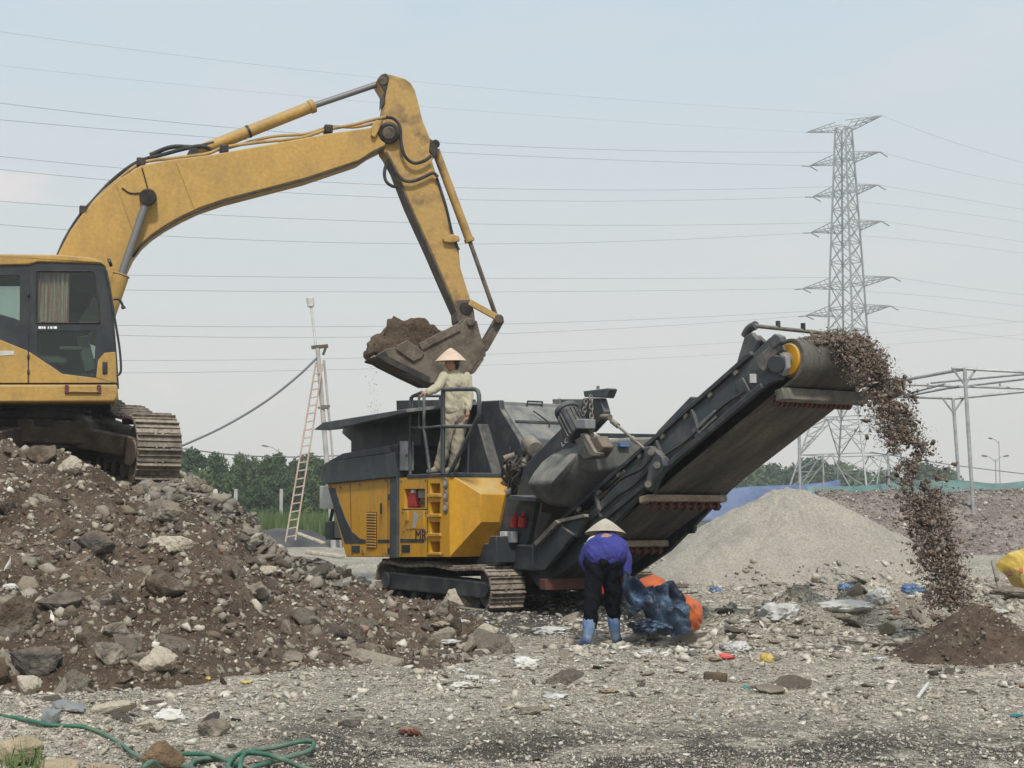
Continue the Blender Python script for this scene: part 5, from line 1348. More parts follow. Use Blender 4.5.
# ------------------------------------------------------------------ people
def skinned(name, joints, edges, mat, parent=None, sub=2, extra=None, root=0, disp=0., seed=0):
    """one continuous surface grown over a skeleton: joints [(x,y,z,rx,ry)]"""
    me = bpy.data.meshes.new(name); me.from_pydata([j[:3] for j in joints], edges, [])
    o = bpy.data.objects.new(name, me); COL.objects.link(o)
    b = bmesh.new(); b.from_mesh(me); sk = b.verts.layers.skin.verify(); b.verts.ensure_lookup_table()
    for i, j in enumerate(joints): b.verts[i][sk].radius = (j[3], j[4] if len(j) > 4 else j[3])
    b.verts[root][sk].use_root = True
    b.to_mesh(me); b.free()
    s = o.modifiers.new('skin', 'SKIN'); s.use_smooth_shade = True; s.branch_smoothing = .6
    u = o.modifiers.new('sub', 'SUBSURF'); u.levels = sub; u.render_levels = sub
    dg = bpy.context.evaluated_depsgraph_get(); m2 = bpy.data.meshes.new_from_object(o.evaluated_get(dg)); bpy.data.objects.remove(o)
    if extra or disp:
        bm = bmesh.new(); bm.from_mesh(m2)
        if disp:
            bm.normal_update()
            for v in bm.verts:
                c = v.co; k = float(np.abs(fbm(np.array([c.x * 9 + c.y * 5 + seed]), np.array([c.z * 14 - c.y * 4]), 91 + seed, 3)[0]))
                v.co = c + v.normal * disp * (k - .25)
        if extra:
            for m3 in extra: bm.from_mesh(m3)
        bm.to_mesh(m2); bm.free()
    m2.materials.clear()
    return link_mesh(name, m2, mat, parent, 180)


def head_mesh(c, fwd, up, s=1.):
    """head with brow, nose, chin and ears; face looks along fwd"""
    f = Vector(fwd).normalized(); u = Vector(up); u = (u - f * u.dot(f)).normalized(); r = f.cross(u)
    bm = bmesh.new(); bmesh.ops.create_icosphere(bm, subdivisions=3, radius=1)
    for v in bm.verts:
        x, y, z = v.co                    # x right, y forward, z up
        w = 1 - .22 * max(0, -z) ** 1.5
        X, Y, Z = x * .075 * w, y * .095 * (1 - .10 * max(0, -z)), z * .118
        if y > .6:
            n = math.exp(-((x / .17) ** 2 + ((z + .08) / .22) ** 2)); Y += .026 * n                  # nose
            Y -= .010 * (math.exp(-(((x - .36) / .16) ** 2 + ((z - .10) / .12) ** 2)) + math.exp(-(((x + .36) / .16) ** 2 + ((z - .10) / .12) ** 2)))   # eyes
            Y += .006 * math.exp(-((x / .3) ** 2 + ((z + .45) / .08) ** 2)) + .008 * math.exp(-((x / .25) ** 2 + ((z + .8) / .2) ** 2))  # lips, chin
        if abs(x) > .85: X += .016 * math.copysign(math.exp(-(((y + .1) / .16) ** 2 + (z / .28) ** 2)), x)  # ears
        v.co = Vector(c) + (r * X + f * Y + u * Z) * s
    me = bpy.data.meshes.new('head'); bm.to_mesh(me); bm.free(); return me


def hand_mesh(wrist, d, palm_n, side, curl=.9, s=1.):
    """palm with four unequal bent fingers and a thumb off its side"""
    d = Vector(d).normalized(); n = Vector(palm_n); n = (n - d * n.dot(d)).normalized(); r = d.cross(n) * side; w = Vector(wrist)
    J, Ed = [], []
    def add(p, rad): J.append((*(w + (d * p[0] + r * p[1] + n * p[2]) * s), rad * s, rad * s)); return len(J) - 1
    a = add((0, 0, 0), .024); b = add((.045, 0, 0), .032); c = add((.082, 0, .004), .030); Ed += [(a, b), (b, c)]
    o = skinned('palm', J, Ed, None, None, 2); ms = [o.data]; bpy.data.objects.remove(o)
    for off, L_ in ((-.030, .068), (-.010, .080), (.010, .074), (.028, .056)):
        J.clear(); Ed.clear(); ang = 0; p = [.075, off, .002]; prev = add(p, .0095)
        for k in range(3):
            ang += curl * (.35, .75, .6)[k]; p = [p[0] + cos(ang) * L_ * (.45, .32, .23)[k], off, p[2] + sin(ang) * L_ * (.45, .32, .23)[k]]
            q = add(p, (.009, .0082, .0068)[k]); Ed.append((prev, q)); prev = q
        o = skinned('finger', J, Ed, None, None, 1); ms.append(o.data); bpy.data.objects.remove(o)
    J.clear(); Ed.clear(); prev = add((.02, -.022, .004), .012)
    for p, rr in (((.045, -.048, .014), .011), ((.070, -.052, .032), .009)): q = add(p, rr); Ed.append((prev, q)); prev = q
    o = skinned('thumb', J, Ed, None, None, 1); ms.append(o.data); bpy.data.objects.remove(o)
    return ms


def hat(name, apex, axis, r, h, mat, parent):
    a = Vector(axis).normalized(); x = a.cross(Vector((0, 1, .2))).normalized(); y = a.cross(x); V = []; n = 40
    prof = [(0.02, 0), (.12, .05), (.35, .25), (.6, .52), (.85, .83), (1.0, 1.03), (.985, 1.035), (.8, .82), (.5, .47), (.2, .16)]
    for rr, dd in prof:
        V += [Vector(apex) + (x * cos(2 * pi * k / n) + y * sin(2 * pi * k / n)) * rr * r * (1 + .006 * (k % 2)) - a * dd * h for k in range(n)]
    Fc = [(i * n + k, i * n + (k + 1) % n, (i + 1) * n + (k + 1) % n, (i + 1) * n + k) for i in range(len(prof) - 1) for k in range(n)] + [list(range(n))]
    return MB().add(V, Fc).build(name, mat, parent, 50)


def flesh(name, J, Ed, mat, parent=None, vox=.010, extra=None, disp=0., seed=0, smooth=4):
    """one continuous skin round tapered limbs: joints (x, y, z, r) joined along Ed, then fused"""
    bm = bmesh.new()
    def ball(p, r): bmesh.ops.create_icosphere(bm, subdivisions=2, radius=r, matrix=Matrix.Translation(p))
    for j in J: ball(Vector(j[:3]), j[3])
    me = bpy.data.meshes.new(name); bm.to_mesh(me); bm.free()
    mb = MB()
    for i, k in Ed:
        p, q = Vector(J[i][:3]), Vector(J[k][:3])
        if (p - q).length > 1e-4: mb.tube([p, q], J[i][3], 16, r2=J[k][3])
    m2 = bpy.data.meshes.new(name); m2.from_pydata(mb.v, [], mb.f)
    bm = bmesh.new()
    for m_ in [me, m2] + (extra or []): bm.from_mesh(m_)
    bm.to_mesh(me); bm.free()
    o = bpy.data.objects.new(name, me); COL.objects.link(o)
    rm = o.modifiers.new('fuse', 'REMESH'); rm.mode = 'VOXEL'; rm.voxel_size = vox
    if smooth: sm_ = o.modifiers.new('soften', 'SMOOTH'); sm_.iterations = smooth; sm_.factor = .5
    dg = bpy.context.evaluated_depsgraph_get(); m3 = bpy.data.meshes.new_from_object(o.evaluated_get(dg)); bpy.data.objects.remove(o)
    if disp:
        n = len(m3.vertices); co_ = np.empty(n * 3, np.float32); nn = np.empty(n * 3, np.float32)
        m3.vertices.foreach_get('co', co_); m3.vertex_normals.foreach_get('vector', nn); co_ = co_.reshape(-1, 3); nn = nn.reshape(-1, 3)
        k = np.abs(fbm(co_[:, 0] * 13 + co_[:, 1] * 10 + co_[:, 2] * 3 + seed, co_[:, 2] * 7 - co_[:, 1] * 4 + co_[:, 0] * 3, 91 + seed, 3))
        co_ = co_ + nn * (disp * (k - .2))[:, None]; m3.vertices.foreach_set('co', co_.ravel().astype(np.float32))
    m3.materials.clear()
    return link_mesh(name, m3, mat, parent, 180)


def boots(name, ankle, toe_dir, top, mat, parent, r=.062):
    a = Vector(ankle); d = Vector(toe_dir).normalized(); t = Vector(top)
    J = [(*t, r * 1.12), (*(a + (t - a) * .45), r * 1.0), (*(a + Vector((0, 0, .03))), r * .86), (*(a + Vector((0, 0, -.035)) + d * .02), r * .80), (*(a + d * .10 + Vector((0, 0, -.05))), r * .66), (*(a + d * .18 + Vector((0, 0, -.058))), r * .50), (*(a - d * .045 + Vector((0, 0, -.05))), r * .62)]
    return skinned(name, J, [(0, 1), (1, 2), (2, 3), (3, 4), (4, 5), (3, 6)], mat, parent, 2, None, 3)


# worker bending over the tarpaulin, seen from behind
W = empty('person', (at(603, 645, 13.5).x, 13.5, 0), 0, 'worker in blue shirt, black trousers and conical hat bending over the tarpaulin', 'person')
def L1(px, py, Y):
    p = at(px, py, Y); return (p.x - W.location.x, p.y - W.location.y, p.z)
gl = gz(at(588, 645, 13.35).x, 13.35); gr = gz(at(617, 640, 13.65).x, 13.65)
hipL, hipR = L1(595.5, 563, 13.50), L1(609.5, 563, 13.52)
pel = L1(602, 556, 13.46); waist = L1(602, 549, 13.62); chest = L1(606, 541, 13.86); neck = L1(607, 537, 14.02)
kL, kR = L1(592, 600, 13.42), L1(612, 598, 13.60)
aL, aR = L1(588, 636, 13.36), L1(615, 631, 13.68)
shL, shR = L1(592, 549, 13.92), L1(619.5, 549, 13.86)
elL, wrL = L1(585, 561, 13.98), L1(594, 577, 14.05)
elR, wrR = L1(626, 560, 13.74), L1(626, 577, 13.66)
headc = Vector(neck) + Vector((0, .12, -.02))
hm = head_mesh(headc, (0, .75, -.65), (0, .65, .75))
hands = hand_mesh(wrR, (0.02, -.1, -1), (0, -1, 0), 1, .9) + hand_mesh(wrL, (.1, .1, -1), (.3, -1, 0), -1, .8)
mid = lambda a, b, t=.5: tuple(a[i] + (b[i] - a[i]) * t for i in range(3))
J = [(*pel, .08), (*waist, .075), (*chest, .075), (*neck, .045), (*headc, .07), (*hipL, .085), (*kL, .052), (*aL, .036), (*hipR, .085), (*kR, .052), (*aR, .036),
     (*shL, .052), (*elL, .040), (*wrL, .027), (*shR, .052), (*elR, .040), (*wrR, .027)]
flesh('body', J, [(0, 1), (1, 2), (2, 3), (3, 4), (0, 5), (5, 6), (6, 7), (0, 8), (8, 9), (9, 10), (2, 11), (11, 12), (12, 13), (2, 14), (14, 15), (15, 16), (5, 8)], 'skin', W, .0065, [hm] + hands, smooth=2)
J = [(*L1(602, 560, 13.52), .115), (*hipL, .106), (*mid(hipL, kL, .5), .088), (*kL, .078), (*mid(kL, aL, .45), .070), (*mid(kL, aL, .62), .066),
     (*hipR, .106), (*mid(hipR, kR, .5), .088), (*kR, .076), (*mid(kR, aR, .45), .068), (*mid(kR, aR, .62), .064), (*L1(602, 563, 13.49), .122)]
flesh('trousers', J, [(0, 11), (11, 1), (1, 2), (2, 3), (3, 4), (4, 5), (11, 6), (6, 7), (7, 8), (8, 9), (9, 10), (1, 6)], 'black_trousers', W, .009, None, .05, 1)
cl, cr3 = L1(597, 550, 13.80), L1(616, 550, 13.80); wl, wr3 = L1(596, 551, 13.52), L1(612, 552, 13.52)
J = [(*L1(597.5, 556, 13.47), .112), (*L1(608, 556, 13.47), .112), (*wl, .125), (*wr3, .125), (*cl, .125), (*cr3, .125), (*neck, .078), (*shL, .085), (*elL, .062), (*mid(elL, wrL, .8), .046), (*shR, .088), (*elR, .066), (*mid(elR, wrR, .8), .048)]
flesh('shirt', J, [(0, 1), (0, 2), (1, 3)] + [(a + 2, b + 2) for a, b in [(0, 1), (0, 2), (1, 3), (2, 3), (0, 3), (1, 2), (2, 4), (3, 4), (2, 5), (5, 6), (6, 7), (3, 8), (8, 9), (9, 10)]], 'blue_shirt', W, .009, None, .032, 2, 6)
MB().tube(spline([L1(586, 545, 13.76), L1(591, 538, 13.84), L1(602, 535.5, 13.88), L1(612, 536, 13.86)], 6), .012, 8).build('collar_stripe', 'white_paint', W, 60)
mb = MB(); bm = bmesh.new(); bmesh.ops.create_icosphere(bm, subdivisions=3, radius=1); me = bpy.data.meshes.new('hair')
for v in bm.verts: v.co = Vector(headc) + Vector((v.co.x * .09, v.co.y * .115 - .035, v.co.z * .105 - .005))
bm.to_mesh(me); bm.free(); link_mesh('hair', me, 'hair', W, 180)
hat('conical_hat', headc + Vector((-.01, -.03, .20)), (0.02, .16, 1), .205, .145, 'palm_leaf_grey', W)
boots('boot', (aL[0], aL[1], gl + .085), (-.35, .9, 0), mid(kL, aL, .40), 'blue_boot', W, .068)
boots('boot', (aR[0], aR[1], gr + .085), (.3, .9, 0), mid(kR, aR, .40), 'blue_boot', W, .066)

# worker standing on the crusher's platform, left hand on the rail
DQ = 19.42
Q = empty('person', (at(452, 470, DQ).x, DQ, 0), 0, 'worker in pale khaki and a conical hat standing at the rail on the crusher', 'person')
def L2(px, py, Y=DQ):
    p = at(px, py, Y); return (p.x - Q.location.x, p.y - Q.location.y, p.z)
fz = pz
def FZ(px, Y):
    p = at(px, 470, Y); return (p.x - Q.location.x, p.y - Q.location.y, fz)
pel = L2(455.5, 415); waist = L2(456.5, 404, DQ - .01); chest = L2(457, 385, DQ - .02); neck = L2(453, 371, DQ - .03)
hipL, hipR = L2(450, 418, DQ - .05), L2(461, 418, DQ + .05)
kL, kR = L2(445, 444, DQ - .06), L2(457, 444, DQ + .03)
fL, fR = FZ(439, DQ - .02), FZ(453, DQ + .06)
aL, aR = (fL[0], fL[1], fz + .09), (fR[0], fR[1], fz + .09)
shL, shR = L2(444.5, 377, DQ - .10), L2(466, 377, DQ + .08)
elL, wrL = L2(437, 388, DQ - .22), L2(427.5, 392.5, DQ - .30)
elR, wrR = L2(469, 396, DQ + .02), L2(468, 411, DQ - .10)
headc = Vector(L2(452, 363.5, DQ - .05))
fw = (-.85, -.25, -.22)
hm = head_mesh(headc, fw, (0, 0, 1))
hands = hand_mesh(wrL, (-.9, -.2, -.25), (-.2, 0, -1), -1, 1.1) + hand_mesh(wrR, (-.1, -.1, -1), (-.6, -.5, 0), 1, .7)
J = [(*pel, .085), (*waist, .07), (*chest, .07), (*neck, .045), (*headc, .065), (*hipL, .078), (*kL, .050), (*aL, .036), (*hipR, .078), (*kR, .050), (*aR, .036),
     (*shL, .050), (*elL, .038), (*wrL, .026), (*shR, .050), (*elR, .038), (*wrR, .026)]
flesh('body', J, [(0, 1), (1, 2), (2, 3), (3, 4), (0, 5), (5, 6), (6, 7), (0, 8), (8, 9), (9, 10), (2, 11), (11, 12), (12, 13), (2, 14), (14, 15), (15, 16), (5, 8)], 'skin', Q, .0065, [hm] + hands, smooth=2)
J = [(*waist, .11), (*pel, .125), (*hipL, .105), (*mid(hipL, kL), .092), (*kL, .084), (*mid(kL, aL, .5), .080), (*mid(kL, aL, .95), .082), (*hipR, .105), (*mid(hipR, kR), .092), (*kR, .084), (*mid(kR, aR, .5), .080), (*mid(kR, aR, .95), .082)]
flesh('trousers', J, [(0, 1), (1, 2), (2, 3), (3, 4), (4, 5), (5, 6), (1, 7), (7, 8), (8, 9), (9, 10), (10, 11), (2, 7)], 'khaki_trousers', Q, .009, None, .035, 3, 4)
cl, cr3 = L2(449, 383, DQ - .06), L2(462, 383, DQ + .04); wl, wr3 = L2(450, 408, DQ - .05), L2(461, 408, DQ + .04); ml, mr3 = L2(451, 395, DQ - .05), L2(461, 395, DQ + .04)
J = [(*wl, .118), (*wr3, .118), (*ml, .108), (*mr3, .108), (*cl, .11), (*cr3, .112), (*mid(chest, neck, .75), .08), (*shL, .078), (*mid(shL, elL, .5), .068), (*elL, .062), (*mid(elL, wrL, .85), .052), (*shR, .080), (*elR, .064), (*mid(elR, wrR, .85), .05)]
flesh('jacket', J, [(0, 1), (0, 2), (1, 3), (2, 3), (2, 4), (3, 5), (4, 5), (4, 6), (5, 6), (4, 7), (7, 8), (8, 9), (9, 10), (5, 11), (11, 12), (12, 13)], 'khaki', Q, .009, None, .032, 4, 5)
hat('conical_hat', headc + Vector((0, 0, .215)) + Vector((-.02, 0, 0)), (-.02, -.05, 1), .215, .175, 'palm_leaf', Q)
mb = MB()
o = bpy.data.meshes.new('hair'); hh = head_mesh(headc + Vector((.012, .004, .012)), fw, (0, 0, 1), 1.04)
bm = bmesh.new(); bm.from_mesh(hh); f_ = Vector(fw).normalized()
bmesh.ops.delete(bm, geom=[v for v in bm.verts if (v.co - headc).dot(f_) > .0], context='VERTS'); bm.to_mesh(hh); bm.free(); link_mesh('hair', hh, 'hair', Q, 180)
boots('shoe', aL, (-.7, -.3, 0), (kL[0] * .1 + aL[0] * .9, kL[1] * .1 + aL[1] * .9, fz + .16), 'khaki_trousers', Q, .058)
boots('shoe', aR, (-.6, -.3, 0), (kR[0] * .1 + aR[0] * .9, kR[1] * .1 + aR[1] * .9, fz + .16), 'khaki_trousers', Q, .058)


# ------------------------------------------------------------------ tarpaulins and litter
def cloth(name, grid, mat, amp=.03, fr=7, seed=0, parent=None, thick=.006, res=16):
    """sheet through a grid of points with sharp folds"""
    nr, nc = len(grid), len(grid[0])
    rows = [spline(r, res) for r in grid]; cols = list(zip(*rows)); full = [spline(list(c), res) for c in cols]
    Vv = [p for c in full for p in c]; m = len(full[0]); n = len(full)
    for v in Vv:
        k = 1 - 2.6 * float(np.abs(fbm(np.array([v.x * fr + v.z * fr * .8]), np.array([v.z * fr * .5 - v.x * fr * .35]), 50 + seed, 3)[0])); v.y -= amp * k; v.z += amp * .5 * (k - .3); v.x += amp * .4 * (k - .3)
    fs = [(i * m + j, (i + 1) * m + j, (i + 1) * m + j + 1, i * m + j + 1) for i in range(n - 1) for j in range(m - 1)]
    o = MB().add(Vv, fs).build(name, mat, parent, 40)
    s = o.modifiers.new('thickness', 'SOLIDIFY'); s.thickness = thick; s.offset = 0
    return o


def crumple(name, c, size, mat, seed, label=None, cat=None, amp=.35, parent=None, fr=2.4, sub=5):
    """crushed sheet or bag: a ball folded in on itself"""
    bm = bmesh.new(); bmesh.ops.create_icosphere(bm, subdivisions=sub, radius=1)
    P_ = np.array([v.co[:] for v in bm.verts])
    k = np.abs(fbm(P_[:, 0] * fr + seed, P_[:, 1] * fr + P_[:, 2] * 1.7, 120 + seed, 4)) * 2 + .5 * fbm(P_[:, 2] * fr + seed, P_[:, 0] * 2 - P_[:, 1], 130 + seed, 3)
    P_ = P_ * (1 + amp * (k - .5))[:, None] * np.array(size)
    for v, p in zip(bm.verts, P_): v.co = p
    me = bpy.data.meshes.new(name); bm.to_mesh(me); bm.free()
    o = link_mesh(name, me, mat, parent, 30); o.location = c
    if label: tag(o, label, cat)
    return o

g0 = gz(at(665, 630, 13.6).x, 13.6)
# orange sheet bundled behind and to the right
ob = MB()
o = cloth('orange_tarpaulin', [[at(636, 580, 14.15), at(650, 576, 14.1), at(666, 583, 14.1), at(680, 590, 14.1), at(692, 598, 14.1)],
                               [at(630, 590, 13.9), at(650, 583, 13.72), at(668, 588, 13.72), at(684, 594, 13.75), at(699, 606, 13.9)],
                               [at(640, 606, 13.85), at(656, 600, 13.7), at(676, 604, 13.66), at(690, 606, 13.62), at(701, 618, 13.8)],
                               [at(650, 628, 13.9), at(664, 626, 13.74), at(680, 624, 13.66), at(690, 628, 13.6), at(698, 630, 13.75)]], 'tarp_orange', .05, 6, 1)
tag(o, 'bright orange tarpaulin bundled behind the dark blue sheet', 'tarpaulin')
tr = cloth('blue_tarpaulin', [[at(622, 572, 13.62), at(636, 581, 13.62), at(652, 588, 13.58), at(668, 583, 13.62), at(680, 592, 13.60)],
                              [at(621, 586, 13.50), at(638, 596, 13.44), at(656, 603, 13.42), at(674, 604, 13.46), at(687, 612, 13.52)],
                              [at(623, 602, 13.46), at(640, 607, 13.40), at(657, 615, 13.36), at(675, 618, 13.38), at(690, 624, 13.48)],
                              [at(628, 620, 13.42), at(641, 612, 13.42), at(656, 622, 13.36), at(674, 632, 13.32), at(692, 633, 13.46)]], 'tarp_blue', .085, 6.5, 2)
tag(tr, 'dark blue tarpaulin crumpled at the bending worker with one end in hand', 'tarpaulin')
lowp = crumple('fold', at(652, 627, 13.42), (.21, .12, .075), 'tarp_blue', 5, amp=.4, parent=tr)

def lay(px, py, lift=0.):
    p = heap_at(px, py); return p + Vector((0, 0, lift))
LIT = [
    ('rubble_sack', (358, 574), (.24, .2, .16), 'plastic_white', 'whitish lumpy sack of rubble beside the crusher rear track', 'sack', .3),
    ('plastic_bag', (782, 622), (.24, .16, .13), 'plastic_grey', 'clear crumpled plastic bag on the rubble before the gravel cone', 'plastic bag', .4),
    ('plastic_sheet', (846, 610), (.30, .18, .07), 'plastic_white', 'white plastic sheet spread over the rubble right of the clear bag', 'plastic sheet', .25),
    ('plastic_bag', (880, 602), (.13, .10, .09), 'plastic_grey', 'small clear bag standing right of the white sheet', 'plastic bag', .4),
    ('plastic_scrap', (845, 590), (.10, .08, .06), 'plastic_blue', 'blue plastic scrap behind the white sheet', 'plastic scrap', .3),
    ('plastic_bag', (912, 594), (.14, .10, .09), 'plastic_blue', 'bright blue bag left of the falling material', 'plastic bag', .3),
    ('plastic_scrap', (716, 592), (.10, .08, .05), 'plastic_blue', 'faded blue scrap right of the orange tarpaulin', 'plastic scrap', .4),
    ('plastic_scrap', (724, 659), (.085, .05, .03), 'plastic_red', 'pinkish red scrap on the open yard', 'plastic scrap', .4),
    ('plastic_bag', (738, 652), (.13, .09, .06), 'plastic_grey', 'grey plastic bag just behind the pinkish red scrap', 'plastic bag', .4),
    ('plastic_scrap', (767, 662), (.055, .04, .05), 'plastic_yellow', 'small yellow scrap on the rubble', 'plastic scrap', .4),
    ('plastic_scrap', (746, 690), (.03, .025, .02), 'plastic_teal', 'tiny teal scrap on the open yard', 'plastic scrap', .3),
    ('plastic_scrap', (1017, 717), (.05, .04, .015), 'plastic_teal', 'teal scrap on the damp earth at the right edge', 'plastic scrap', .3),
    ('plastic_bag', (550, 634), (.20, .13, .06), 'plastic_grey', 'dusty clear plastic sheet left of the worker in blue boots', 'plastic bag', .4),
    ('plastic_bag', (527, 668), (.10, .07, .055), 'plastic_white', 'white crumpled scrap on the yard in front of the crusher', 'plastic bag', .4),
    ('plastic_bag', (225, 500), (.30, .25, .17), 'plastic_grey', 'grey plastic bag on the right ridge of the brown heap', 'plastic bag', .35),
    ('plastic_bag', (258, 524), (.14, .10, .08), 'sandstone', 'dull yellow bag on the right ridge of the brown heap', 'plastic bag', .3),
    ('plastic_bag', (310, 558), (.30, .2, .12), 'plastic_grey', 'grey plastic sheet where the heap ridge meets the crusher', 'plastic bag', .4),
    ('paper_scrap', (10, 590), (.06, .05, .03), 'plastic_white', 'bright white scrap on the left flank of the brown heap', 'paper scrap', .3),
    ('plastic_scrap', (170, 722), (.09, .06, .05), 'plastic_white', 'white folded scrap behind the coiled hose', 'plastic scrap', .3),
    ('plastic_scrap', (208, 680), (.02, .015, .015), 'plastic_yellow', 'tiny yellow scrap at the foot of the brown heap', 'plastic scrap', .3),
    ('plastic_scrap', (246, 683), (.04, .03, .012), 'plastic_yellow', 'pale yellow scrap flattened at the foot of the heap', 'plastic scrap', .3),
]
for i, (nm, (px, py), sz, mt, lb, ct, am) in enumerate(LIT):
    crumple(nm, lay(px, py, sz[2] * .45), sz, mt, i + 3, lb, ct, am, sub=4)
for i in range(36):
    px, py = rnd.uniform(430, 1010), rnd.uniform(600, 700); sz = rnd.uniform(.025, .06); mt, cn = rnd.choice([('plastic_white', 'white'), ('plastic_white', 'white'), ('plastic_grey', 'pale grey'), ('plastic_grey', 'pale grey'), ('timber', 'brownish'), ('stone_pale', 'cream')])
    crumple('scrap', lay(px, py, sz * .3), (sz * 1.5, sz, sz * .45), mt, 50 + i, f'tiny {cn} scrap strewn over the rubble of the yard', 'scrap', .45, sub=3)['group'] = f'tiny {cn} scraps strewn over the yard'
def stick(name, p, q, r, mat, label, cat, flat=1.):
    p, q = Vector(p), Vector(q); o = MB().bar(p, q, r, r * flat).build(name, mat, None, 30, r * .15); tag(o, label, cat); return o
stick('wood_block', lay(704, 680, .03), lay(727, 682, .03), .085, 'dark_wood', 'short brown timber offcut on the open yard', 'timber', .8)
stick('white_stick', lay(918, 700, .015), lay(929, 690, .05), .02, 'plastic_white', 'thin white stick lying in front of the dark soil cone', 'stick')
stick('board', lay(500, 707, .01), lay(548, 711, .01), .05, 'timber', 'narrow pale board flat on the open yard', 'board', .3)
stick('board', lay(838, 642, .02), lay(880, 648, .03), .05, 'stone_dark', 'dark narrow board left of the dark soil cone', 'board', .3)
for (a, b, lb) in (((790, 612), (764, 606), 'bent wire poking from the clear bag'),): pass

# yellow sack draped on a slanted stake
st = MB().cyl(lay(1006, 603, -.1), at(993, 562, 17.6), .03, 8).build('stake', 'dusty_steel', None, 40); tag(st, 'slanted grey stake holding the yellow sack at the right edge', 'stake')
sk = cloth('yellow_sack', [[at(994, 566, 17.5), at(1004, 556, 17.45), at(1014, 551, 17.45), at(1026, 549, 17.5), at(1040, 552, 17.6)],
                           [at(1000, 573, 17.45), at(1008, 567, 17.35), at(1018, 565, 17.3), at(1030, 566, 17.35), at(1044, 566, 17.5)],
                           [at(1009, 585, 17.5), at(1014, 580, 17.35), at(1022, 580, 17.3), at(1032, 582, 17.35), at(1046, 582, 17.5)],
                           [at(1022, 599, 17.5), at(1026, 597, 17.4), at(1032, 598, 17.4), at(1040, 598, 17.4), at(1048, 598, 17.5)]], 'plastic_yellow', .06, 4, 8)
tag(sk, 'glossy yellow printed plastic sack sagging at the right edge', 'sack')
for q, mt, r_ in (((1010, 573, 17.20), 'rust_red', .03), ((1021, 570, 17.16), 'tarp_orange', .026)):
    p = at(*q); MB().cyl(p, p + Vector((.01, .03, -.01)), r_, 14).build('print_patch', mt, sk, 40)

# green garden hose: one long run with loops
hp_ = []
def gp_(px, py, z=.0): 
    p = on_z(px, py, z + .03); return Vector((p.x, p.y, gz(p.x, p.y) + z + .015))
run = [gp_(-20, 731), gp_(20, 736), gp_(50, 738), gp_(85, 737), gp_(115, 741), gp_(134, 746, .02), gp_(150, 752, .03)]
h1 = MB().tube(spline(run, 8), .011, 8)
def ring(cx_, cy2, rx, ry, z=.0, ph=0., n=26, turn=1.0, r=.016):
    return spline([gp_(cx_ + rx * cos(ph + 2 * pi * turn * i / n), cy2 + ry * sin(ph + 2 * pi * turn * i / n), z + .012 * sin(i * .7)) for i in range(n + 1)], 3)
h2 = MB()
lp = [gp_(138, 778, .05), gp_(139, 766, .13), gp_(145, 758, .17), gp_(153, 755, .17), gp_(160, 759, .12), gp_(170, 764, .04), gp_(190, 767, .02)]
lp += [gp_(213 + 22 * cos(q), 759 + 8.5 * sin(q), .02 + .01 * sin(q * 1.7)) for q in [1.2 + .5 * i for i in range(24)]]
lp += [gp_(214, 747, .05), gp_(190, 744.5, .05), gp_(172, 746, .03), gp_(166, 752, .02), gp_(185, 758, .02), gp_(215, 767, .02), gp_(238, 768, .02), gp_(241, 756, .05), gp_(250, 744, .06), gp_(275, 741, .05), gp_(300, 740.5, .05), gp_(313, 742, .03), gp_(309, 750, .02), gp_(285, 757, .02), gp_(258, 764, .02),
       gp_(240, 768, .03), gp_(228, 760, .05), gp_(240, 747, .06), gp_(262, 752, .05), gp_(280, 757, .05), gp_(300, 763, .01), gp_(330, 766, .0), gp_(362, 771)]
h2.tube(spline(lp, 6), .0125, 10)
hs = h1.build('garden_hose', 'hose_green', None, 60); tag(hs, 'thin dark green hose running in from the left bottom corner', 'hose')
hs = h2.build('garden_hose', 'hose_green', None, 60); tag(hs, 'coiled bright green hose lying behind the rusty block', 'hose')
# tuft of dry grass in the bottom left corner
mb = MB(); gr_ = random.Random(5)
for i in range(55):
    p = gp_(gr_.gauss(20, 10), gr_.uniform(755, 775)); q = p + Vector((gr_.gauss(0, .05), gr_.gauss(0, .05), gr_.uniform(.06, .17))); mm = (p + q) / 2 + Vector((gr_.gauss(0, .01), 0, .02)); ww = Vector((.003, 0, 0))
    mb.add([p - ww, p + ww, mm + ww, mm - ww, q], [(0, 1, 2, 3), (3, 2, 4)])
tag(mb.build('grass_tuft', 'foliage_pale', None, 0), 'sparse tuft of green grass in the bottom left corner', 'grass tuft')

# ------------------------------------------------------------------ material thrown off the conveyor
n = 38000; T = nrng.uniform(0, 1, n) ** .8 * .74
vx = nrng.normal(2.02, .075, n); t0 = np.clip(nrng.normal(1.34, .145, n), .85, 1.68)
S0 = hS - .04 + nrng.normal(0, .05, n); z0_ = hZ + rH + .02 + nrng.normal(0, .045, n)
vz = nrng.normal(.02, .13, n); tv = nrng.normal(0, .035, n)
ls = S0 + vx * T; lt = t0 + tv * T; lz = z0_ + vz * T - 4.9 * T * T
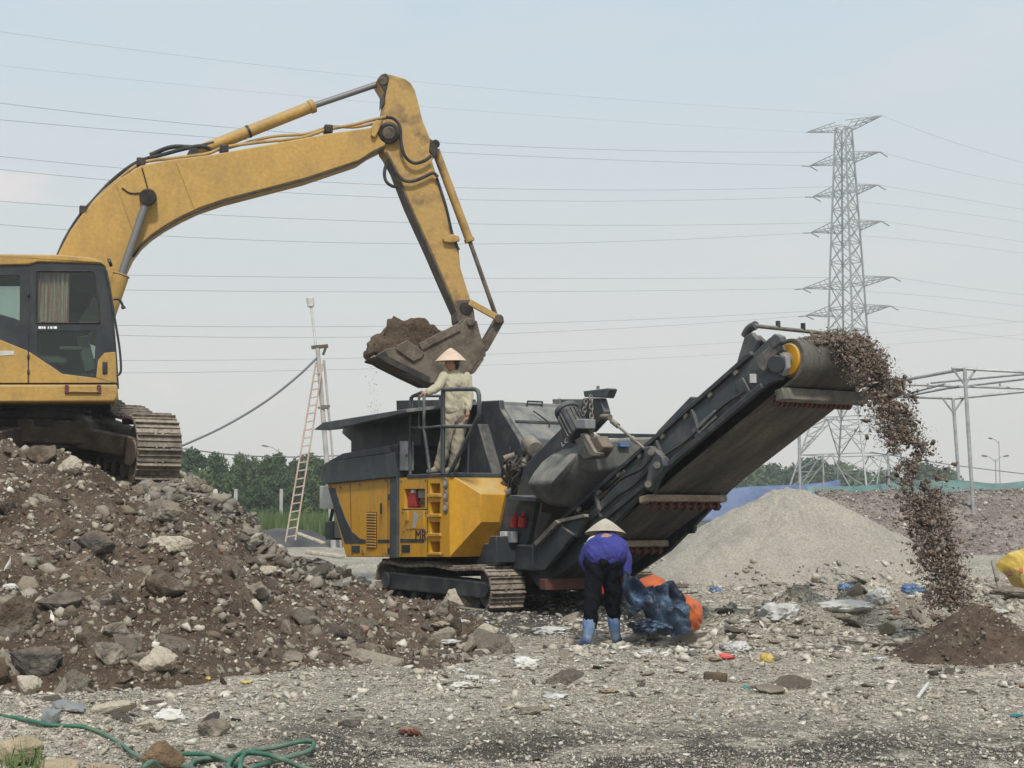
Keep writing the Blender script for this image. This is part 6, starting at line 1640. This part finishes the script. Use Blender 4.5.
# clumping: drop pieces where a noise field is low, so that the curtain has gaps
cl_ = fbm(lt * 7 + ls * 2, lz * 6, 140, 3); keep = (cl_ > -.17 - .25 * (T < .2) - .1 * (T > .55)) & (lz > .12)
P_ = np.stack([ls, lt, lz], 1)[keep]; Tk = T[keep]; m = len(P_)
wp = np.stack([K.o.x + P_[:, 0] * K.ex.x + P_[:, 1] * K.ey.x, K.o.y + P_[:, 0] * K.ex.y + P_[:, 1] * K.ey.y, P_[:, 2]], 1)
s = np.clip(.005 + .006 * nrng.pareto(2.1, m), .005, .040)
S3 = np.stack([s * nrng.uniform(.7, 1.6, m), s, s * nrng.uniform(.7, 1.7, m)], 1)
o = scatter('falling_debris', wp, S3, 'falling_bits', tilt=2.0); tag(o, 'brown curtain of crushed rubble falling off the raised conveyor', 'debris', kind='stuff')
# layer of material riding over the head of the belt
n = 7500; a_ = nrng.uniform(-.25, 1, n); lt = np.clip(nrng.normal(1.33, .2, n), .86, 1.66)
prof = np.clip(1 - ((lt - 1.3) / .42) ** 2, 0.05, 1)
ang = pi / 2 + TH - np.clip(a_, 0, 1) * 1.25; rad = rH + nrng.uniform(0, 1, n) * .075 * prof
back = np.clip(-a_, 0, 1) * 3
ls = hS + rad * np.cos(ang) - back * cos(TH); lz = hZ + rad * np.sin(ang) - back * sin(TH)
wp = np.stack([K.o.x + ls * K.ex.x + lt * K.ey.x, K.o.y + ls * K.ex.y + lt * K.ey.y, lz], 1)
o = scatter('conveyed_rubble', wp, np.clip(.008 + .010 * nrng.pareto(2.4, n), .008, .04), 'falling_bits', tilt=1.5); tag(o, 'crushed brown rubble riding over the head of the conveyor', 'debris', kind='stuff')
# crumbs on the soil cone
sh = bpy.data.objects['soil_heap']; n = 900; a_ = nrng.uniform(0, 2 * pi, n); r_ = np.sqrt(nrng.uniform(0, 1.2, n))
x = sh.location.x + r_ * np.cos(a_) * .74; y = sh.location.y + r_ * np.sin(a_) * .76; z = np.maximum(.50 * (1 - r_), 0) + .02
s = np.clip(.008 + .010 * nrng.pareto(2.6, n), .008, .04)
o = scatter('soil_crumbs', np.stack([x, y, z], 1), s, 'fragments', tilt=1.3); tag(o, 'loose crumbs on and round the dark soil cone', 'crumbs', kind='stuff')
# crumbs of soil dribbling from the bucket lip
n = 60; T = nrng.uniform(0, .5, n); bp_ = Vector(E.p3(374, 366, 1.3)); wb = E.o + E.ex * bp_.x + E.ey * bp_.y
P_ = np.stack([wb.x + nrng.normal(0, .05, n), wb.y + nrng.normal(0, .2, n), bp_.z - 1.6 * T], 1)
o = scatter('trickling_dust', P_, nrng.uniform(.006, .016, n), 'fragments', tilt=2); tag(o, 'thin trickle of soil dropping from the bucket lip', 'soil', kind='stuff')
# ------------------------------------------------------------------ background
# galvanised pipe frame at the right
N1, F1 = at(964.5, 369, 44), at(953, 398.5, 50); NB, FB = at(976, 553, 44), at(963.5, 547, 50)
NB.z = float(ground_h(NB.x, NB.y)) - .05; FB.z = float(ground_h(FB.x, FB.y)) - .05
sf = empty('pipe_frame', (NB.x, NB.y, 0), 0, 'galvanised steel pipe frame standing behind the falling material', 'pipe frame')
def rel(p): return Vector(p) - sf.location
for a, b in ((NB, N1), (FB, F1)): MB().cyl(rel(a), rel(b), .06, 12).build('post', 'galvanised', sf, 50)
for p in (N1, F1):
    q = rel(p); mb = MB()
    for dx in (-.36, .36): mb.cyl(q + Vector((0, 0, -.5)), q + Vector((dx, 0, .0)), .035, 8)
    mb.cyl(q + Vector((-.40, 0, .02)), q + Vector((.40, 0, .02)), .045, 8); mb.build('bracket', 'galvanised', sf, 50)
NL, NR, FL, FR = at(880, 384.5, 47.5), at(1060, 374, 43.5), at(880, 396.5, 52), at(1075, 386.5, 49)
for a, b, r_ in ((N1, NL, .075), (N1, NR, .06), (F1, FL, .06), (F1, FR, .075), (at(890, 384, 47.5), at(1070, 390, 46), .06), (at(931, 383, 48), at(1060, 371, 44), .05), (at(903, 395, 51), at(945, 384, 46), .05), (at(935, 390, 49), at(1050, 376, 45), .05), (at(905, 396.5, 51.5), at(960, 386, 46), .05)):
    MB().cyl(rel(a), rel(b), r_ * .7, 10).build('rail', 'galvanised', sf, 50)
MB().cyl(rel(at(925, 521.5, 45)), rel(at(1075, 519.5, 43.5)), .05, 10).build('rail', 'galvanised', sf, 50)
for px in (928, 1000): MB().cyl(rel(at(px, 383.5, 47)), rel(at(px, 388, 47)), .04, 8).build('hanger', 'galvanised', sf, 50)

# nets over the waste bank
def net(name, x0, x1, yd, mat, label, ztop, zbot, seed):
    V = []; nx, nz = 90, 9
    for i in range(nx + 1):
        x_ = x0 + (x1 - x0) * i / nx
        for j in range(nz + 1):
            f = j / nz; sag = float(vn(np.array([x_ * .9]), np.array([seed * 3.1]), seed)[0])
            V.append((x_, yd - .5 * f + .22 * sin(x_ * 2.1 + seed) * f + .15 * sag, zbot + (ztop(i / nx) - zbot) * (1 - f) + .18 * sag * (1 - f)))
    o = MB().add(V, [(i * (nz + 1) + j, (i + 1) * (nz + 1) + j, (i + 1) * (nz + 1) + j + 1, i * (nz + 1) + j + 1) for i in range(nx) for j in range(nz)]).build(name, mat, None, 180)
    s = o.modifiers.new('thickness', 'SOLIDIFY'); s.thickness = .01
    return tag(o, label, 'netting')
zc = lambda py, Y: at(512, py, Y).z
net('blue_netting', at(640, 490, 50).x, at(840, 490, 50).x, 50.0, 'net_blue', 'blue netting draped along the bank behind the gravel cone', lambda f: zc(504 - 27 * f ** .8 + 2 * sin(f * 9), 50), .9, 1)
net('teal_netting', at(806, 490, 49).x, at(1080, 490, 49).x, 49.0, 'net_teal', 'teal green netting draped along the top of the waste bank', lambda f: zc(486 - 7 * f + 2 * sin(f * 11), 49), 1.75, 4)
for i, (px, y0, y1, r_) in enumerate(((799, 428, 500, .055), (823, 455, 500, .03), (888, 450, 500, .04), (1043, 440, 500, .04))):
    a, b = at(px, y1, 48), at(px, y0, 48)
    p = MB().cyl(Vector((b.x, b.y, .5)), b, r_, 8).build('thin_pole', 'galvanised', None, 50)
    tag(p, ['tall thin pole by the blue netting', 'short thin pole between the pylon legs', 'thin pole behind the falling material', 'thin pole beyond the right edge'][i], 'pole')

# ------------------------------------------------------------------ lattice pylon
PX, PD = 851, 180.
pc = at(PX, 480, PD); pb = Vector((pc.x, PD, 0))
py_ = empty('power_pylon', pb, R(-45), 'tall grey lattice power pylon behind the raised conveyor', 'pylon')
def zz_(y): return at(PX, y, PD).z
HW = [(0, 6.6), (zz_(455), 4.5), (zz_(418), 3.3), (zz_(330), 1.75), (zz_(262), 1.45), (zz_(128), .75)]
def hw(z): return float(np.interp(z, [a for a, _ in HW], [b for _, b in HW]))
CS = [(-1, -1), (1, -1), (1, 1), (-1, 1)]
def cor(k, z): h = hw(z); return Vector((CS[k % 4][0] * h, CS[k % 4][1] * h, z))
zs = [0, zz_(455), zz_(418), zz_(385), zz_(355), zz_(330), zz_(308), zz_(285), zz_(262), zz_(243), zz_(226), zz_(209), zz_(192), zz_(176), zz_(160), zz_(144), zz_(128)]
for k in range(4):
    mb = MB()
    for a, b in zip(zs[:-1], zs[1:]): mb.bar(cor(k, a), cor(k, b), .19, .19)
    mb.build('tower_leg', 'pylon_steel', py_, 0)
for i, (a, b) in enumerate(zip(zs[:-1], zs[1:])):
    mb = MB(); th = .11 if i < 5 else .085
    for k in range(4):
        p, q, r_, s_ = cor(k, a), cor(k + 1, a), cor(k + 1, b), cor(k, b)
        mb.bar(s_, r_, th, th)
        if i < 3:
            m_ = (r_ + s_) / 2; mb.bar(p, m_, th, th).bar(q, m_, th, th)
            for f in (.25, .5, .75):
                mb.bar(p.lerp(s_, f), p.lerp(m_, f), th * .6, th * .6).bar(q.lerp(r_, f), q.lerp(m_, f), th * .6, th * .6)
                mb.bar(p.lerp(s_, f), p.lerp(m_, min(1, f + .25)), th * .6, th * .6).bar(q.lerp(r_, f), q.lerp(m_, min(1, f + .25)), th * .6, th * .6)
        else: mb.bar(p, r_, th, th).bar(q, s_, th, th)
    mb.build('bracing', 'pylon_steel', py_, 0)
ARMS = [(128, 5.6), (160, 5.2), (192, 4.8), (228, 5.2), (284, 6.6), (312, 6.2)]
TIPS = {}
for i, (yy, L_) in enumerate(ARMS):
    z = zz_(yy); h = hw(z)
    for sg in (-1, 1):
        mb = MB(); tip = Vector((sg * L_, 0, z + (.5 if i == 0 else .15)))
        for sy in (-1, 1):
            b0 = Vector((sg * h, sy * h, z + .75)); b1 = Vector((sg * h, sy * h, z - .35))
            mb.bar(b0, tip, .08, .08).bar(b1, tip, .09, .09)
            for f in (.2, .4, .6, .8):
                mb.bar(b0.lerp(tip, f), b1.lerp(tip, f - .15), .07, .07)
                if sy > 0: mb.bar(b1.lerp(tip, f), Vector((sg * h, -h, z - .35)).lerp(tip, f - .18), .07, .07)
        TIPS[i, sg] = pb + Matrix.Rotation(R(-45), 3, 'Z') @ tip
        mb.build('crossarm', 'pylon_steel', py_, 0)
for i in range(1, 6):
    for sg in (-1, 1):
        tip = Vector((sg * ARMS[i][1], 0, zz_(ARMS[i][0]) + .1))
        for d in (-1, 1): MB().cyl(tip, tip + Vector((0, d * 1.8, -.3)), .07, 6).build('insulator', 'pylon_steel', py_, 0)

# ------------------------------------------------------------------ power lines
def wire(pts, d0, d1, label, r=.03):
    """a sagging line through three sighted points; distance changes from d0 to d1 along a straight run"""
    (x0, y0), (x1, y1), (x2, y2) = pts; P_ = []
    for i in range(33):
        px = x0 + (x2 - x0) * i / 32
        py = y0 * (px - x1) * (px - x2) / ((x0 - x1) * (x0 - x2)) + y1 * (px - x0) * (px - x2) / ((x1 - x0) * (x1 - x2)) + y2 * (px - x0) * (px - x1) / ((x2 - x0) * (x2 - x1))
        inv = (1 / d0) + (1 / d1 - 1 / d0) * i / 32; P_.append(at(px, py, 1 / inv))
    o = MB().tube(P_, r, 5).build('power_line', 'wire', None, 60)
    return tag(o, label, 'power line', 'power lines crossing the sky')
def proj(p):
    d = p - Vector((0, 0, CH)); f = d.y * CP + d.z * SP
    return (512 + F * d.x / f, 384 - F * (d.z * CP - d.y * SP) / f)


WL = [
    ([(-40, 26), (380, 78)], (0, 1), 'faint uppermost power line from top left to the pylon peak', .016),
    ([(-40, 61), (380, 103)], (0, -1), 'faint second power line below the uppermost one', .014),
    ([(-40, 98), (235, 128)], (1, 1), 'power line crossing the boom at its arm cylinder', .032),
    ([(-40, 116), (220, 138)], (1, -1), 'power line passing just behind the boom elbow pipes', .032),
    ([(-40, 152), (440, 187)], (2, 1), 'power line from the pale cloud through the upper arm', .03),
    ([(-40, 165), (480, 200)], (2, -1), 'power line right under the one through the upper arm', .03),
    ([(-40, 198), (330, 220)], (3, 1), 'power line meeting the boom at its underside bend', .03),
    ([(-40, 221), (450, 244)], (3, -1), 'power line level with the boom foot', .03),
    ([(-40, 272), (400, 278)], (4, 1), 'upper line of the pair just above the cab lamp', .028),
    ([(-40, 287), (400, 292)], (4, -1), 'lower line of the pair just above the cab lamp', .028),
    ([(-40, 321), (400, 326)], (5, 1), 'upper line of the pair passing the top of the concrete pole', .028),
    ([(-40, 329), (460, 335)], (5, -1), 'lower line of the pair passing the top of the concrete pole', .028),
]
for pts, k_, lb, r_ in WL: wire(pts + [proj(TIPS[k_])], 98, TIPS[k_].y, lb, r_ * .47)
wire([(-40, 359), (400, 357), (1080, 316)], 98, 230, 'upper line of the lowest pair behind the soil load', .011)
wire([(-40, 373), (400, 368), (1080, 330)], 98, 230, 'lower line of the lowest pair behind the soil load', .011)
WR = [((0, 1), 950, 141, 175), ((1, 1), 950, 170, 194), ((2, 1), 950, 197, 219), ((2, -1), 950, 212, 231), ((3, 1), 950, 231, 250), ((3, -1), 950, 244, 262), ((4, 1), 960, 287, 300), ((4, -1), 950, 298, 314), ((5, 1), 960, 315, 328), ((5, -1), 950, 331, 347)]
RL = ['uppermost', 'second', 'third', 'fourth', 'fifth', 'sixth', 'seventh', 'eighth', 'ninth', 'tenth']
for i, (k_, xm, ym, ye) in enumerate(WR): wire([proj(TIPS[k_]), (xm, ym), (1080, ye)], TIPS[k_].y, 240, f'{RL[i]} power line counted down from the pylon peak on its far right side', .014)

# far double street lamp, second pylon and a pole at the right
def lamp_post(px, ytop, ybase, Y, arms, label, r_=.05):
    b = at(px, ybase, Y); t = at(px, ytop, Y); b.z = -.3
    e_ = empty('street_lamp', b, 0, label, 'street lamp'); H_ = t.z - b.z
    MB().cyl((0, 0, 0), (0, 0, H_), r_ * 1.4, 8, r2=r_ * .8).build('post', 'galvanised', e_, 60)
    for a in arms:
        MB().tube(spline([Vector((0, 0, H_ - .3)), Vector((a * .5, 0, H_ + .1)), Vector((a, 0, H_ + .25))], 4), r_ * .6, 6).build('lamp_arm', 'galvanised', e_, 60)
        MB().box((a * 1.25, 0, H_ + .28), (abs(a) * .55, .28, .14), Matrix.Rotation(-.15 * (1 if a > 0 else -1), 3, 'Y')).build('lamp_head', 'dusty_steel', e_, 30, .04)
    return e_
lamp_post(996, 459, 480, 130, (-.8, .8), 'twin armed street lamp far behind the waste bank')
lamp_post(1000, 441, 480, 150, (-.7,), 'taller single armed street lamp beside the twin armed one')
lamp_post(277.5, 449, 521, 130, (-1.0,), 'single armed street lamp in front of the dark trees', .06)
for px, y0, Y, lb in ((281.5, 489, 100, 'concrete post right beside the street lamp at the trees'), (236, 489, 95, 'short concrete post above the heap ridge before the trees')):
    t = at(px, y0, Y); tag(MB().box((t.x, t.y, t.z / 2 - .2), (.22, .22, t.z + .4)).build('concrete_post', 'concrete_pole', None, 30, .02), lb, 'post')

# concrete pole with cross-piece, antenna, ladder and cable at the left
PDp = 50.
pa = at(330, 470, PDp); pt_ = at(317.5, 348, PDp); pbz = Vector((pa.x + (pa.x - pt_.x) * .35, PDp, -.1))
ue = empty('utility_pole', (pbz.x, PDp, 0), 0, 'leaning pale utility pole with a small mast on top, left of the crusher', 'utility pole')
r0 = lambda p: Vector(p) - ue.location
MB().cyl(r0(pbz), r0(pt_), .10, 10, r2=.075).build('pole_shaft', 'concrete_pole', ue, 60)
MB().cyl(r0(pbz) + Vector((.24, .1, 0)), r0(at(324, 360, PDp)), .04, 8).build('conduit', 'concrete_pole', ue, 60)
MB().bar(r0(at(311.5, 347.5, PDp)), r0(at(328, 346, PDp)), .12, .12).build('crossarm', 'dark_wood', ue, 30)
MB().bar(r0(at(326, 347, PDp)), r0(at(323, 355, PDp)), .08, .08).build('brace', 'dark_wood', ue, 30)
MB().cyl(r0(at(316, 347, PDp)), r0(at(311, 306, PDp)), .045, 8).build('mast', 'white_paint', ue, 60)
MB().cyl(r0(at(311, 307, PDp)), r0(at(310, 297.5, PDp)), .12, 12, r2=.15).build('mast_light', 'white_paint', ue, 50, .03)
MB().box(r0(at(325, 407, PDp)), (.25, .25, .12)).bar(r0(at(318, 408, PDp)), r0(at(330, 406, PDp)), .07, .07).build('clamp', 'dusty_steel', ue, 30)
la, lb_ = at(290.5, 541, 49.4), at(319.5, 362, 49.7); la.z = max(la.z, .0)
ld = empty('ladder', (la.x, la.y, 0), 0, 'long pinkish ladder leaning on the pale utility pole', 'ladder')
q0, q1 = la - ld.location, lb_ - ld.location; sdx = Vector((.17, 0, .03))
for sg in (-1, 1): MB().bar(q0 + sdx * sg, q1 + sdx * sg * .75, .07, .05).build('stile', 'ladder_paint', ld, 30)
for i in range(22):
    c = q0.lerp(q1, (i + .6) / 22); k = 1 - .25 * i / 22; MB().bar(c - sdx * k, c + sdx * k, .045, .045).build('rung', 'ladder_paint', ld, 30)
def cable(pts, Y0, Y1, r_, label):
    m = len(pts); P_ = [at(a, b, Y0 + (Y1 - Y0) * i / (m - 1)) for i, (a, b) in enumerate(pts)]
    return tag(MB().tube(spline(P_, 8), r_, 6).build('cable', 'wire', None, 60), label, 'cable')
cable([(140, 462), (185, 444.5), (225, 426), (265, 402), (297, 377), (318, 357)], 46, 50, .04, 'thick black cable slanting up to the leaning utility pole')
cable([(120, 443), (185, 449), (235, 455), (290, 457), (345, 455.5)], 60, 66, .028, 'low slack wire across the front of the trees')
cable([(870, 452), (960, 466), (1060, 478)], 90, 100, .03, 'slack wire beyond the waste bank at the right')

# dark earth bank, kerb slabs and grass at the left behind the heap
def bank2(x, y):
    return .75 * np.exp(-(((x + 8.6) / 2.2) ** 2 + ((y - 53.5) / 2.5) ** 2)) + .15 * fbm(x * 1.2, y * 1.2, 77, 3) - .12
o = sheet('earth_mound', np.linspace(-13, -4, 90), np.linspace(46, 61, 90), bank2, 'asphalt_dirt', xs=False); tag(o, 'low dark grey earth mound behind the ladder foot', 'earth mound')
stick('concrete_slab', at(297, 533, 47), at(324, 543, 46), .16, 'stone_pale', 'long pale concrete slab on the dark mound by the ladder', 'slab', .5)
stick('concrete_slab', at(308, 552, 40), at(342, 556.5, 39), .22, 'stone_pale', 'pale concrete slab beside the crusher rear', 'slab', .5)
vs = []; fs = []; gr_ = np.random.default_rng(4); n = 9000
x = gr_.uniform(-17, -6, n); y = gr_.uniform(60, 84, n); hh = gr_.uniform(.5, 1.35, n) * (1 + .4 * fbm(x * .5, y * .5, 88, 2)); a = gr_.uniform(0, pi, n); w_ = gr_.uniform(.05, .13, n)
b0 = np.stack([x - np.cos(a) * w_, y - np.sin(a) * w_, np.full(n, -.1)], 1); b1 = np.stack([x + np.cos(a) * w_, y + np.sin(a) * w_, np.full(n, -.1)], 1)
tp = np.stack([x + gr_.normal(0, .12, n), y + gr_.normal(0, .12, n), hh], 1); V = np.stack([b0, b1, tp], 1).reshape(-1, 3)
o = link_mesh('grass', np_mesh('grass', V, np.arange(3 * n).reshape(-1, 3)), 'foliage_pale', None, 0); tag(o, 'strip of tall bright green grass in front of the dark trees', 'grass', kind='stuff')

# ------------------------------------------------------------------ trees
def tree_mesh(seed, h, rad, leaf, n, base=.12):
    """crown of leaf faces gathered in clumps on limbs; returns (crown V,F), trunk MB"""
    rng = np.random.default_rng(seed); mb = MB(); lobes = []
    top = h * .8
    tp = [Vector((0, 0, -.3)), Vector((rng.normal(0, .1), rng.normal(0, .1), h * .35)), Vector((rng.normal(0, .25), rng.normal(0, .25), top))]
    mb.tube(spline(tp, 5), h * .022, 7, r2=h * .006)
    k = int(13 + h)
    for i in range(k):
        zf = base + (1 - base) * (i + .5) / k; a = rng.uniform(0, 2 * pi)
        env = rad * (math.sin(pi * min(1, (zf * .82 + .18)) ** 1.15) ** .7) * rng.uniform(.45, .95)
        c = np.array([cos(a) * env * .75, sin(a) * env * .75, zf * h * rng.uniform(.93, 1.0)])
        lobes.append((c, rad * rng.uniform(.26, .46)))
        z0 = max(.1, c[2] * .72); mb.tube([Vector((0, 0, z0)), Vector(c * np.array([.5, .5, 1])) * 1.0, Vector(c)], h * .008, 5, r2=h * .003)
    lobes.append((np.array([0, 0, h * .93]), rad * .33))
    li = rng.integers(0, len(lobes), n); C_ = np.stack([l[0] for l in lobes])[li]; R_ = np.array([l[1] for l in lobes])[li]
    d = rng.normal(size=(n, 3)); d /= np.linalg.norm(d, axis=1)[:, None]; rr = rng.uniform(.35, 1.08, n) ** .6
    P_ = C_ + d * (R_ * rr)[:, None] * np.array([1, 1, .8])
    P_ += rng.normal(0, leaf * .6, P_.shape); P_[:, 2] = np.maximum(P_[:, 2], .05)
    nn = d + rng.normal(0, .7, d.shape); nn /= np.linalg.norm(nn, axis=1)[:, None]
    u = np.cross(nn, rng.normal(size=(n, 3))); u /= np.linalg.norm(u, axis=1)[:, None]; v = np.cross(nn, u)
    s = leaf * rng.uniform(.6, 1.3, n)[:, None]
    V = np.stack([P_ - u * s, P_ + v * s * .55, P_ + u * s, P_ - v * s * .55], 1).reshape(-1, 3)
    return V, np.arange(4 * n).reshape(-1, 4), mb
TREES = []
for i, (h, rad, mat, leaf, n) in enumerate(((6.6, 2.3, 'foliage_dark', .20, 5200), (6.0, 2.6, 'foliage_dark', .20, 5200), (7.0, 2.1, 'foliage_mid', .19, 5200), (5.2, 2.7, 'foliage_mid', .2, 4800), (5.6, 3.2, 'foliage_dark', .26, 3600), (4.2, 3.0, 'foliage_mid', .26, 3000))):
    V, Fc, mb = tree_mesh(40 + i, h, rad, leaf, n, .06)
    e_ = empty('broadleaf_tree', (0, 0, 0)); cr2 = link_mesh('crown', np_mesh('crown', V, Fc), mat, e_, 0); tk = mb.build('trunk', 'bark', e_, 60)
    TREES.append([e_, False, h])
def put_tree(kind, px, ytop, Y, label, group, gap=0.):
    e_, used, h = TREES[kind]
    if used:
        src = e_; e_ = src.copy(); COL.objects.link(e_)
        for ch in src.children:
            c = ch.copy(); COL.objects.link(c); c.parent = e_
    TREES[kind][1] = True
    t = at(px, ytop, Y); e_.location = (t.x, Y, -.1); k = (t.z + .1) / h; wk = k * rnd.uniform(.72, .95) * (1.3 if 'hazy' in label else 1); e_.scale = (wk, wk, k); e_.rotation_euler = (0, 0, rnd.uniform(0, 6.28))
    tag(e_, label, 'tree', group)
G1 = 'dark trees lined up behind the left heap'
for kd, px, yt, Y, lb in ((0, 192, 451, 118, 'tall dark tree nearest the excavator track'), (1, 215, 458, 122, 'round dark tree second from the excavator track'), (2, 240, 456, 118, 'dark peaked tree above the short concrete post'), (3, 254, 465, 124, 'low tree in the dip left of the street lamp'),
                          (1, 268, 461, 112, 'bushy tree just left of the street lamp'), (2, 279, 456, 126, 'tall tree directly behind the street lamp'), (0, 296, 462, 118, 'dark tree behind the ladder'), (3, 309, 461, 124, 'rounded tree between ladder and utility pole'),
                          (1, 324, 464, 118, 'dark tree behind the utility pole'), (0, 343, 466, 122, 'dark tree at the crusher hood'), (2, 172, 462, 124, 'dark tree hidden half behind the excavator track'), (3, 204, 474, 108, 'low bush tree in front of the tall dark trees'),
                          (3, 184, 483, 70, 'light green bush at the crest beside the excavator track'), (3, 232, 480, 104, 'low leafy tree behind the short concrete post'), (1, 288, 478, 106, 'low leafy tree right of the street lamp'), (3, 318, 480, 106, 'low leafy tree at the foot of the utility pole'), (1, 262, 480, 105, 'low leafy tree left of the street lamp foot')):
    put_tree(kd, px, yt, Y, lb, G1)
G2 = 'hazy far trees along the right horizon'
for kd, px, yt, Y, lb in ((5, 752, 469, 230, 'hazy low tree at the lower end of the conveyor gap'), (4, 772, 468, 240, 'hazy tree left of the tall thin pole'), (5, 790, 474, 230, 'hazy low tree behind the tall thin pole'), (4, 812, 463, 225, 'hazy rounded tree inside the pylon legs'), (5, 838, 470, 240, 'hazy low tree right of the rounded one inside the pylon legs'),
                          (4, 862, 474, 250, 'hazy tree at the right pylon leg'), (5, 886, 476, 245, 'hazy low tree behind the falling material'), (4, 925, 467, 235, 'hazy rounded tree right of the falling material'), (5, 944, 474, 240, 'hazy low tree left of the pipe frame posts'), (5, 730, 474, 240, 'hazy low tree showing under the conveyor')):
    put_tree(kd, px, yt, Y, lb, G2)
for e_, used, h in TREES:
    assert used

# ------------------------------------------------------------------ air
def haze():
    m = bpy.data.materials.new('haze'); m.use_nodes = True; N = m.node_tree.nodes; N.clear()
    o = N.new('ShaderNodeOutputMaterial'); v = N.new('ShaderNodeVolumePrincipled'); v.inputs['Color'].default_value = (.93, .96, 1, 1); v.inputs['Density'].default_value = HAZE; v.inputs['Anisotropy'].default_value = .2
    m.node_tree.links.new(v.outputs[0], o.inputs['Volume'])
    h = MB().box((0, 155, 28.5), (760, 400, 63)).build('haze', m, None, 0); h['kind'] = 'stuff'; h['label'] = 'thin pale haze in the air over the whole yard'; h['category'] = 'haze'
HAZE = .0010
haze()
